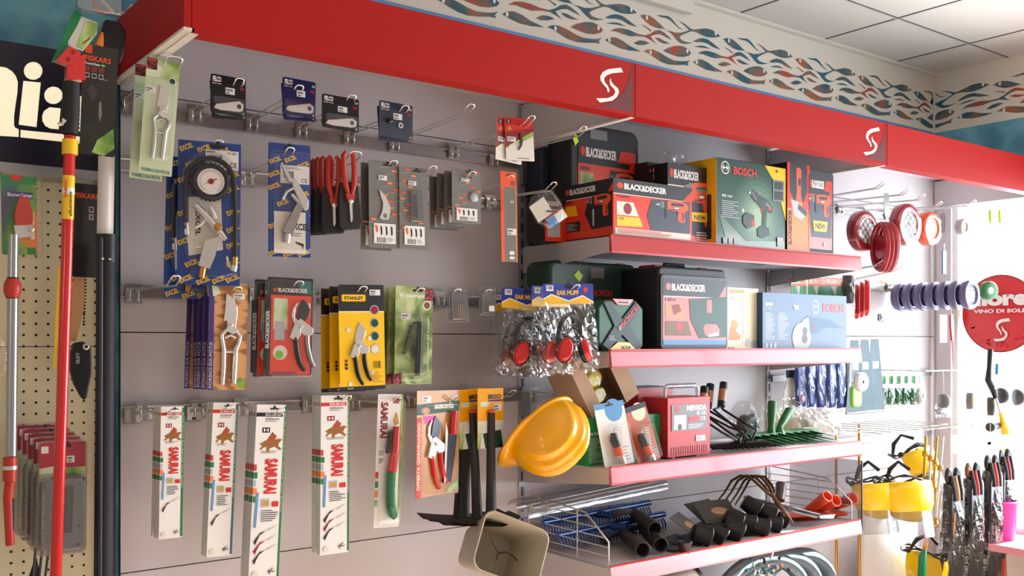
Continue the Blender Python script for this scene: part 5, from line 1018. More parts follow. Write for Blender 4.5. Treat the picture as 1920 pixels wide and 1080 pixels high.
for k in range(2):
    a_ = Vector((A(1018, 985-k*30, -.10).x, -.17+.07*k, SH[3]+.055+.03*k)); t = thing('lawn_rake', ['front blue toothed rake lying under the clear sleeve of tubes', 'rear blue toothed rake lying under the clear sleeve of tubes'][k], 'rake', a_, R(3), 'blue toothed rakes')
    b = B(); b.tube([(0, 0, 0), (.50, 0, .01)], .010, 'rakeblue', 10); obj('head_bar', b, t)
    b = B()
    for i in range(38): x = .005+i*.0132; b.tube([(x, 0, -.004), (x+.004, -.008, -.022), (x-.003, -.014, -.045)], [.0032, .003, .0018], 'rakeblue', 5).tube([(x, 0, .006), (x+.003, .004, .022)], [.003, .0018], 'rakeblue', 5)
    obj('tines', b, t)
    b = B(); b.tube([(.24, 0, 0), (.26, -.05, -.0)], .012, 'rakeblue', 10); obj('socket', b, t)
t = thing('curtain_rod_pack', 'long clear sleeve of bright metal tubes lying across the blue rakes', 'tube pack', (A(978, 933, -.14).x, -.14, SH[3]+.145), R(2))
for k in range(3):
    b = B(); b.tube([(.0+.05*k, -.02*k+.03, .0-.004*k), (.5+.07*k, -.02*k+.03, .028-.004*k)], .010, 'steel' if k else 'chrome', 10); obj('metal_tube', b, t)
b = B(); rr = random.Random(4); v = []; n, m = 30, 5
for i in range(n+1):
    for j in range(m+1): a = PI*j/m; v.append((.0+i*.021, .04-.05*math.cos(a)-.02+rr.uniform(-1, 1)*.0012, .005+.024*math.sin(a)-.03*(j == 0)+i*.001+rr.uniform(-1, 1)*.0012))
b.add(v, [(i*(m+1)+j, (i+1)*(m+1)+j, (i+1)*(m+1)+j+1, i*(m+1)+j+1) for i in range(n) for j in range(m)], 'clear_haze', True); obj('sleeve', b, t)
mat('ironbrown', (52, 44, 40), .45)
def hoe_head(label, tip, back, group, plate=(.15, .10), r=.024, rot=0, m='ironbrown', name='draw_hoe', cat='hoe', curl=.02, flat=None):
    """socket from the mouth (tip) back to the blade"""
    o = Vector(tip); d = (Vector(back)-o); L_ = d.length; q = d.to_track_quat('Y', 'Z').to_matrix().to_4x4()
    t = bpy.data.objects.new(name, None); COL.objects.link(t); t.matrix_world = Matrix.Translation(o) @ q @ Matrix.Rotation(R(rot), 4, 'Y'); tag(t, label, cat, group)
    b = B(); b.lathe([(r*.82, .012), (r*.86, 0), (r, -.0), (r, .006), (r*.92, L_*.6), (r*.7, L_)], m, n=18); b.lathe([(r*.84, .002), (r*.78, .05), (0.0005, .052)], m, n=18); obj('socket', b, t)
    w2, l2 = plate; b = B(); v = []; n = 7
    if flat: b.M = t.matrix_world.inverted() @ Matrix.Translation(flat[0]) @ Matrix.Rotation(R(flat[1]), 4, 'Z') @ Matrix.Translation((0, -L_, 0))
    for s_ in (0, -.003):
        for i in range(n+1):
            u = i/n-.5
            for y in (0, .5, 1): v.append((u*w2*(1-.15*y), L_-.02+y*l2, r*.2-curl*(2*u)**2-.01*y+s_))
    f = []; off = 3*(n+1)
    for i in range(n):
        for y in range(2): f += [(i*3+y, (i+1)*3+y, (i+1)*3+y+1, i*3+y+1), (off+i*3+y, off+i*3+y+1, off+(i+1)*3+y+1, off+(i+1)*3+y)]
    b.add(v, f, m, True); obj('blade', b, t); return t
z4 = SH[3]
for k, (px, py, Y, bx, by, bY, lb) in enumerate(((1205, 1031, -.395, 1168, 1000, -.20, 'lowest left'), (1239, 1022, -.385, 1205, 990, -.20, 'lowest right'), (1228, 992, -.33, 1190, 962, -.18, 'topmost'))):
    p = A(px, py, Y); q_ = A(bx, by, bY); p.z = max(p.z, z4+.027)
    hoe_head('dark brown tubular hoe head beside the wire divider, %s of three' % lb, p, q_, 'dark hoe heads by the wire divider', rot=8*(k-1), plate=(.15, .09))
mat('cupblack', (34, 34, 36), .35)
spots = [(1284, 1015, -.405, 14, 0), (1317, 1002, -.37, 19, 1), (1347, 1002, -.375, 18, 1), (1377, 998, -.37, 19, 1), (1425, 988, -.375, 18, 1), (1390, 1000, -.33, 14, 1), (1376, 975, -.33, 18, 1), (1402, 978, -.35, 16, 2), (1410, 950, -.31, 18, 3), (1438, 962, -.33, 18, 2), (1450, 982, -.36, 16, 1), (1468, 985, -.33, 12, 1), (1457, 966, -.30, 9, 2)]
words = ['small upright one alone at the front left', 'big one at the left of the pile', 'second big one from the left in front', 'third big one from the left in front', 'largest one at the front centre', 'one tucked behind the front row', 'raised one left of the middle', 'tilted one in the middle', 'topmost one of the pile', 'upper one right of the middle', 'lower one at the right end', 'small one at the far right end', 'tiny one high at the right end']
for k, (px, py, Y, r_, lv) in enumerate(spots):
    p = A(px, py, Y); s = scale_at(p); rr_ = r_/s; d = Vector((.25, .93, -.12+.04*lv)); 
    zz = max(p.z, z4+rr_*1.02); p.z = zz
    if k:
        md_ = Vector(((.62, -.52, -.42), (.72, -.42, -.25), (.55, -.60, -.55))[k % 3]).normalized(); q = md_.to_track_quat('-Z', 'Y').to_matrix().to_4x4()
        t = bpy.data.objects.new('socket_hoe', None); COL.objects.link(t); t.matrix_world = Matrix.Translation(p) @ q; tag(t, 'black hoe with stubby round socket, '+words[k], 'hoe', 'black hoes with stubby sockets')
        b = B(); b.lathe([(.0005, rr_*1.05), (rr_*.72, rr_*1.02), (rr_*.80, rr_*.92), (rr_*.96, -rr_*.55), (rr_*1.04, -rr_*.62), (rr_*1.04, -rr_*.78), (rr_*.9, -rr_*.78), (rr_*.7, rr_*.6)], 'cupblack', axis='z', n=20); obj('socket', b, t)
        b = B(); mm = t.matrix_world.inverted(); w2 = p+Vector((-.035, .06, max(z4+.006-p.z, -.03))); b.M = mm @ Matrix.Translation(w2) @ Matrix.Rotation(R((k*41) % 50-25), 4, 'Z') @ Matrix.Rotation(R(12), 4, 'X')
        b.prismz([(-.05, -.04), (.05, -.045), (.055, .05), (-.045, .05)], 0, .003, 'cupblack'); obj('blade', b, t)
    if k == 0:
        t = thing('socket_hoe', 'black hoe with stubby round socket, '+words[0], 'hoe', (p.x, p.y, z4), 0, 'black hoes with stubby sockets'); b = B(); b.lathe([(.016, 0), (.022, .032), (.024, .036), (.020, .036), (.017, .01), (.0005, .008)], 'ironbrown', axis='z', n=18); obj('socket', b, t); b = B(); b.box(-.03, .06, .02, .09, .004, .007, 'ironbrown'); obj('blade', b, t)
# flat shovel blades without sockets, lying behind
mat('blade_grey', (96, 94, 90), .45, .3)
for k, (px, py, Y, rz_, lb, w0, l0) in enumerate(((1330, 962, -.20, 10, 'flat grey shovel blade with worn label, rear left', .17, .13), (1345, 958, -.26, -12, 'flat grey shovel blade with tan sticker, in front of the rear one', .16, .11), (1292, 985, -.28, 30, 'flat dark blade with pale oval sticker, lying at the left of the pile', .13, .12))):
    p = A(px, py, Y); t = thing('trowel', lb, 'shovel blade', p, R(rz_), 'flat blades behind the stubby hoes'); t.rotation_euler = (Matrix.Rotation(R(rz_), 3, 'Z') @ Matrix.Rotation(R(32), 3, 'X')).to_euler()
    b = B(); b.prismz([(-w0/2, -l0/2), (w0*.4, -l0/2), (w0/2, l0/2), (-w0*.45, l0/2)], -.002, 0, 'blade_grey'); obj('blade', b, t)
    b = B(); b.prismz([(x, z) for x, z in arc(.01, .0, .035, 0, 340, 17, rz=.018)], .0002, .0006, 'tan' if k else 'mgrey'); obj('sticker', b, t)
# curved fork
mat('forkbronze', (110, 84, 56), .4, .7)
o = A(1445, 935, -.30); t = thing('garden_fork', 'bronze coloured curved four-tine fork arching over the black hoes', 'garden fork', o)
for k in range(4):
    f_ = lambda px, py, Y: A(px, py, Y)-o
    sx = [0, 13, 26, 36][k]; ex_ = [0, 4, 9, 14][k]
    b = B(); b.tube([f_(1342+sx*1.0, 944+k*1, -.16), f_(1358+sx*.95, 924, -.17), f_(1372+sx*.9, 901, -.19), f_(1388+sx*.8, 892, -.22), f_(1405+sx*.8, 894, -.25), f_(1421+sx*.7, 908, -.28), f_(1436+ex_*1.2, 922, -.30), f_(1448, 930, -.31)], [.0025, .0038, .0045, .005, .005, .005, .005, .006], 'forkbronze', 8); obj('tine', b, t)
b = B(); b.tube([A(1446, 926, -.31)-o, A(1460, 946, -.34)-o, A(1470, 958, -.37)-o, A(1488, 981, -.40)-o], [.008, .013, .012, .002], 'forkbronze', 10, flat=.5); obj('tang', b, t)
# orange shovels and the grey one
mat('shovelorange', (236, 88, 50), .35, coat=.3)
for k, (px, py, lb) in enumerate(((1552, 930, 'orange shovel head, left socket of the pair behind'), (1568, 938, 'orange shovel head, second socket from the left'), (1600, 934, 'orange shovel head with pale rimmed socket, nearest the front right'))):
    p = A(px, py, -.37+.0*k); s_ = A(px-38, py+28, -.27); p.z = max(p.z, z4+.06); s_.z = z4+.03
    hoe_head(lb, p, s_, 'orange shovel heads', plate=(.17, .2), r=.023-.002*(k == 0), m='shovelorange', name='shovel', cat='shovel', rot=-8, curl=.01, flat=((s_.x-.01*k, s_.y+.0, z4+.030-.006*k), 58+8*k))
mat('shovelgrey', (120, 116, 114), .35, .5)
p = A(1465, 908, -.22); s_ = A(1462, 938, -.24)
t = thing('shovel', 'grey metal shovel head with upright socket under the orange ones', 'shovel', p); L_ = lambda q_: Vector(q_)-p
b = B(); b.tube([L_(p), L_(s_)], [.021, .018], 'shovelgrey', 16); obj('socket', b, t)
b = B(); b.add([L_(A(1395, 930, -.24)), L_(A(1537, 962, -.36)), L_(A(1565, 965, -.40)), L_(A(1530, 972, -.40)), L_(A(1470, 955, -.34)), L_(A(1398, 938, -.26))], [(0, 1, 2, 3, 4, 5)], 'shovelgrey').tube([L_(A(1395, 932, -.24)), L_(A(1470, 948, -.32)), L_(A(1536, 966, -.38))], .005, 'shovelgrey', 6); obj('blade', b, t)
b = B(); b.add([L_(A(1537, 967, -.395)), L_(A(1566, 964, -.395)), L_(A(1563, 972, -.40)), L_(A(1538, 972, -.40))], [(0, 1, 2, 3)], 'white'); obj('label', b, t)
b = B(); b.box(-.0015, .0015, YF+.0, -.10, -.06, .20, 'clear_haze').box(-.002, .002, YF-.002, YF+.003, -.06, .2, 'darksteel'); tag(obj('shelf_end_panel', b, loc=(2*MW+.006, 0, SH[3]+.02)), 'clear smoky plastic panel with dark edge closing the right end of the fourth shelf', 'end panel')
mat('duct', (150, 168, 174), .25, .85)
# ---------------- lowest shelf: flexible chrome hoses and grey pipe
t = thing('pipe', 'grey plastic pipe with a yellow sticker on the lowest shelf, left', 'pipe', (A(1180, 1070, -.36).x, -.36, SH[4]+.12))
b = B(); b.tube([(0, 0, 0), (.28, -.0, .055)], .05, 'offwhite', 20).tube([(.27, 0, .053), (.285, 0, .056)], .052, 'darksteel', 20); obj('tube', b, t)
for k in range(3):
    o = Vector((A(1400+40*k, 1075, -.30).x, -.33+.04*k, SH[4])); t = thing('flex_duct', ['shiny ribbed metal duct coil, nearest the front of the lowest shelf', 'shiny ribbed metal duct coil in the middle of the lowest shelf', 'shiny ribbed metal duct coil at the back of the lowest shelf'][k], 'flexible duct', o, 0, 'shiny ribbed duct coils')
    b = B(); pts = [(x*1.0, -.02*k, z) for x, z in arc(.04, .02, .24-.01*k, 175, 12, 110, rz=.165-.012*k)]; b.tube(pts, [.028 if i % 2 else .024 for i in range(len(pts))], 'duct', 12); obj('duct', b, t)
random.seed(3)
t = thing('tinsel_bag', 'clear bag of glittering hose fittings in front of the ducts on the lowest shelf', 'bag', A(1440, 1040, -.38), 0)
b = B()
for k in range(26): x = random.uniform(-.1, .1); z = random.uniform(-.08, -.01); b.tube([(x, random.uniform(-.01, .01), z), (x+random.uniform(-.02, .02), random.uniform(-.01, .01), z+random.uniform(-.02, .02))], .005, random.choice(('steel', 'chrome', 'teal', 'ink', 'tan')), 6)
tag(obj('fittings', b, t), kind='stuff')
# ================================================================== right bay beside the window
def on(px, py, Y): return at(px, py, Y)
g3 = 'chrome hook bars of the right bay'
for k, (py, x0, x1, lb) in enumerate(((396, 2*MW+.01, 3*MW-.06, 'chrome hook bar behind the red checked line spools'), (535, 2*MW+.01, 3*MW-.06, 'chrome hook bar behind the row of dark violet spools'), (704, 2*MW+.01, 3*MW-.06, 'chrome hook bar above the blue bags and green packs'), (826, 2*MW+.01, 3*MW-.06, 'chrome hook bar above the yellow face shields'))):
    z = at(1600, py, -.02).z; b = B(); b.box(x0, x1, -.016, -.003, z-.014, z+.014, 'brushed').box(x0, x1, -.018, -.016, z+.010, z+.014, 'chrome'); tag(obj('hook_bar', b), lb, 'hook bar', g3)
Z3 = [at(1600, q, -.02).z for q in (396, 535, 704, 826)]
def hk(lb, px, py, d, k): return hook(lb, (px, py), d=d, z=Z3[k]-RAILH*.5, group='double wire hooks in the right bay', yb=-.0165, wdt=.022)
hk('empty chrome hook, highest of the right bay', 1657, 341, .40, 0)
hk('empty chrome hook above the left red checked spool', 1702, 354, .42, 0)
hk('chrome hook carrying the large red checked spool', 1732, 364, .40, 0)
hk('chrome hook carrying the orange coil', 1764, 378, .36, 0)
hk('chrome hook carrying the pale round pad near the window', 1828, 375, .42, 0)
hk('chrome hook tip poking out under the hanging red coil', 1657, 487, .42, 1)
hk('chrome hook carrying the dark violet spools', 1822, 528, .40, 1)
hk('short chrome hook over the red pouch packs', 1688, 498, .30, 1)
mat('linered', (160, 26, 44), .3, coat=.4); mat('coilorange', (236, 90, 40), .35)
def spool(label, px, py, Y, r, face, rz=0, group='red checked line spools', thick=.035, m='linered', cat='line spool'):
    p = on(px, py, Y); t = thing('line_spool', label, cat, p, R(rz), group)
    b = B(); b.lathe([(r*.62, -.004), (r*.68, -.010), (r*.86, -.012), (r*.98, -.006), (r, .004), (r*.985, thick-.006), (r*.9, thick), (0.001, thick)], m, n=40); obj('line_coil', b, t)
    b = B(); b.lathe([(r*.62, -.0135), (r*.9, -.0145), (r*1.03, -.008), (r*1.05, .004), (r*1.03, thick)], 'clear', n=40); obj('clear_case', b, t)
    c = Card(2*r, 2*r, y=-.005, z1=r); c.c(.5, .5, .31, 'lgrey')
    if face == 'check':
        for i in range(6):
            for j in range(6):
                u = .22+i*.095; v = .22+j*.095
                if (u+.047-.5)**2+(v+.047-.5)**2 < .088: c.r(u, v, u+.09, v+.09, 'paper' if (i+j) % 2 else 'mgrey')
        c.p([(.5+.05*math.cos(R(90+a*36))*(1 if a % 2 == 0 else .45), .5-.05*math.sin(R(90+a*36))*(1 if a % 2 == 0 else .45)) for a in range(10)], 'red')
    elif face == 'yellow': c.c(.5, .5, .31, 'lorange').c(.5, .5, .26, 'cream').l(.3, .35, .7, .65, 6, 'gold')
    elif face == 'photo': c.c(.5, .5, .31, 'ink').r(.28, .4, .72, .6, 'tan').r(.33, .48, .67, .58, 'offwhite').c(.5, .5, .06, 'gold').r(.32, .64, .68, .72, 'paper').l(.35, .28, .65, .36, 2, 'lgrey')
    obj('face_label', c.b, t); return t
spool('smaller looking red line spool with grey and white checks, left one', 1622, 433, -.33, .078, 'check')
t0 = spool('red line spool with grey and white checks, right one, nearest the orange coil', 1702, 421, -.38, .083, 'check', group='red checked line spools')
spool('orange line coil with pale yellow centre beside the red checked spools', 1745, 428, -.34, .07, 'yellow', group='orange and pale coils', m='coilorange')
t = thing('line_coil', 'dark red bundled line coil hanging edge-on between the checked spools', 'line coil', on(1659, 463, -.40), R(62)); b = B(); r_ = .092
for k in range(7): b.tube([(x*.62, -.024+k*.008, z) for x, z in arc(0, 0, r_*(.92+.05*(k % 2)), 0, 352, 30)], .0075, 'linered', 7, closed=True)
b.prism(arc(0, 0, r_*.5, 0, 345, 23), -.02, .02, 'linered'); ob = obj('line', b, t)
b = B(); b.tube([(.0, -.03, .02), (0, -.036, -.08)], .0015, 'lorange', 5); obj('band', b, t)
t = thing('metal_tag', 'bright pointed metal tag hanging above the edge-on red coil', 'metal tag', on(1662, 362, -.40), R(-10)); b = B(); b.prism([(-.010, 0), (.012, 0), (.016, -.04), (.012, -.085), (.004, -.106), (-.008, -.085), (-.013, -.04)], 0, .0025, 'chrome'); obj('plate', b, t); b = B(); b.tube([(.003, .001, -.10), (-.02, .001, -.125), (.02, .001, -.125), (.003, .001, -.10)], .001, 'steel', 5); obj('wire', b, t)
# red pouch packs
clear_mat('redfilm', tint=(255, 150, 150), alpha=.25, rough=.2, bump=.4, nscale=10)
for k in range(3):
    t = thing('line_pack', 'red trimmer line pack in a clear pouch, '+['front one', 'middle one', 'rearmost one'][k], 'line pack', on(1622-k*9, 522+k*4, -.26+.05*k), R(30), 'red trimmer line packs')
    b = B(); b.dome(rrect(-.030, .030, -.150, -.005, .028, 6), 0, -.02, 'gloss_red', .25, 4); obj('red_line', b, t); b = B(); b.prism(rrect(-.038, .038, -.160, .012, .03, 6), .001, .003, 'clear_film'); obj('pouch', b, t)
t = thing('carded_part', 'small yellow carded part under the edge-on red coil', 'carded part', on(1653, 512, -.20)); b = B(); b.prism(rrect(-.014, .014, -.05, 0, .003), 0, .002, 'styellow').rect(-.01, .01, -.045, -.03, -.0004, 'orange'); obj('card', b, t)
t = thing('fittings_pack', 'small clear pack of grey fittings right of the red line packs', 'fittings pack', on(1652, 578, -.20)); obj('film', bag_mesh(.05, .055, .06, .015, 8, 6, seed=50), t); b = B()
for k in range(9): b.tube([(random.uniform(-.02, .02), 0, random.uniform(-.055, -.02)), (random.uniform(-.02, .02), .003, random.uniform(-.055, -.02))], .004, 'slate', 6)
tag(obj('fittings', b, t), kind='stuff')
# brush cutter packs
ramp_mat('greenfilm', [(.3, (30, 140, 70)), (.7, (120, 200, 140))], 20, .35)
for k in range(3):
    t, w_, h_ = pack('brush_head_pack', 'white, orange and green brush cutter pack above the blue box, '+['left one', 'middle one', 'right one'][k], 'brush head pack', 1483+k*32, 1512+k*36, 512, 560, -.12, 0, 0, 'brush cutter packs')
    c = Card(w_, h_*1.3); card_body(w_, h_*1.3, 'paper', b=c.b); c.r(0, .14, 1, .38, 'orange').t('BRUSH', .06, .19, .6, .33, 'cream', .03).t('CUTTER', .64, .19, .98, .33, 'cream', .02).r(0, .38, 1, 1, 'green').p([(.3, .4), (.6, .38), (.5, .7)], 'lgrey').r(.05, .02, .95, .12, 'lgrey'); obj('card', c.b, t)
t = thing('wire_brush', 'dark round wire brush in a clear pack right of the brush cutter packs', 'wire brush', on(1590, 512, -.22), R(-5)); b = B(); b.tube([(0, 0, -.01), (.0, 0, -.055), (.002, 0, -.12)], [.02, .026, .018], 'ink', 12); obj('brush', b, t); obj('bag', bag_mesh(.075, .08, .15, .03, 8, 8, seed=51), t, loc=(0, 0, .01))
# row of violet spools
mat('spoolviolet', (96, 92, 130), .3, coat=.2)
fr = on(1821, 547, -.40)
words = ['front one showing its round label', 'second one back', 'third one back', 'fourth one back', 'fifth one back', 'sixth one back', 'rearmost one by the wall']
for k in range(7):
    t = thing('line_spool', 'dark violet line spool on a hook, '+words[k], 'line spool', (fr.x, -.40+k*.052, fr.z-.012), 0, 'dark violet line spools'); r_ = .062
    b = B(); b.lathe([(r_*.68, 0), (r_*.72, -.005), (r_*.96, -.006), (r_, 0), (r_, .010), (r_*.93, .014), (r_*.93, .024), (r_*.6, .028), (.001, .028)], 'spoolviolet', n=32); obj('spool', b, t)
    c = Card(2*r_, 2*r_, y=.0005, z1=r_); c.c(.5, .5, .34, 'ink').r(.26, .38, .74, .6, 'tan').r(.3, .48, .7, .58, 'paper').r(.3, .64, .7, .72, 'paper').l(.32, .26, .68, .34, 2, 'lgrey')
    if k == 0: obj('face_label', c.b, t)
t = thing('tape_reel', 'green tape reel hanging left of the round red window sticker', 'tape reel', on(1854, 545, -.36), R(-25)); b = B(); b.lathe([(.012, -.012), (.036, -.014), (.04, -.01), (.04, .014), (.012, .014)], 'rakegreen', n=28); obj('reel', b, t); b = B(); b.lathe([(.001, -.013), (.015, -.0135), (.016, 0)], 'white', n=20); obj('hub', b, t)
# silhouettes toward the window: trimmer blades, pads, hooks
t = thing('trimmer_blade', 'thin dark curved trimmer blades hanging against the bright window', 'trimmer blade', on(1770, 396, -.34), R(40))
b = B()
for k in range(3): b.prism([(x, z) for x, z in arc(.03, -.05, .052-.004*k, 120, 235, 8)]+[(x, z) for x, z in arc(.034, -.05, .049-.004*k, 235, 120, 8)], k*.006, k*.006+.002, 'dgrey')
obj('blade', b, t)
t = spool('pale yellow round pad hanging near the window', 1805, 425, -.36, .034, 'yellow', group='orange and pale coils', m='lgrey', thick=.02, cat='round pad')
t = thing('file_set', 'slim grey blue file in a sleeve below the dark curved blades', 'file', on(1769, 470, -.30)); b = B(); b.prism(rrect(-.014, .014, -.10, 0, .004), -.006, 0, 'lblue'); obj('sleeve', b, t); b = B(); b.tube([(0, -.003, 0), (0, -.003, .03)], .003, 'steel', 6); obj('tang', b, t)
for k in range(2):
    t = thing('plant_clip', 'lime green plastic clip against the window, '+['left', 'right'][k]+' of the pair', 'plastic clip', on(1856+k*18, 395, -.40), 0, 'lime green clips'); b = B(); b.prism([(-.014, 0), (.006, .004), (.02, -.01), (.008, -.022), (.004, -.05), (-.008, -.054), (-.012, -.03)], -.01, .0, 'lime'); obj('clip', b, t, bevel=.002); b = B(); b.tube([(-.012, -.004, -.058), (.012, -.004, -.056)], .002, 'ink', 6); obj('pin', b, t)
t = thing('carded_part', 'small grey blister card under the violet spools', 'carded part', on(1769, 590, -.28)); b = B(); b.prism(rrect(-.03, .03, -.12, 0, .003), 0, .002, 'lgrey').rect(-.02, .02, -.05, -.01, -.0004, 'mgrey').disc(.005, -.08, .012, -.0006, 'paper'); obj('card', b, t)
t = thing('garden_knife', 'slim red sheathed garden knife hanging under the violet spools', 'garden knife', on(1782, 590, -.32), 0, roll=R(-4)); b = B(); b.prism([(-.01, 0), (.01, 0), (.012, -.06), (.006, -.11), (-.006, -.11), (-.012, -.05)], -.008, .0, 'gloss_red'); obj('sheath', b, t); b = B(); b.tube([(0, -.004, -.11), (.002, -.004, -.22)], [.005, .002], 'pink', 6); obj('tip', b, t)
# blue bagged goods
mat('bagblue', (40, 66, 140), .35)
for k in range(6):
    p = on(1500+k*19, 668+k*1.0, -.12-.012*k); t = thing('glove_pack', 'blue work goods in a long clear bag, '+['leftmost', 'second from the left', 'third from the left', 'third from the right', 'second from the right', 'rightmost and brightest'][k], 'glove pack', p, R(8*(k % 2)-4), 'blue goods in clear bags')
    b = B(); b.dome([(-.028, 0), (.028, 0), (.032, -.10), (.022, -.20), (-.022, -.20), (-.032, -.10)], 0, -.014, 'bagblue' if k < 5 else 'paper', .2, 3)
    if k == 0: b.dome(arc(0, -.165, .014, 0, 330, 11), -.012, -.018, 'pink', .3, 2)
    obj('contents', b, t); obj('bag', bag_mesh(.074, .08, .225, .02, 8, 10, seed=60+k), t, loc=(0, 0, .01))
p = on(1486, 708, -.10); t = thing('display_bracket', 'pale grey plate hanging left of the blue bags', 'plate', p); b = B(); b.prism([(-.03, 0), (.03, 0), (.04, -.13), (-.055, -.13), (-.05, -.05)], 0, .003, 'offwhite').box(-.035, .03, -.002, .004, .0, .03, 'navy'); obj('plate', b, t)
# dark teal saw blades with white teeth holders
ramp_mat('tealblade', [(.3, (44, 70, 84)), (.7, (78, 108, 122))], 5, .35)
for k in range(3):
    t = thing('hand_saw', 'dark teal blade in a clear sleeve right of the blue bags, '+['leftmost', 'middle', 'rightmost'][k], 'saw blade', on(1604+k*19, 638-k*1, -.20-.01*k), R(-12), 'dark teal blades'); b = B(); b.prism([(-.024, 0), (.016, 0), (.05, -.29), (-.05, -.29)], 0, .002, 'tealblade'); obj('blade', b, t)
    b = B(); b.rect(-.018, .016, -.12, -.09, -.0005, 'paper'); obj('price_label', b, t); b = B(); b.tube([(-.05, 0, -.292), (.05, 0, -.292)], .006, 'lgrey', 7); obj('edge_guard', b, t)
t = thing('cord_reel', 'white round cord reel hanging in front of the dark teal blades', 'cord reel', on(1614, 716, -.30)); b = B(); b.lathe([(.006, -.012), (.034, -.013), (.037, -.008), (.037, .01), (.006, .012)], 'white', n=28).lathe([(.0005, -.008), (.0065, -.009)], 'ink', n=14); obj('reel', b, t); b = B(); b.tube([(0, 0, .036), (.0, 0, .12)], .001, 'teal', 5); obj('cord', b, t)
t = thing('leaf_pack', 'pale green pack peeking out left of the white cord reel', 'pack', on(1603, 722, -.24)); b = B(); b.dome(rrect(-.035, .035, -.09, 0, .02), 0, -.012, 'lgreen', .2, 3); obj('pack', b, t)
# green wire packs
ramp_mat('stripehead', [(.3, (60, 130, 70)), (.5, (180, 150, 90)), (.7, (60, 130, 70))], 9, .5, kind='wave', stretch=(.01, .01, 5))
for k in range(6):
    t = thing('wire_reel_pack', 'green garden wire reel in a clear bag, '+['leftmost', 'second from the left', 'third from the left', 'third from the right', 'second from the right', 'rightmost and palest'][k], 'wire reel pack', on(1657+k*14, 704, -.16-.01*k), R(18), 'green wire reels in bags')
    b = B(); b.box(-.03, .03, -.001, .001, -.036, 0, 'stripehead'); obj('header_card', b, t)
    b = B(); b.lathe([(.014, -.008), (.034, -.010), (.037, -.004), (.037, .012), (.014, .014)], 'rakegreen' if k < 5 else 'white', (0, 0, -.09), n=26); obj('reel', b, t); obj('bag', bag_mesh(.074, .08, .11, .018, 8, 8, seed=70+k), t, loc=(0, 0, -.03))
# measuring tapes
for k, (px, py, Y, r_, lb, rz) in enumerate(((1770, 752, -.30, .03, 'yellow and black disc pack near the green wire packs, left one', 60), (1820, 752, -.34, .036, 'yellow disc with black marks near the window, middle one', 20), (1858, 762, -.38, .040, 'yellow centred dark measuring tape, nearest the yellow tool base', 30), (1880, 742, -.40, .034, 'dark small disc beside the black tool handle', 55), (1910, 745, -.40, .036, 'dark disc at the right edge of the picture', 50))):
    t = thing('tape_measure', lb, 'disc', on(px, py, Y), R(rz), 'yellow and dark discs by the window')
    b = B(); b.lathe([(r_*.6, -.012), (r_*.95, -.013), (r_, -.006), (r_, .014), (.001, .016)], 'dgrey' if k > 1 else 'mgrey', n=28); obj('body', b, t)
    b = B(); b.lathe([(.001, -.015), (r_*.62, -.0145), (r_*.64, -.01)], 'styellow' if k < 3 else 'cream', n=24)
    for q in range(5): b.rect(-r_*.4+q*r_*.18, -r_*.3+q*r_*.18, -r_*.3, r_*.3, -.0156, 'ink')
    obj('centre', b, t)
t = thing('strap_roll', 'dark ribbed roll under the yellow centred tape', 'roll', on(1862, 800, -.38), R(10)); b = B(); b.tube([(-.04, 0, 0), (.04, 0, .002)], .02, 'dgrey', 16); obj('roll', b, t)
# long tool: black grip, steel shaft, yellow foot
o = on(1857, 660, -.40); t = thing('hand_pump', 'tool with black grip, thin shaft and yellow base below the round red sticker', 'hand pump', o); L_ = lambda px, py: on(px, py, -.40)-o
b = B(); b.tube([L_(1857, 655), L_(1855, 690), L_(1853, 712), L_(1862, 728), L_(1867, 745)], [.011, .010, .014, .016, .010], 'black', 12); obj('grip', b, t); b = B(); b.tube([L_(1867, 745), L_(1877, 778)], .0055, 'steel', 10); obj('shaft', b, t)
b = B(); b.tube([L_(1876, 774), L_(1880, 788), L_(1885, 806), L_(1886, 811)], [.009, .012, .020, .022], 'styellow', 14); obj('base', b, t); b = B(); b.lathe([(.001, -.004), (.006, -.003)], 'styellow', L_(1858, 727)+Vector((0, -.016, 0)), n=12); obj('badge', b, t)
t = thing('whistle', 'small blue plastic piece hanging beside the black tool grip', 'plastic piece', on(1871, 682, -.38)); b = B(); b.prism([(-.012, 0), (.012, .0), (.008, -.05), (-.016, -.046)], -.008, .006, 'lblue'); obj('body', b, t, bevel=.003)
t = thing('parts_bag', 'clear bag with dark clips left of the yellow discs', 'bag', on(1762, 765, -.28), R(-8)); b = B(); b.prism([(-.03, -.01), (.0, .0), (.035, -.03), (.02, -.035), (-.01, -.02)], -.004, .004, 'dgrey'); obj('clip', b, t); obj('film', bag_mesh(.09, .1, .06, .02, 8, 6, seed=80), t, loc=(.02, 0, .02))
# round red sticker on the window glass
sx = 3.79; ctr = atX(1875, 588, sx); rS = .178
ramp_mat('stickerred', [(.3, (176, 20, 34)), (.5, (214, 34, 44)), (.75, (232, 110, 90))], 9, .4, distort=1)
t = thing('window_sticker', 'round red sticker with white words and logo on the window glass', 'sticker', (sx, ctr.y, ctr.z), R(-90))
c = Card(2*rS, 2*rS, z1=rS, step=.0003); c.b.prism(arc(0, 0, rS, 0, 352, 44), 0, .002, 'gloss_red'); c.g(.5, .5, .485, .5, 'dred')
rr = random.Random(9)
for k in range(16): a = R(200+k*9); u = .5+.40*math.cos(a); v = .5-.40*math.sin(a); c.p([(u+rr.uniform(-.05, .05), v+rr.uniform(-.05, .05)) for _ in range(4)], 'stickerred')
c.t('fiore', .16, .2, .86, .40, 'white', .06).t('VINO DI SOLE', .16, .44, .84, .49, 'white', .04)
xs_ = [p for p in SU+SL]; ax = min(p[0] for p in xs_); bx = max(p[0] for p in xs_); ay = min(p[1] for p in xs_); by = max(p[1] for p in xs_)
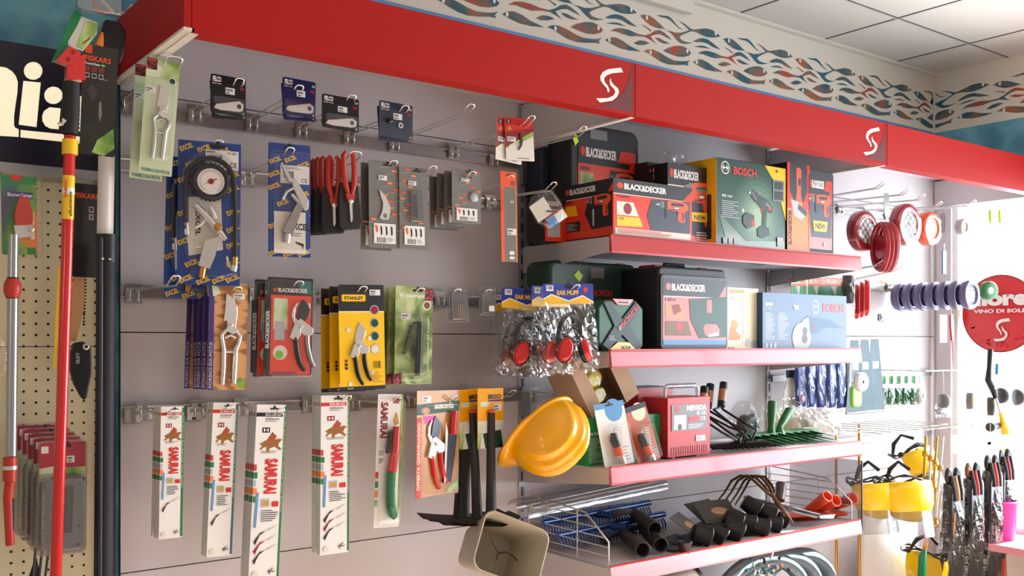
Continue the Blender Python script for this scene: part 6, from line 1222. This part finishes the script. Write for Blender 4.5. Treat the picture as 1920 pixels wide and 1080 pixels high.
for sh_ in (SU, SL): c.p([(.42+.22*(x-ax)/(bx-ax), .56+.3*(y-ay)/(by-ay)) for x, y in sh_], 'white')
obj('print', c.b, t)
# ---- face shields
mat('shieldyellow', (250, 206, 0), .32, coat=.3)
def face_shield(label, px, py, Y, rz, s=1.0, tilt=0):
    t = thing('face_shield', label, 'face shield', on(px, py, Y), R(rz), 'yellow face shields'); t.rotation_euler = (Matrix.Rotation(R(rz), 3, 'Z') @ Matrix.Rotation(R(tilt), 3, 'X')).to_euler()
    b = B(); v = []; f = []; n = 18
    for j in range(5):
        for i in range(n+1): a = PI*i/n; r_ = .105*s; k = [0, .03, .07, .105, .125][j]; rad = r_*(1, 1.03, .98, .82, .52)[j]; v.append((rad*math.cos(a), -rad*.95*math.sin(a), -k*s-.02*s*math.sin(a)*(j > 1)))
    for j in range(4):
        for i in range(n): a = j*(n+1)+i; f.append((a, a+1, a+n+2, a+n+1))
    b.add(v, f, 'shieldyellow', True); o = obj('brow_guard', b, t); md = o.modifiers.new('s', 'SOLIDIFY'); md.thickness = .003
    b = B()
    for q in (0, 1): b.tube([(.1*s*math.cos(a), .09*s*math.sin(a)*(1 if q else -1)*.9, .012+.012*math.cos(3*a)) for a in [PI*i/14 for i in range(15)]], [.004+.003*(i % 3 == 0) for i in range(15)], 'black', 7)
    b.tube([(.0, .08*s, .01), (.0, .05*s, .06), (.0, 0, .085), (.0, -.05*s, .05)], [.006, .01, .006, .008], 'black', 7); obj('headband', b, t)
    for q in (-1, 1): b = B(); b.lathe([(.001, -.006), (.012, -.005), (.014, .004)], 'black', (q*.1*s, -.0, 0), axis='x', n=14); obj('knob', b, t)
    b = B(); v = []
    for j in (0, 1):
        for i in range(n+1): a = PI*i/n; v.append((.09*s*math.cos(a), -.09*s*math.sin(a), -.10*s-.10*s*j))
    b.add(v, [(i, i+1, n+2+i, n+1+i) for i in range(n)], 'clear_haze', True); obj('visor', b, t)
face_shield('yellow face shield hanging in front, largest of the three upper ones', 1690, 905, -.30, -18, 1.1, -12)
face_shield('yellow face shield partly behind the smoky shelf end panel', 1632, 905, -.22, -10, 1.0, -8)
face_shield('yellow face shield highest at the back near the brass lances', 1705, 850, -.16, 10, .95, -25)
face_shield('yellow face shield low at the bottom edge of the picture', 1735, 1040, -.30, 70, 1.05, 10)
# brass lances
o_ = 'brass spray lances beside the face shields'
for k, (px, lb) in enumerate(((1736, 'leftmost'), (1747, 'second from the left'), (1757, 'third from the left'), (1768, 'rightmost'))):
    o = on(px, 818, -.36-.01*k); t = thing('spray_lance', 'brass spray lance, '+lb+' of the bundle', 'spray lance', o, 0, o_, roll=R(5+k*1.5)); L_ = .20+.05*(k % 2)+.1*(k == 3)
    b = B(); b.tube([(0, 0, 0), (0, 0, -L_)], .0055, 'brass' if k % 2 == 0 else 'steel', 9); obj('pipe', b, t); b = B(); b.lathe([(.006, -.012), (.011, -.008), (.011, .01), (.006, .014)], 'brass', (0, 0, -.07-.02*k), axis='z', n=6); obj('nut', b, t)
    b = B(); b.lathe([(.006, -.02), (.013, -.015), (.013, .0), (.009, .012), (.011, .02)], 'brass', (0, 0, -L_), axis='z', n=8); obj('nozzle', b, t)
t = thing('spray_lance', 'long pinkish rod with a green grip reaching the bottom of the picture', 'spray lance', on(1745, 955, -.40)); L_ = lambda px, py: on(px, py, -.40)-t.location
b = B(); b.tube([L_(1740, 958), L_(1733, 1035)], .005, 'pink', 8); obj('rod', b, t); b = B(); b.tube([L_(1734, 1030), L_(1730, 1042), L_(1727, 1110)], [.008, .016, .018], 'gloss_green', 12); obj('grip', b, t); b = B(); b.tube([L_(1737, 1015), L_(1733, 1034)], .009, 'brass', 8); obj('collar', b, t)
# wire rack above
b = B(); a = on(1690, 812, -.42); z = a.z; 
for k in range(3): b.tube([(a.x-.1, -.40+.1*k, z), (a.x+.55, -.40+.1*k, z-.004*k)], .0022, 'steel', 6)
for k in range(8): b.tube([(a.x-.08+.09*k, -.42, z), (a.x-.08+.09*k, -.02, z)], .0018, 'steel', 6)
tag(obj('wire_rack', b), 'chrome wire rack above the brass lances', 'wire rack'); z_rack = z
# brass posts behind the smoky end panel
for k, px in enumerate((1568, 1611)):
    p = on(px, 900, -.09); t = thing('brass_post', 'slim brass rod standing behind the right wire divider, '+['left', 'right'][k]+' one', 'rod', (p.x, -.09, .05), 0, 'brass rods'); b = B(); b.tube([(0, 0, 0), (0, 0, 1.2)], .006, 'brass', 10); obj('rod', b, t)
# cards near the lances
for k, (x0, x1, y0, y1, m1, m2, lb) in enumerate(((1812, 1858, 822, 846, 'orange', 'lblue', 'orange and blue header card under the dark roll'), (1852, 1900, 826, 860, 'lgreen', 'paper', 'pale green leaflet card at the right under the yellow base'), (1782, 1800, 815, 850, 'lgreen', 'orange', 'small striped green and orange card by the brass lances'))):
    t, w_, h_ = pack('seed_card', lb, 'card', x0, x1, y0, y1, -.40, 0, 0, 'small cards by the window'); c = Card(w_, h_); card_body(w_, h_, m1, b=c.b); c.r(0, .6, 1, 1, m2); obj('card', c.b, t)
# black wrapped tools
mat('wrapblack', (30, 26, 28), .25, coat=.4); clear_mat('dark_film', tint=(120, 112, 112), alpha=.14, rough=.12, bump=.9, nscale=24)
for k, (px, py, w0, h0, lb, mid) in enumerate(((1785, 905, .10, .42, 'dark film wrapped hand tools with wooden tips, left one', 'tan'), (1822, 895, .10, .46, 'dark film wrapped hand tools with a red grip in the middle', 'red'), (1858, 880, .10, .48, 'dark film wrapped hand tools with red grips, right of the middle', 'red'), (1882, 868, .10, .40, 'dark film wrapped tool bundle nearest the right edge', 'dred'))):
    t = thing('wrapped_tools', lb, 'wrapped tools', on(px, py, -.40), R(-10), 'dark wrapped hand tools'); b = B()
    b.dome([(-w0*.45, 0), (w0*.45, 0), (w0*.5, -h0*.5), (w0*.35, -h0), (-w0*.35, -h0), (-w0*.5, -h0*.5)], 0, -.03, 'wrapblack', .2, 4); obj('bundle', b, t)
    for q in (-1, 0, 1):
        b = B(); b.tube([(q*.022, -.015, .03), (q*.020, -.026, -.03), (q*.018, -.030, -.07)], [.007, .010, .009], 'iron' if q else mid, 8); obj('grip', b, t)
    b = B(); b.dome(arc((k % 2-.5)*.04, -h0*.42, .014, 0, 340, 17, rz=.07), -.024, -.036, mid, .3, 3); obj('handle', b, t)
    for q in (-1, 1):
        b = B(); b.dome(arc(q*.025, .03, .02, 0, 340, 17, rz=.034), 0, -.012, 'ink' if k != 1 or q > 0 else 'brown', .4, 3); obj('tool_head', b, t)
    obj('film', bag_mesh(w0*1.05, w0*1.15, h0, .045, 10, 14, 'dark_film', seed=90+k), t)
t = thing('work_glove', 'pale blue patch of gloves between the low face shield and the wrapped tools', 'gloves', on(1812, 1040, -.38)); b = B(); b.dome(rrect(-.02, .02, -.06, .04, .012), 0, -.02, 'lblue', .2, 3); obj('glove', b, t)
t = thing('handle_grip', 'red ended tool grip at the bottom under the wrapped tools', 'tool grip', on(1873, 1040, -.40)); b = B(); b.tube([(0, 0, .03), (0, 0, -.01)], .024, 'black', 14); obj('collar', b, t); b = B(); b.tube([(0, 0, -.01), (0, 0, -.12)], .026, 'gloss_red', 14); obj('grip', b, t)
t = thing('broom_handle', 'slanting wooden broom handle at the bottom right corner', 'broom handle', on(1882, 1045, -.36)); b = B(); b.tube([(-.01, 0, .05), (.03, 0, -.3)], .012, 'tan', 10); obj('stick', b, t)
t = thing('watering_can', 'bright magenta plastic tub at the right edge near the window sill', 'tub', (3.58, -.38, WZ0+.02+.0)); b = B(); b.lathe([(.0005, 0), (.07, 0), (.085, .16), (.09, .16), (.09, .17), (.08, .17), (.066, .006)], 'magenta', axis='z', n=28); obj('tub', b, t)
t['label'] = 'bright magenta plastic tub on the sill shelf at the right edge'
b = B(); b.box(3.44, 3.745, -.62, -.26, WZ0-.01, WZ0+.02, 'pink'); tag(obj('sill_shelf', b), 'narrow pinkish shelf board under the window at the right edge', 'shelf board')
# white curved sheet below the face shields
o = on(1680, 1000, -.12); t = thing('plastic_sheet', 'curved glossy white sheet standing below the face shields', 'plastic sheet', (o.x, -.1, .3)); b = B(); v = []
for i in range(13):
    a = R(-60+i*12); v += [(.26*math.sin(a), -.10*math.cos(a)+.06, 0), (.26*math.sin(a), -.10*math.cos(a)+.06, .66)]
b.add(v, [(2*i, 2*i+2, 2*i+3, 2*i+1) for i in range(12)], 'white', True); so = obj('sheet', b, t); md = so.modifiers.new('s', 'SOLIDIFY'); md.thickness = .003
# thin wire rail in front of the window that the discs and the black-gripped tool hang from
zr = on(1860, 692, -.38).z; b = B(); b.tube([(3.02, -.372, zr), (3.74, -.372, zr)], .0022, 'steel', 7).tube([(3.02, -.372, zr), (3.02, -.02, zr)], .0022, 'steel', 7); tag(obj('wire_rail', b), 'thin chrome wire rail running to the window behind the black tool grip', 'wire rail')
for o_ in [o for o in COL.objects if o.parent is None and o.name.split('.')[0] in ('tape_measure', 'strap_roll', 'wrapped_tools')]:
    top = (zr-o_.location.z) if not o_.name.startswith('wrapped') else (z_rack-o_.location.z)
    if top > .03: b = B(); b.tube([(0, .0, .0), (0, .004, top)], .0009, 'steel', 5); obj('hang_wire', b, o_)
# ================================================================== left of the shelving: sign, pegboard, long handled tools
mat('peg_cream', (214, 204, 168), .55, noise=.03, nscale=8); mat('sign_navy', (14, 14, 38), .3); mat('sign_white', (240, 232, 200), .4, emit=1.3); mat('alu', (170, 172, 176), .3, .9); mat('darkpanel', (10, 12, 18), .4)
YP = -.02
t = thing('pegboard', 'cream pegboard with rows of small dark holes left of the shelving', 'pegboard', (0, 0, 0)); zt = at(0, 300, YP).z
b = B(); zs_ = at(30, 650, YP).z; b.box(-1.2, -.05, YP, .0, .1, zs_-.001, 'peg_cream').box(-1.2, -.05, YP, .0, zs_+.001, zt, 'peg_cream').box(-1.2, -.05, YP+.002, 0, zs_-.002, zs_+.002, 'seam')
x = -.06
while x > -.95:
    z = .75
    while z < zt: b.disc(x, z, .0032, YP-.0003, 'slot', n=8); z += .0262
    x -= .0262
obj('board', b, t)
YS = -.085; zb0 = at(60, 313, YS).z; zt0 = at(60, 85, YS).z
t = thing('wall_sign', 'dark navy wall sign with large cream rounded letters over the pegboard', 'sign', (0, YS, 0)); b = B(); b.box(-1.2, -.045, 0, .06, zb0, zt0, 'sign_navy'); obj('panel', b, t)
b = B()
def sp(l): return [(at(x, y, YS).x, at(x, y, YS).z) for x, y in l]
def spz(l): return sp([(x/4.32, 80+y/4.32) for x, y in l])
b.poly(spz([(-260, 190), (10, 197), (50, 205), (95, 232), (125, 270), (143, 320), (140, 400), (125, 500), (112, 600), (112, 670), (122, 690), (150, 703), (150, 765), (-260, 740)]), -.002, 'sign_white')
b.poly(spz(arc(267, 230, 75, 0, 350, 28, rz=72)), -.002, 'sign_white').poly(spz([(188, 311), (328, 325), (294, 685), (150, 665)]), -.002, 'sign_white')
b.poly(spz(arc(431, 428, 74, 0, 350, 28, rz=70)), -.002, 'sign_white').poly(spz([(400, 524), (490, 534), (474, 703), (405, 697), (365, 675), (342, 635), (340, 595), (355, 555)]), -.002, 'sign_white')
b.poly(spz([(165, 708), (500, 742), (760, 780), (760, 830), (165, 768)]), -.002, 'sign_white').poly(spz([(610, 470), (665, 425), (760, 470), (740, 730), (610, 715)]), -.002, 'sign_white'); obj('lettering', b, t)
b = B(); z_ = at(60, 313, YS-.02).z; b.box(-1.2, -.05, -.03, .06, zb0-.022, zb0, 'alu'); obj('ledge', b, t)
t = thing('side_panel', 'tall black side panel at the left end of the shelving', 'side panel', (0, 0, 0)); b = B(); b.box(-.055, -.0165, -.034, -.004, .03, ZCB-.01, 'darkpanel'); obj('panel', b, t)
b = B(); b.box(-.042, -.030, -.036, -.034, .03, ZCB-.2, 'slate'); obj('groove_strip', b, t)
# ---- telescopic saw with red pole
def W(px, py, Y): return at(px, py, Y)
YR = -.34; o = W(131, 255, YR); L_ = lambda px, py, dy=0: W(px, py, YR+dy)-o
t = thing('pole_saw', 'long red telescopic pole saw with green blade guard, leaning at the left', 'pole saw', o)
pa, pb = L_(116, 760), L_(104, 1090); pe = pb+(pb-pa)*((.012-o.z-pb.z)/(pb.z-pa.z)); b = B(); b.tube([L_(131, 255), L_(125, 480), pa, pb, pe], .0115, 'gloss_red', 16); obj('pole', b, t); b = B(); b.lathe([(.0005, -.011), (.015, -.010), (.016, .03), (.0118, .032)], 'rubber', pe, axis='z', n=16); obj('foot_cap', b, t)
b = B(); b.tube([L_(134, 155), L_(133, 205), L_(131, 252)], [.0165, .0175, .0165], 'rubber', 16)
for k in range(9): b.tube([L_(147-.1*k, 175+k*8), L_(148.5-.1*k, 178+k*8)], .003, 'rubber', 6)
obj('grip_sleeve', b, t)
b = B(); b.tube([L_(131.5, 262), L_(131, 290)], .0155, 'styellow', 14); obj('collar', b, t)
b = B(); b.prism([(p.x, p.z) for p in [L_(124, 124), L_(156, 103), L_(158, 152), L_(123, 152)]], -.012, .012, 'gloss_red').prism([(p.x, p.z) for p in [L_(127, 89), L_(148, 101), L_(150, 118), L_(133, 127), L_(103, 115)]], -.014, .010, 'gloss_red')
for q in ((134, 101), (125, 114)): p = L_(*q); b.disc(p.x, p.z, .0045, -.0145, 'dred')
obj('blade_mount', b, t)
b = B(); b.prism([(p.x, p.z) for p in [L_(148, 30), L_(183, 44), L_(180, 66), L_(155, 97), L_(130, 89), L_(125, 79), L_(143, 50)]], -.004, -.002, 'steel')
for k in range(9): p = L_(150-k*2.6, 36+k*4.8); b.poly([(p.x, p.z), (p.x-.006, p.z+.001), (p.x-.001, p.z-.006)], -.0045, 'white')
obj('saw_blade', b, t)
b = B(); b.prism([(p.x, p.z) for p in [L_(140, 18), L_(152, 30), L_(142, 52), L_(127, 78), L_(123, 90), L_(104, 115), L_(96, 117), L_(107, 93), L_(120, 62)]], -.008, .004, 'gloss_green'); obj('blade_guard', b, t)
b = B(); b.poly([(p.x, p.z) for p in [L_(160, 39), L_(184, 46), L_(176, 70), L_(156, 94), L_(142, 87)]], -.0052, 'leafy').poly([(p.x, p.z) for p in [L_(153, 82), L_(168, 70), L_(168, 74), L_(156, 84)]], -.0056, 'brown'); obj('label', b, t)
b = B(); b.tube([L_(109, 233, -.02), L_(118, 232, -.02)], .004, 'steel', 8).prism([(p.x, p.z) for p in [L_(112, 226), L_(119, 231), L_(112, 239)]], -.028, -.02, 'steel'); obj('wing_nut', b, t)
b = B(); pa, pb = L_(129, 330), L_(126.5, 412)
b.tube([pa, pb], .0121, 'styellow', 16, cap=False); q = pa.lerp(pb, .08)
b.tube([pa.lerp(pb, .28), pa.lerp(pb, .42)], .01225, 'white', 16, cap=False); pm = pa.lerp(pb, .5)
b.text('alluminio', pm.x-.002, pm.x+.005, pb.z+.006, pm.z+.012, -.0125+pm.y, 'ink', .02, up=True).text('RAMOLI', pm.x-.010, pm.x-.005, pm.z, pa.z-.01, -.0125+pm.y, 'red', .03, up=True); obj('pole_label', b, t)
# ---- carded black pruner on pole, front pack
ramp_mat('nightleaf', [(.35, (14, 14, 14)), (.55, (26, 40, 20)), (.7, (70, 110, 50))], 11, .3, coat=.4); mat('fisk', (26, 22, 20), .3, coat=.4)
t, w_, h_ = pack('pole_pruner_pack', 'tall black card with orange lettering hanging in front at top left', 'tool card', 157, 222, 87, 292, -.33, -6, 2.2)
c = Card(w_, h_); card_body(w_, h_, 'fisk', b=c.b); c.r(.05, .0, .25, .08, 'orange').t('FISKARS', .05, .1, .8, .15, 'orange', .02).t('PowerGear', .05, .16, .5, .185, 'white').c(.58, .175, .06, 'lgreen', .6)
for j in range(2):
    for i in range(3): c.r(.06+i*.2, .2+j*.06, .2+i*.2, .245+j*.06, 'brown' if j == 0 else 'lgrey').r(.08+i*.2, .208+j*.06, .18+i*.2, .237+j*.06, 'dred' if j == 0 else 'ink')
c.p([(.12, .42), (.3, .36), (.45, .44), (.3, .52)], 'dgrey').p([(.5, .52), (.56, .5), (.6, .62), (.54, .7), (.5, .62)], 'mgrey').r(0, .72, 1, 1, 'nightleaf').p([(.35, .98), (.5, .86), (.95, .74), (1, .92), (.7, 1)], 'leafy').l(.5, .3, .9, .31, 1, 'lgrey'); obj('card', c.b, t)
# black cutting head behind, orange lever
o2 = W(205, 60, -.30); t = thing('pole_pruner', 'black pole pruner with orange lever and white pull tube at the shelving corner', 'pole pruner', o2); M_ = lambda px, py, dy=0: W(px, py, -.30+dy)-o2
b = B(); b.prism([(p.x, p.z) for p in [M_(196, 38), M_(222, 42), M_(234, 62), M_(231, 100), M_(224, 120), M_(190, 112), M_(186, 70)]], -.01, .012, 'black'); obj('cutting_head', b, t, bevel=.003)
b = B(); b.prism([(p.x, p.z) for p in [M_(184, 64), M_(188, 66), M_(189, 80), M_(188, 96), M_(173, 88), M_(178, 80)]], -.026, -.012, 'lorange'); obj('lever', b, t, bevel=.002)
b = B(); b.tube([M_(200, 290, .06), M_(197, 441, .06)], .0175, 'white', 4); obj('pull_tube', b, t)
pe = M_(194, 1090, .06); pf = Vector((pe.x-.006, pe.y, .003-o2.z)); b = B(); b.tube([M_(199, 441, .06), M_(198, 620, .06), pe, pf], .0205, 'rubber', 12).tube([M_(190, 446, .04), M_(188, 1090, .04), pf+Vector((-.018, -.018, 0))], .004, 'slate', 8); obj('pole', b, t)
b = B(); b.tube([M_(199, 440, .06), M_(199, 458, .06)], .024, 'black', 12).tube([M_(199, 456, .06), M_(199, 492, .06)], .0225, 'black', 12)
obj('clamp', b, t)
for q in ((192, 485), (205, 486)): b = B(); p = M_(*q, .035); b.lathe([(.001, -.006), (.003, -.005), (.003, 0)], 'chrome', p, n=8); obj('screw', b, t)
# clear bag at top
t = thing('hook_bag', 'clear bag with metal hooks hanging at the top edge above the saw blade', 'bag', W(186, -25, -.36), R(-5)); b = B(); b.tube([(x*.9, 0, z) for x, z in arc(.01, -.03, .022, 20, 300, 10)], .004, 'tan', 7).prism([(-.03, .0), (-.024, .004), (.03, -.048), (.026, -.052)], -.004, .004, 'steel'); obj('hooks', b, t); b = B(); b.dome(rrect(-.046, .046, -.058, .02, .01), 0, -.014, 'clear_haze', .1, 3); obj('bag', b, t)
# second card behind on the pegboard
t, w_, h_ = pack('pole_pruner_pack', 'black card with orange lettering on the pegboard behind the white tube', 'tool card', 138, 186, 345, 520, -.12, 0, 1); c = Card(w_, h_); card_body(w_, h_, 'fisk', b=c.b); c.t('FISKARS', .02, .1, 1.0, .155, 'orange', .02)
for j in range(2): c.r(.62, .24+j*.08, .8, .3+j*.08, 'lgrey').r(.65, .25+j*.08, .77, .29+j*.08, 'brown' if j else 'ink')
obj('card', c.b, t)
b = B(); p0 = W(140, 455, -.10)
# yellow saw and its tan sheath
t = thing('pruning_saw', 'curved pruning saw in a tan sleeve behind the red pole', 'pruning saw', W(150, 470, -.10)); o3 = t.location.copy(); N_ = lambda px, py: W(px, py, -.10)-o3
b = B(); b.prism([(p.x, p.z) for p in [N_(140, 472), N_(156, 474), N_(158, 560), N_(152, 600), N_(142, 640), N_(132, 640), N_(134, 560)]], -.004, .0, 'tan')
for k in range(22): p = N_(158-abs(k-8)*.25, 480+k*6); b.poly([(p.x, p.z), (p.x+.007, p.z-.003), (p.x, p.z-.007)], -.002, 'ink')
obj('blade', b, t); b = B(); b.prism([(p.x, p.z) for p in [N_(108, 500), N_(112, 500), N_(106, 690), N_(99, 692)]], -.006, -.001, 'styellow'); obj('sheath_edge', b, t)
t = thing('saw_holster', 'black curved saw holster hanging low on the pegboard', 'saw holster', W(150, 650, -.11)); o3 = t.location.copy(); N_ = lambda px, py: W(px, py, -.11)-o3
b = B(); b.prism([(p.x, p.z) for p in [N_(135, 643), N_(152, 640), N_(168, 648), N_(169, 700), N_(160, 745), N_(155, 750), N_(148, 742), N_(136, 720), N_(129, 695), N_(130, 660)]], -.018, .0, 'black'); obj('holster', b, t, bevel=.004)
b = B(); p = N_(158, 650); b.lathe([(.0035, -.019), (.0075, -.0195), (.008, -.016)], 'steel', (p.x, 0, p.z), n=16); obj('eyelet', b, t); b = B(); p = N_(142, 672); b.text('SILKY', p.x-.004, p.x+.004, p.z-.012, p.z+.014, -.0186, 'lgrey', .02, up=True); obj('lettering', b, t)
# silver pole with red grips
YV = -.24; o4 = W(24, 450, YV); K_ = lambda px, py: W(px, py, YV)-o4
t = thing('extension_pole', 'silver telescopic pole with red joints and red trigger grip, far left', 'extension pole', o4)
b = B(); b.tube([K_(25, 440), K_(24, 522)], .010, 'alu', 14).tube([K_(24, 558), K_(21, 855)], .0105, 'alu', 14); obj('tube', b, t)
b = B(); b.tube([K_(24, 522), K_(23.5, 533), K_(23, 547), K_(23, 558)], [.011, .017, .017, .013], 'snip_red', 14).tube([K_(24, 520), K_(24, 526)], .0115, 'black', 12).tube([K_(23, 553), K_(23, 560)], .0115, 'black', 12); obj('joint', b, t)
b = B(); b.tube([K_(19, 857), K_(18, 902)], .0135, 'snip_red', 14).tube([K_(19, 873), K_(19, 880)], .0142, 'steel', 14); obj('lower_joint', b, t)
b = B(); b.tube([K_(19, 903), K_(15, 930), K_(17, 985), K_(19, 1022)], [.010, .010, .009, .009], 'snip_red', 10); obj('trigger', b, t); b = B(); b.tube([K_(19, 935), K_(18, 1002)], .0085, 'rubber', 10); obj('grip', b, t)
# rainbow carded pruner head on top of it
ramp_mat('rainbow', [(.3, (200, 40, 60)), (.42, (230, 120, 40)), (.52, (120, 160, 50)), (.62, (40, 110, 80)), (.72, (90, 50, 130))], 9, .35, coat=.4)
t, w_, h_ = pack('pruner_head_pack', 'clear blister with red pruner head on a rainbow card, far left', 'pruner head pack', 1, 68, 330, 478, -.20, 0, -1)
c = Card(w_, h_); card_body(w_, h_, 'rainbow', b=c.b); c.r(0, 0, 1, .1, 'green').r(.15, .2, .9, .28, 'purple').t('BlumenGarten', .18, .215, .88, .265, 'white', .02).t('aste', .78, .45, .92, .8, 'white', .03, up=True).r(.7, .9, .95, .99, 'green').p([(.25, 0), (.6, 0), (.55, .06), (.3, .06)], 'red'); obj('card', c.b, t)
b = B(); b.prism([(.0, -h_*.25), (.016, -h_*.3), (.024, -h_*.5), (.022, -h_*.62), (-.01, -h_*.64), (-.012, -h_*.5), (-.006, -h_*.36)], -.018, -.006, 'snip_red').lathe([(.001, -.024), (.006, -.023), (.007, -.018)], 'steel', (.02, 0, -h_*.68), n=12).prism([(-.014, -h_*.64), (.02, -h_*.62), (.026, -h_*.76), (-.01, -h_*.8)], -.018, -.008, 'steel'); obj('pruner_head', b, t)
b = B(); b.dome(rrect(-w_*.6, w_*.6, -h_*1.05, h_*.03, .012), -.001, -.03, 'clear', .06, 4); obj('blister', b, t)
# red topped packs
mat('packred', (168, 44, 60), .35, coat=.4); mat('packclear', (150, 146, 140), .4)
t, w_, h_ = pack('spray_gun_pack', 'red and clear blister pack with white stripes, front one of the stack low at left', 'blister pack', 70, 164, 825, 1040, -.20, -2, .5, 'red and clear blister packs')
c = Card(w_, h_); b = c.b; b.prism(rrect(-w_/2, w_/2, -h_, 0, .012), 0, .001, 'clear_haze'); c.r(.04, .02, .96, .26, 'packred').r(.04, .24, .96, .3, 'leafy').p([(.04, .24), (.4, .22), (.4, .32), (.04, .36)], 'leafy').r(.08, .05, .22, .11, 'paper').price(.58, .14, .16, .06).t('FORBICE SERIE TELESCOPICA', .1, .42, .17, .93, 'paper', .02, up=True).hole(.6, .05, .14); c.r(.3, .36, .95, .95, 'packclear').c(.83, .76, .04, 'ink').c(.82, .92, .04, 'ink'); obj('card', b, t)
b = B(); b.dome(rrect(-w_*.44, w_*.46, -h_*.98, -h_*.3, .014), -.001, -.03, 'clear_haze', .1, 4); obj('blister', b, t); b = B(); b.tube([(.012, -.012, -h_*.4), (.008, -.012, -h_*.8)], .01, 'ink', 10); obj('handle', b, t)
backs(t, 4, .026, 'red and clear blister pack with white stripes, %s in the low left stack', dx=-.006, dz=.008, jr=.6)
t = thing('wire_clips', 'small wire hooks above the red blister packs on the pegboard', 'wire hook', W(85, 808, -.03)); 
for k in range(2): b = B(); b.tube([(.0+k*.028, 0, -.006), (.0+k*.028, -.012, .0), (k*.028, -.012, .016)], .0018, 'steel', 6); obj('wire', b, t)
t = thing('dark_tool', 'dark wire frame tool hanging below the red blister packs', 'tool', W(85, 1040, -.10)); b = B()
for k in range(4): b.tube([(-.02+k*.014, 0, .02), (-.03+k*.012, -.01, -.08)], .003, 'dgrey', 6)
b.prism([(-.05, -.09), (-.02, .0), (.0, -.09)], -.004, 0, 'ink'); obj('frame', b, t)
# long peg hook with a loose arm over the pegboard
t = thing('peg_hook', 'single thin wire peg hook sticking out of the pegboard', 'peg hook', W(106, 335, -.021)); b = B(); b.tube([(0, 0, 0), (0, -.12, .005), (0, -.13, .012)], .0022, 'steel', 6); obj('wire', b, t)
t = thing('white_bag', 'clear bag edge at the far left behind the silver pole', 'bag', W(0, 620, -.12)); obj('film', bag_mesh(.05, .06, .1, .02, 8, 8, seed=99), t)
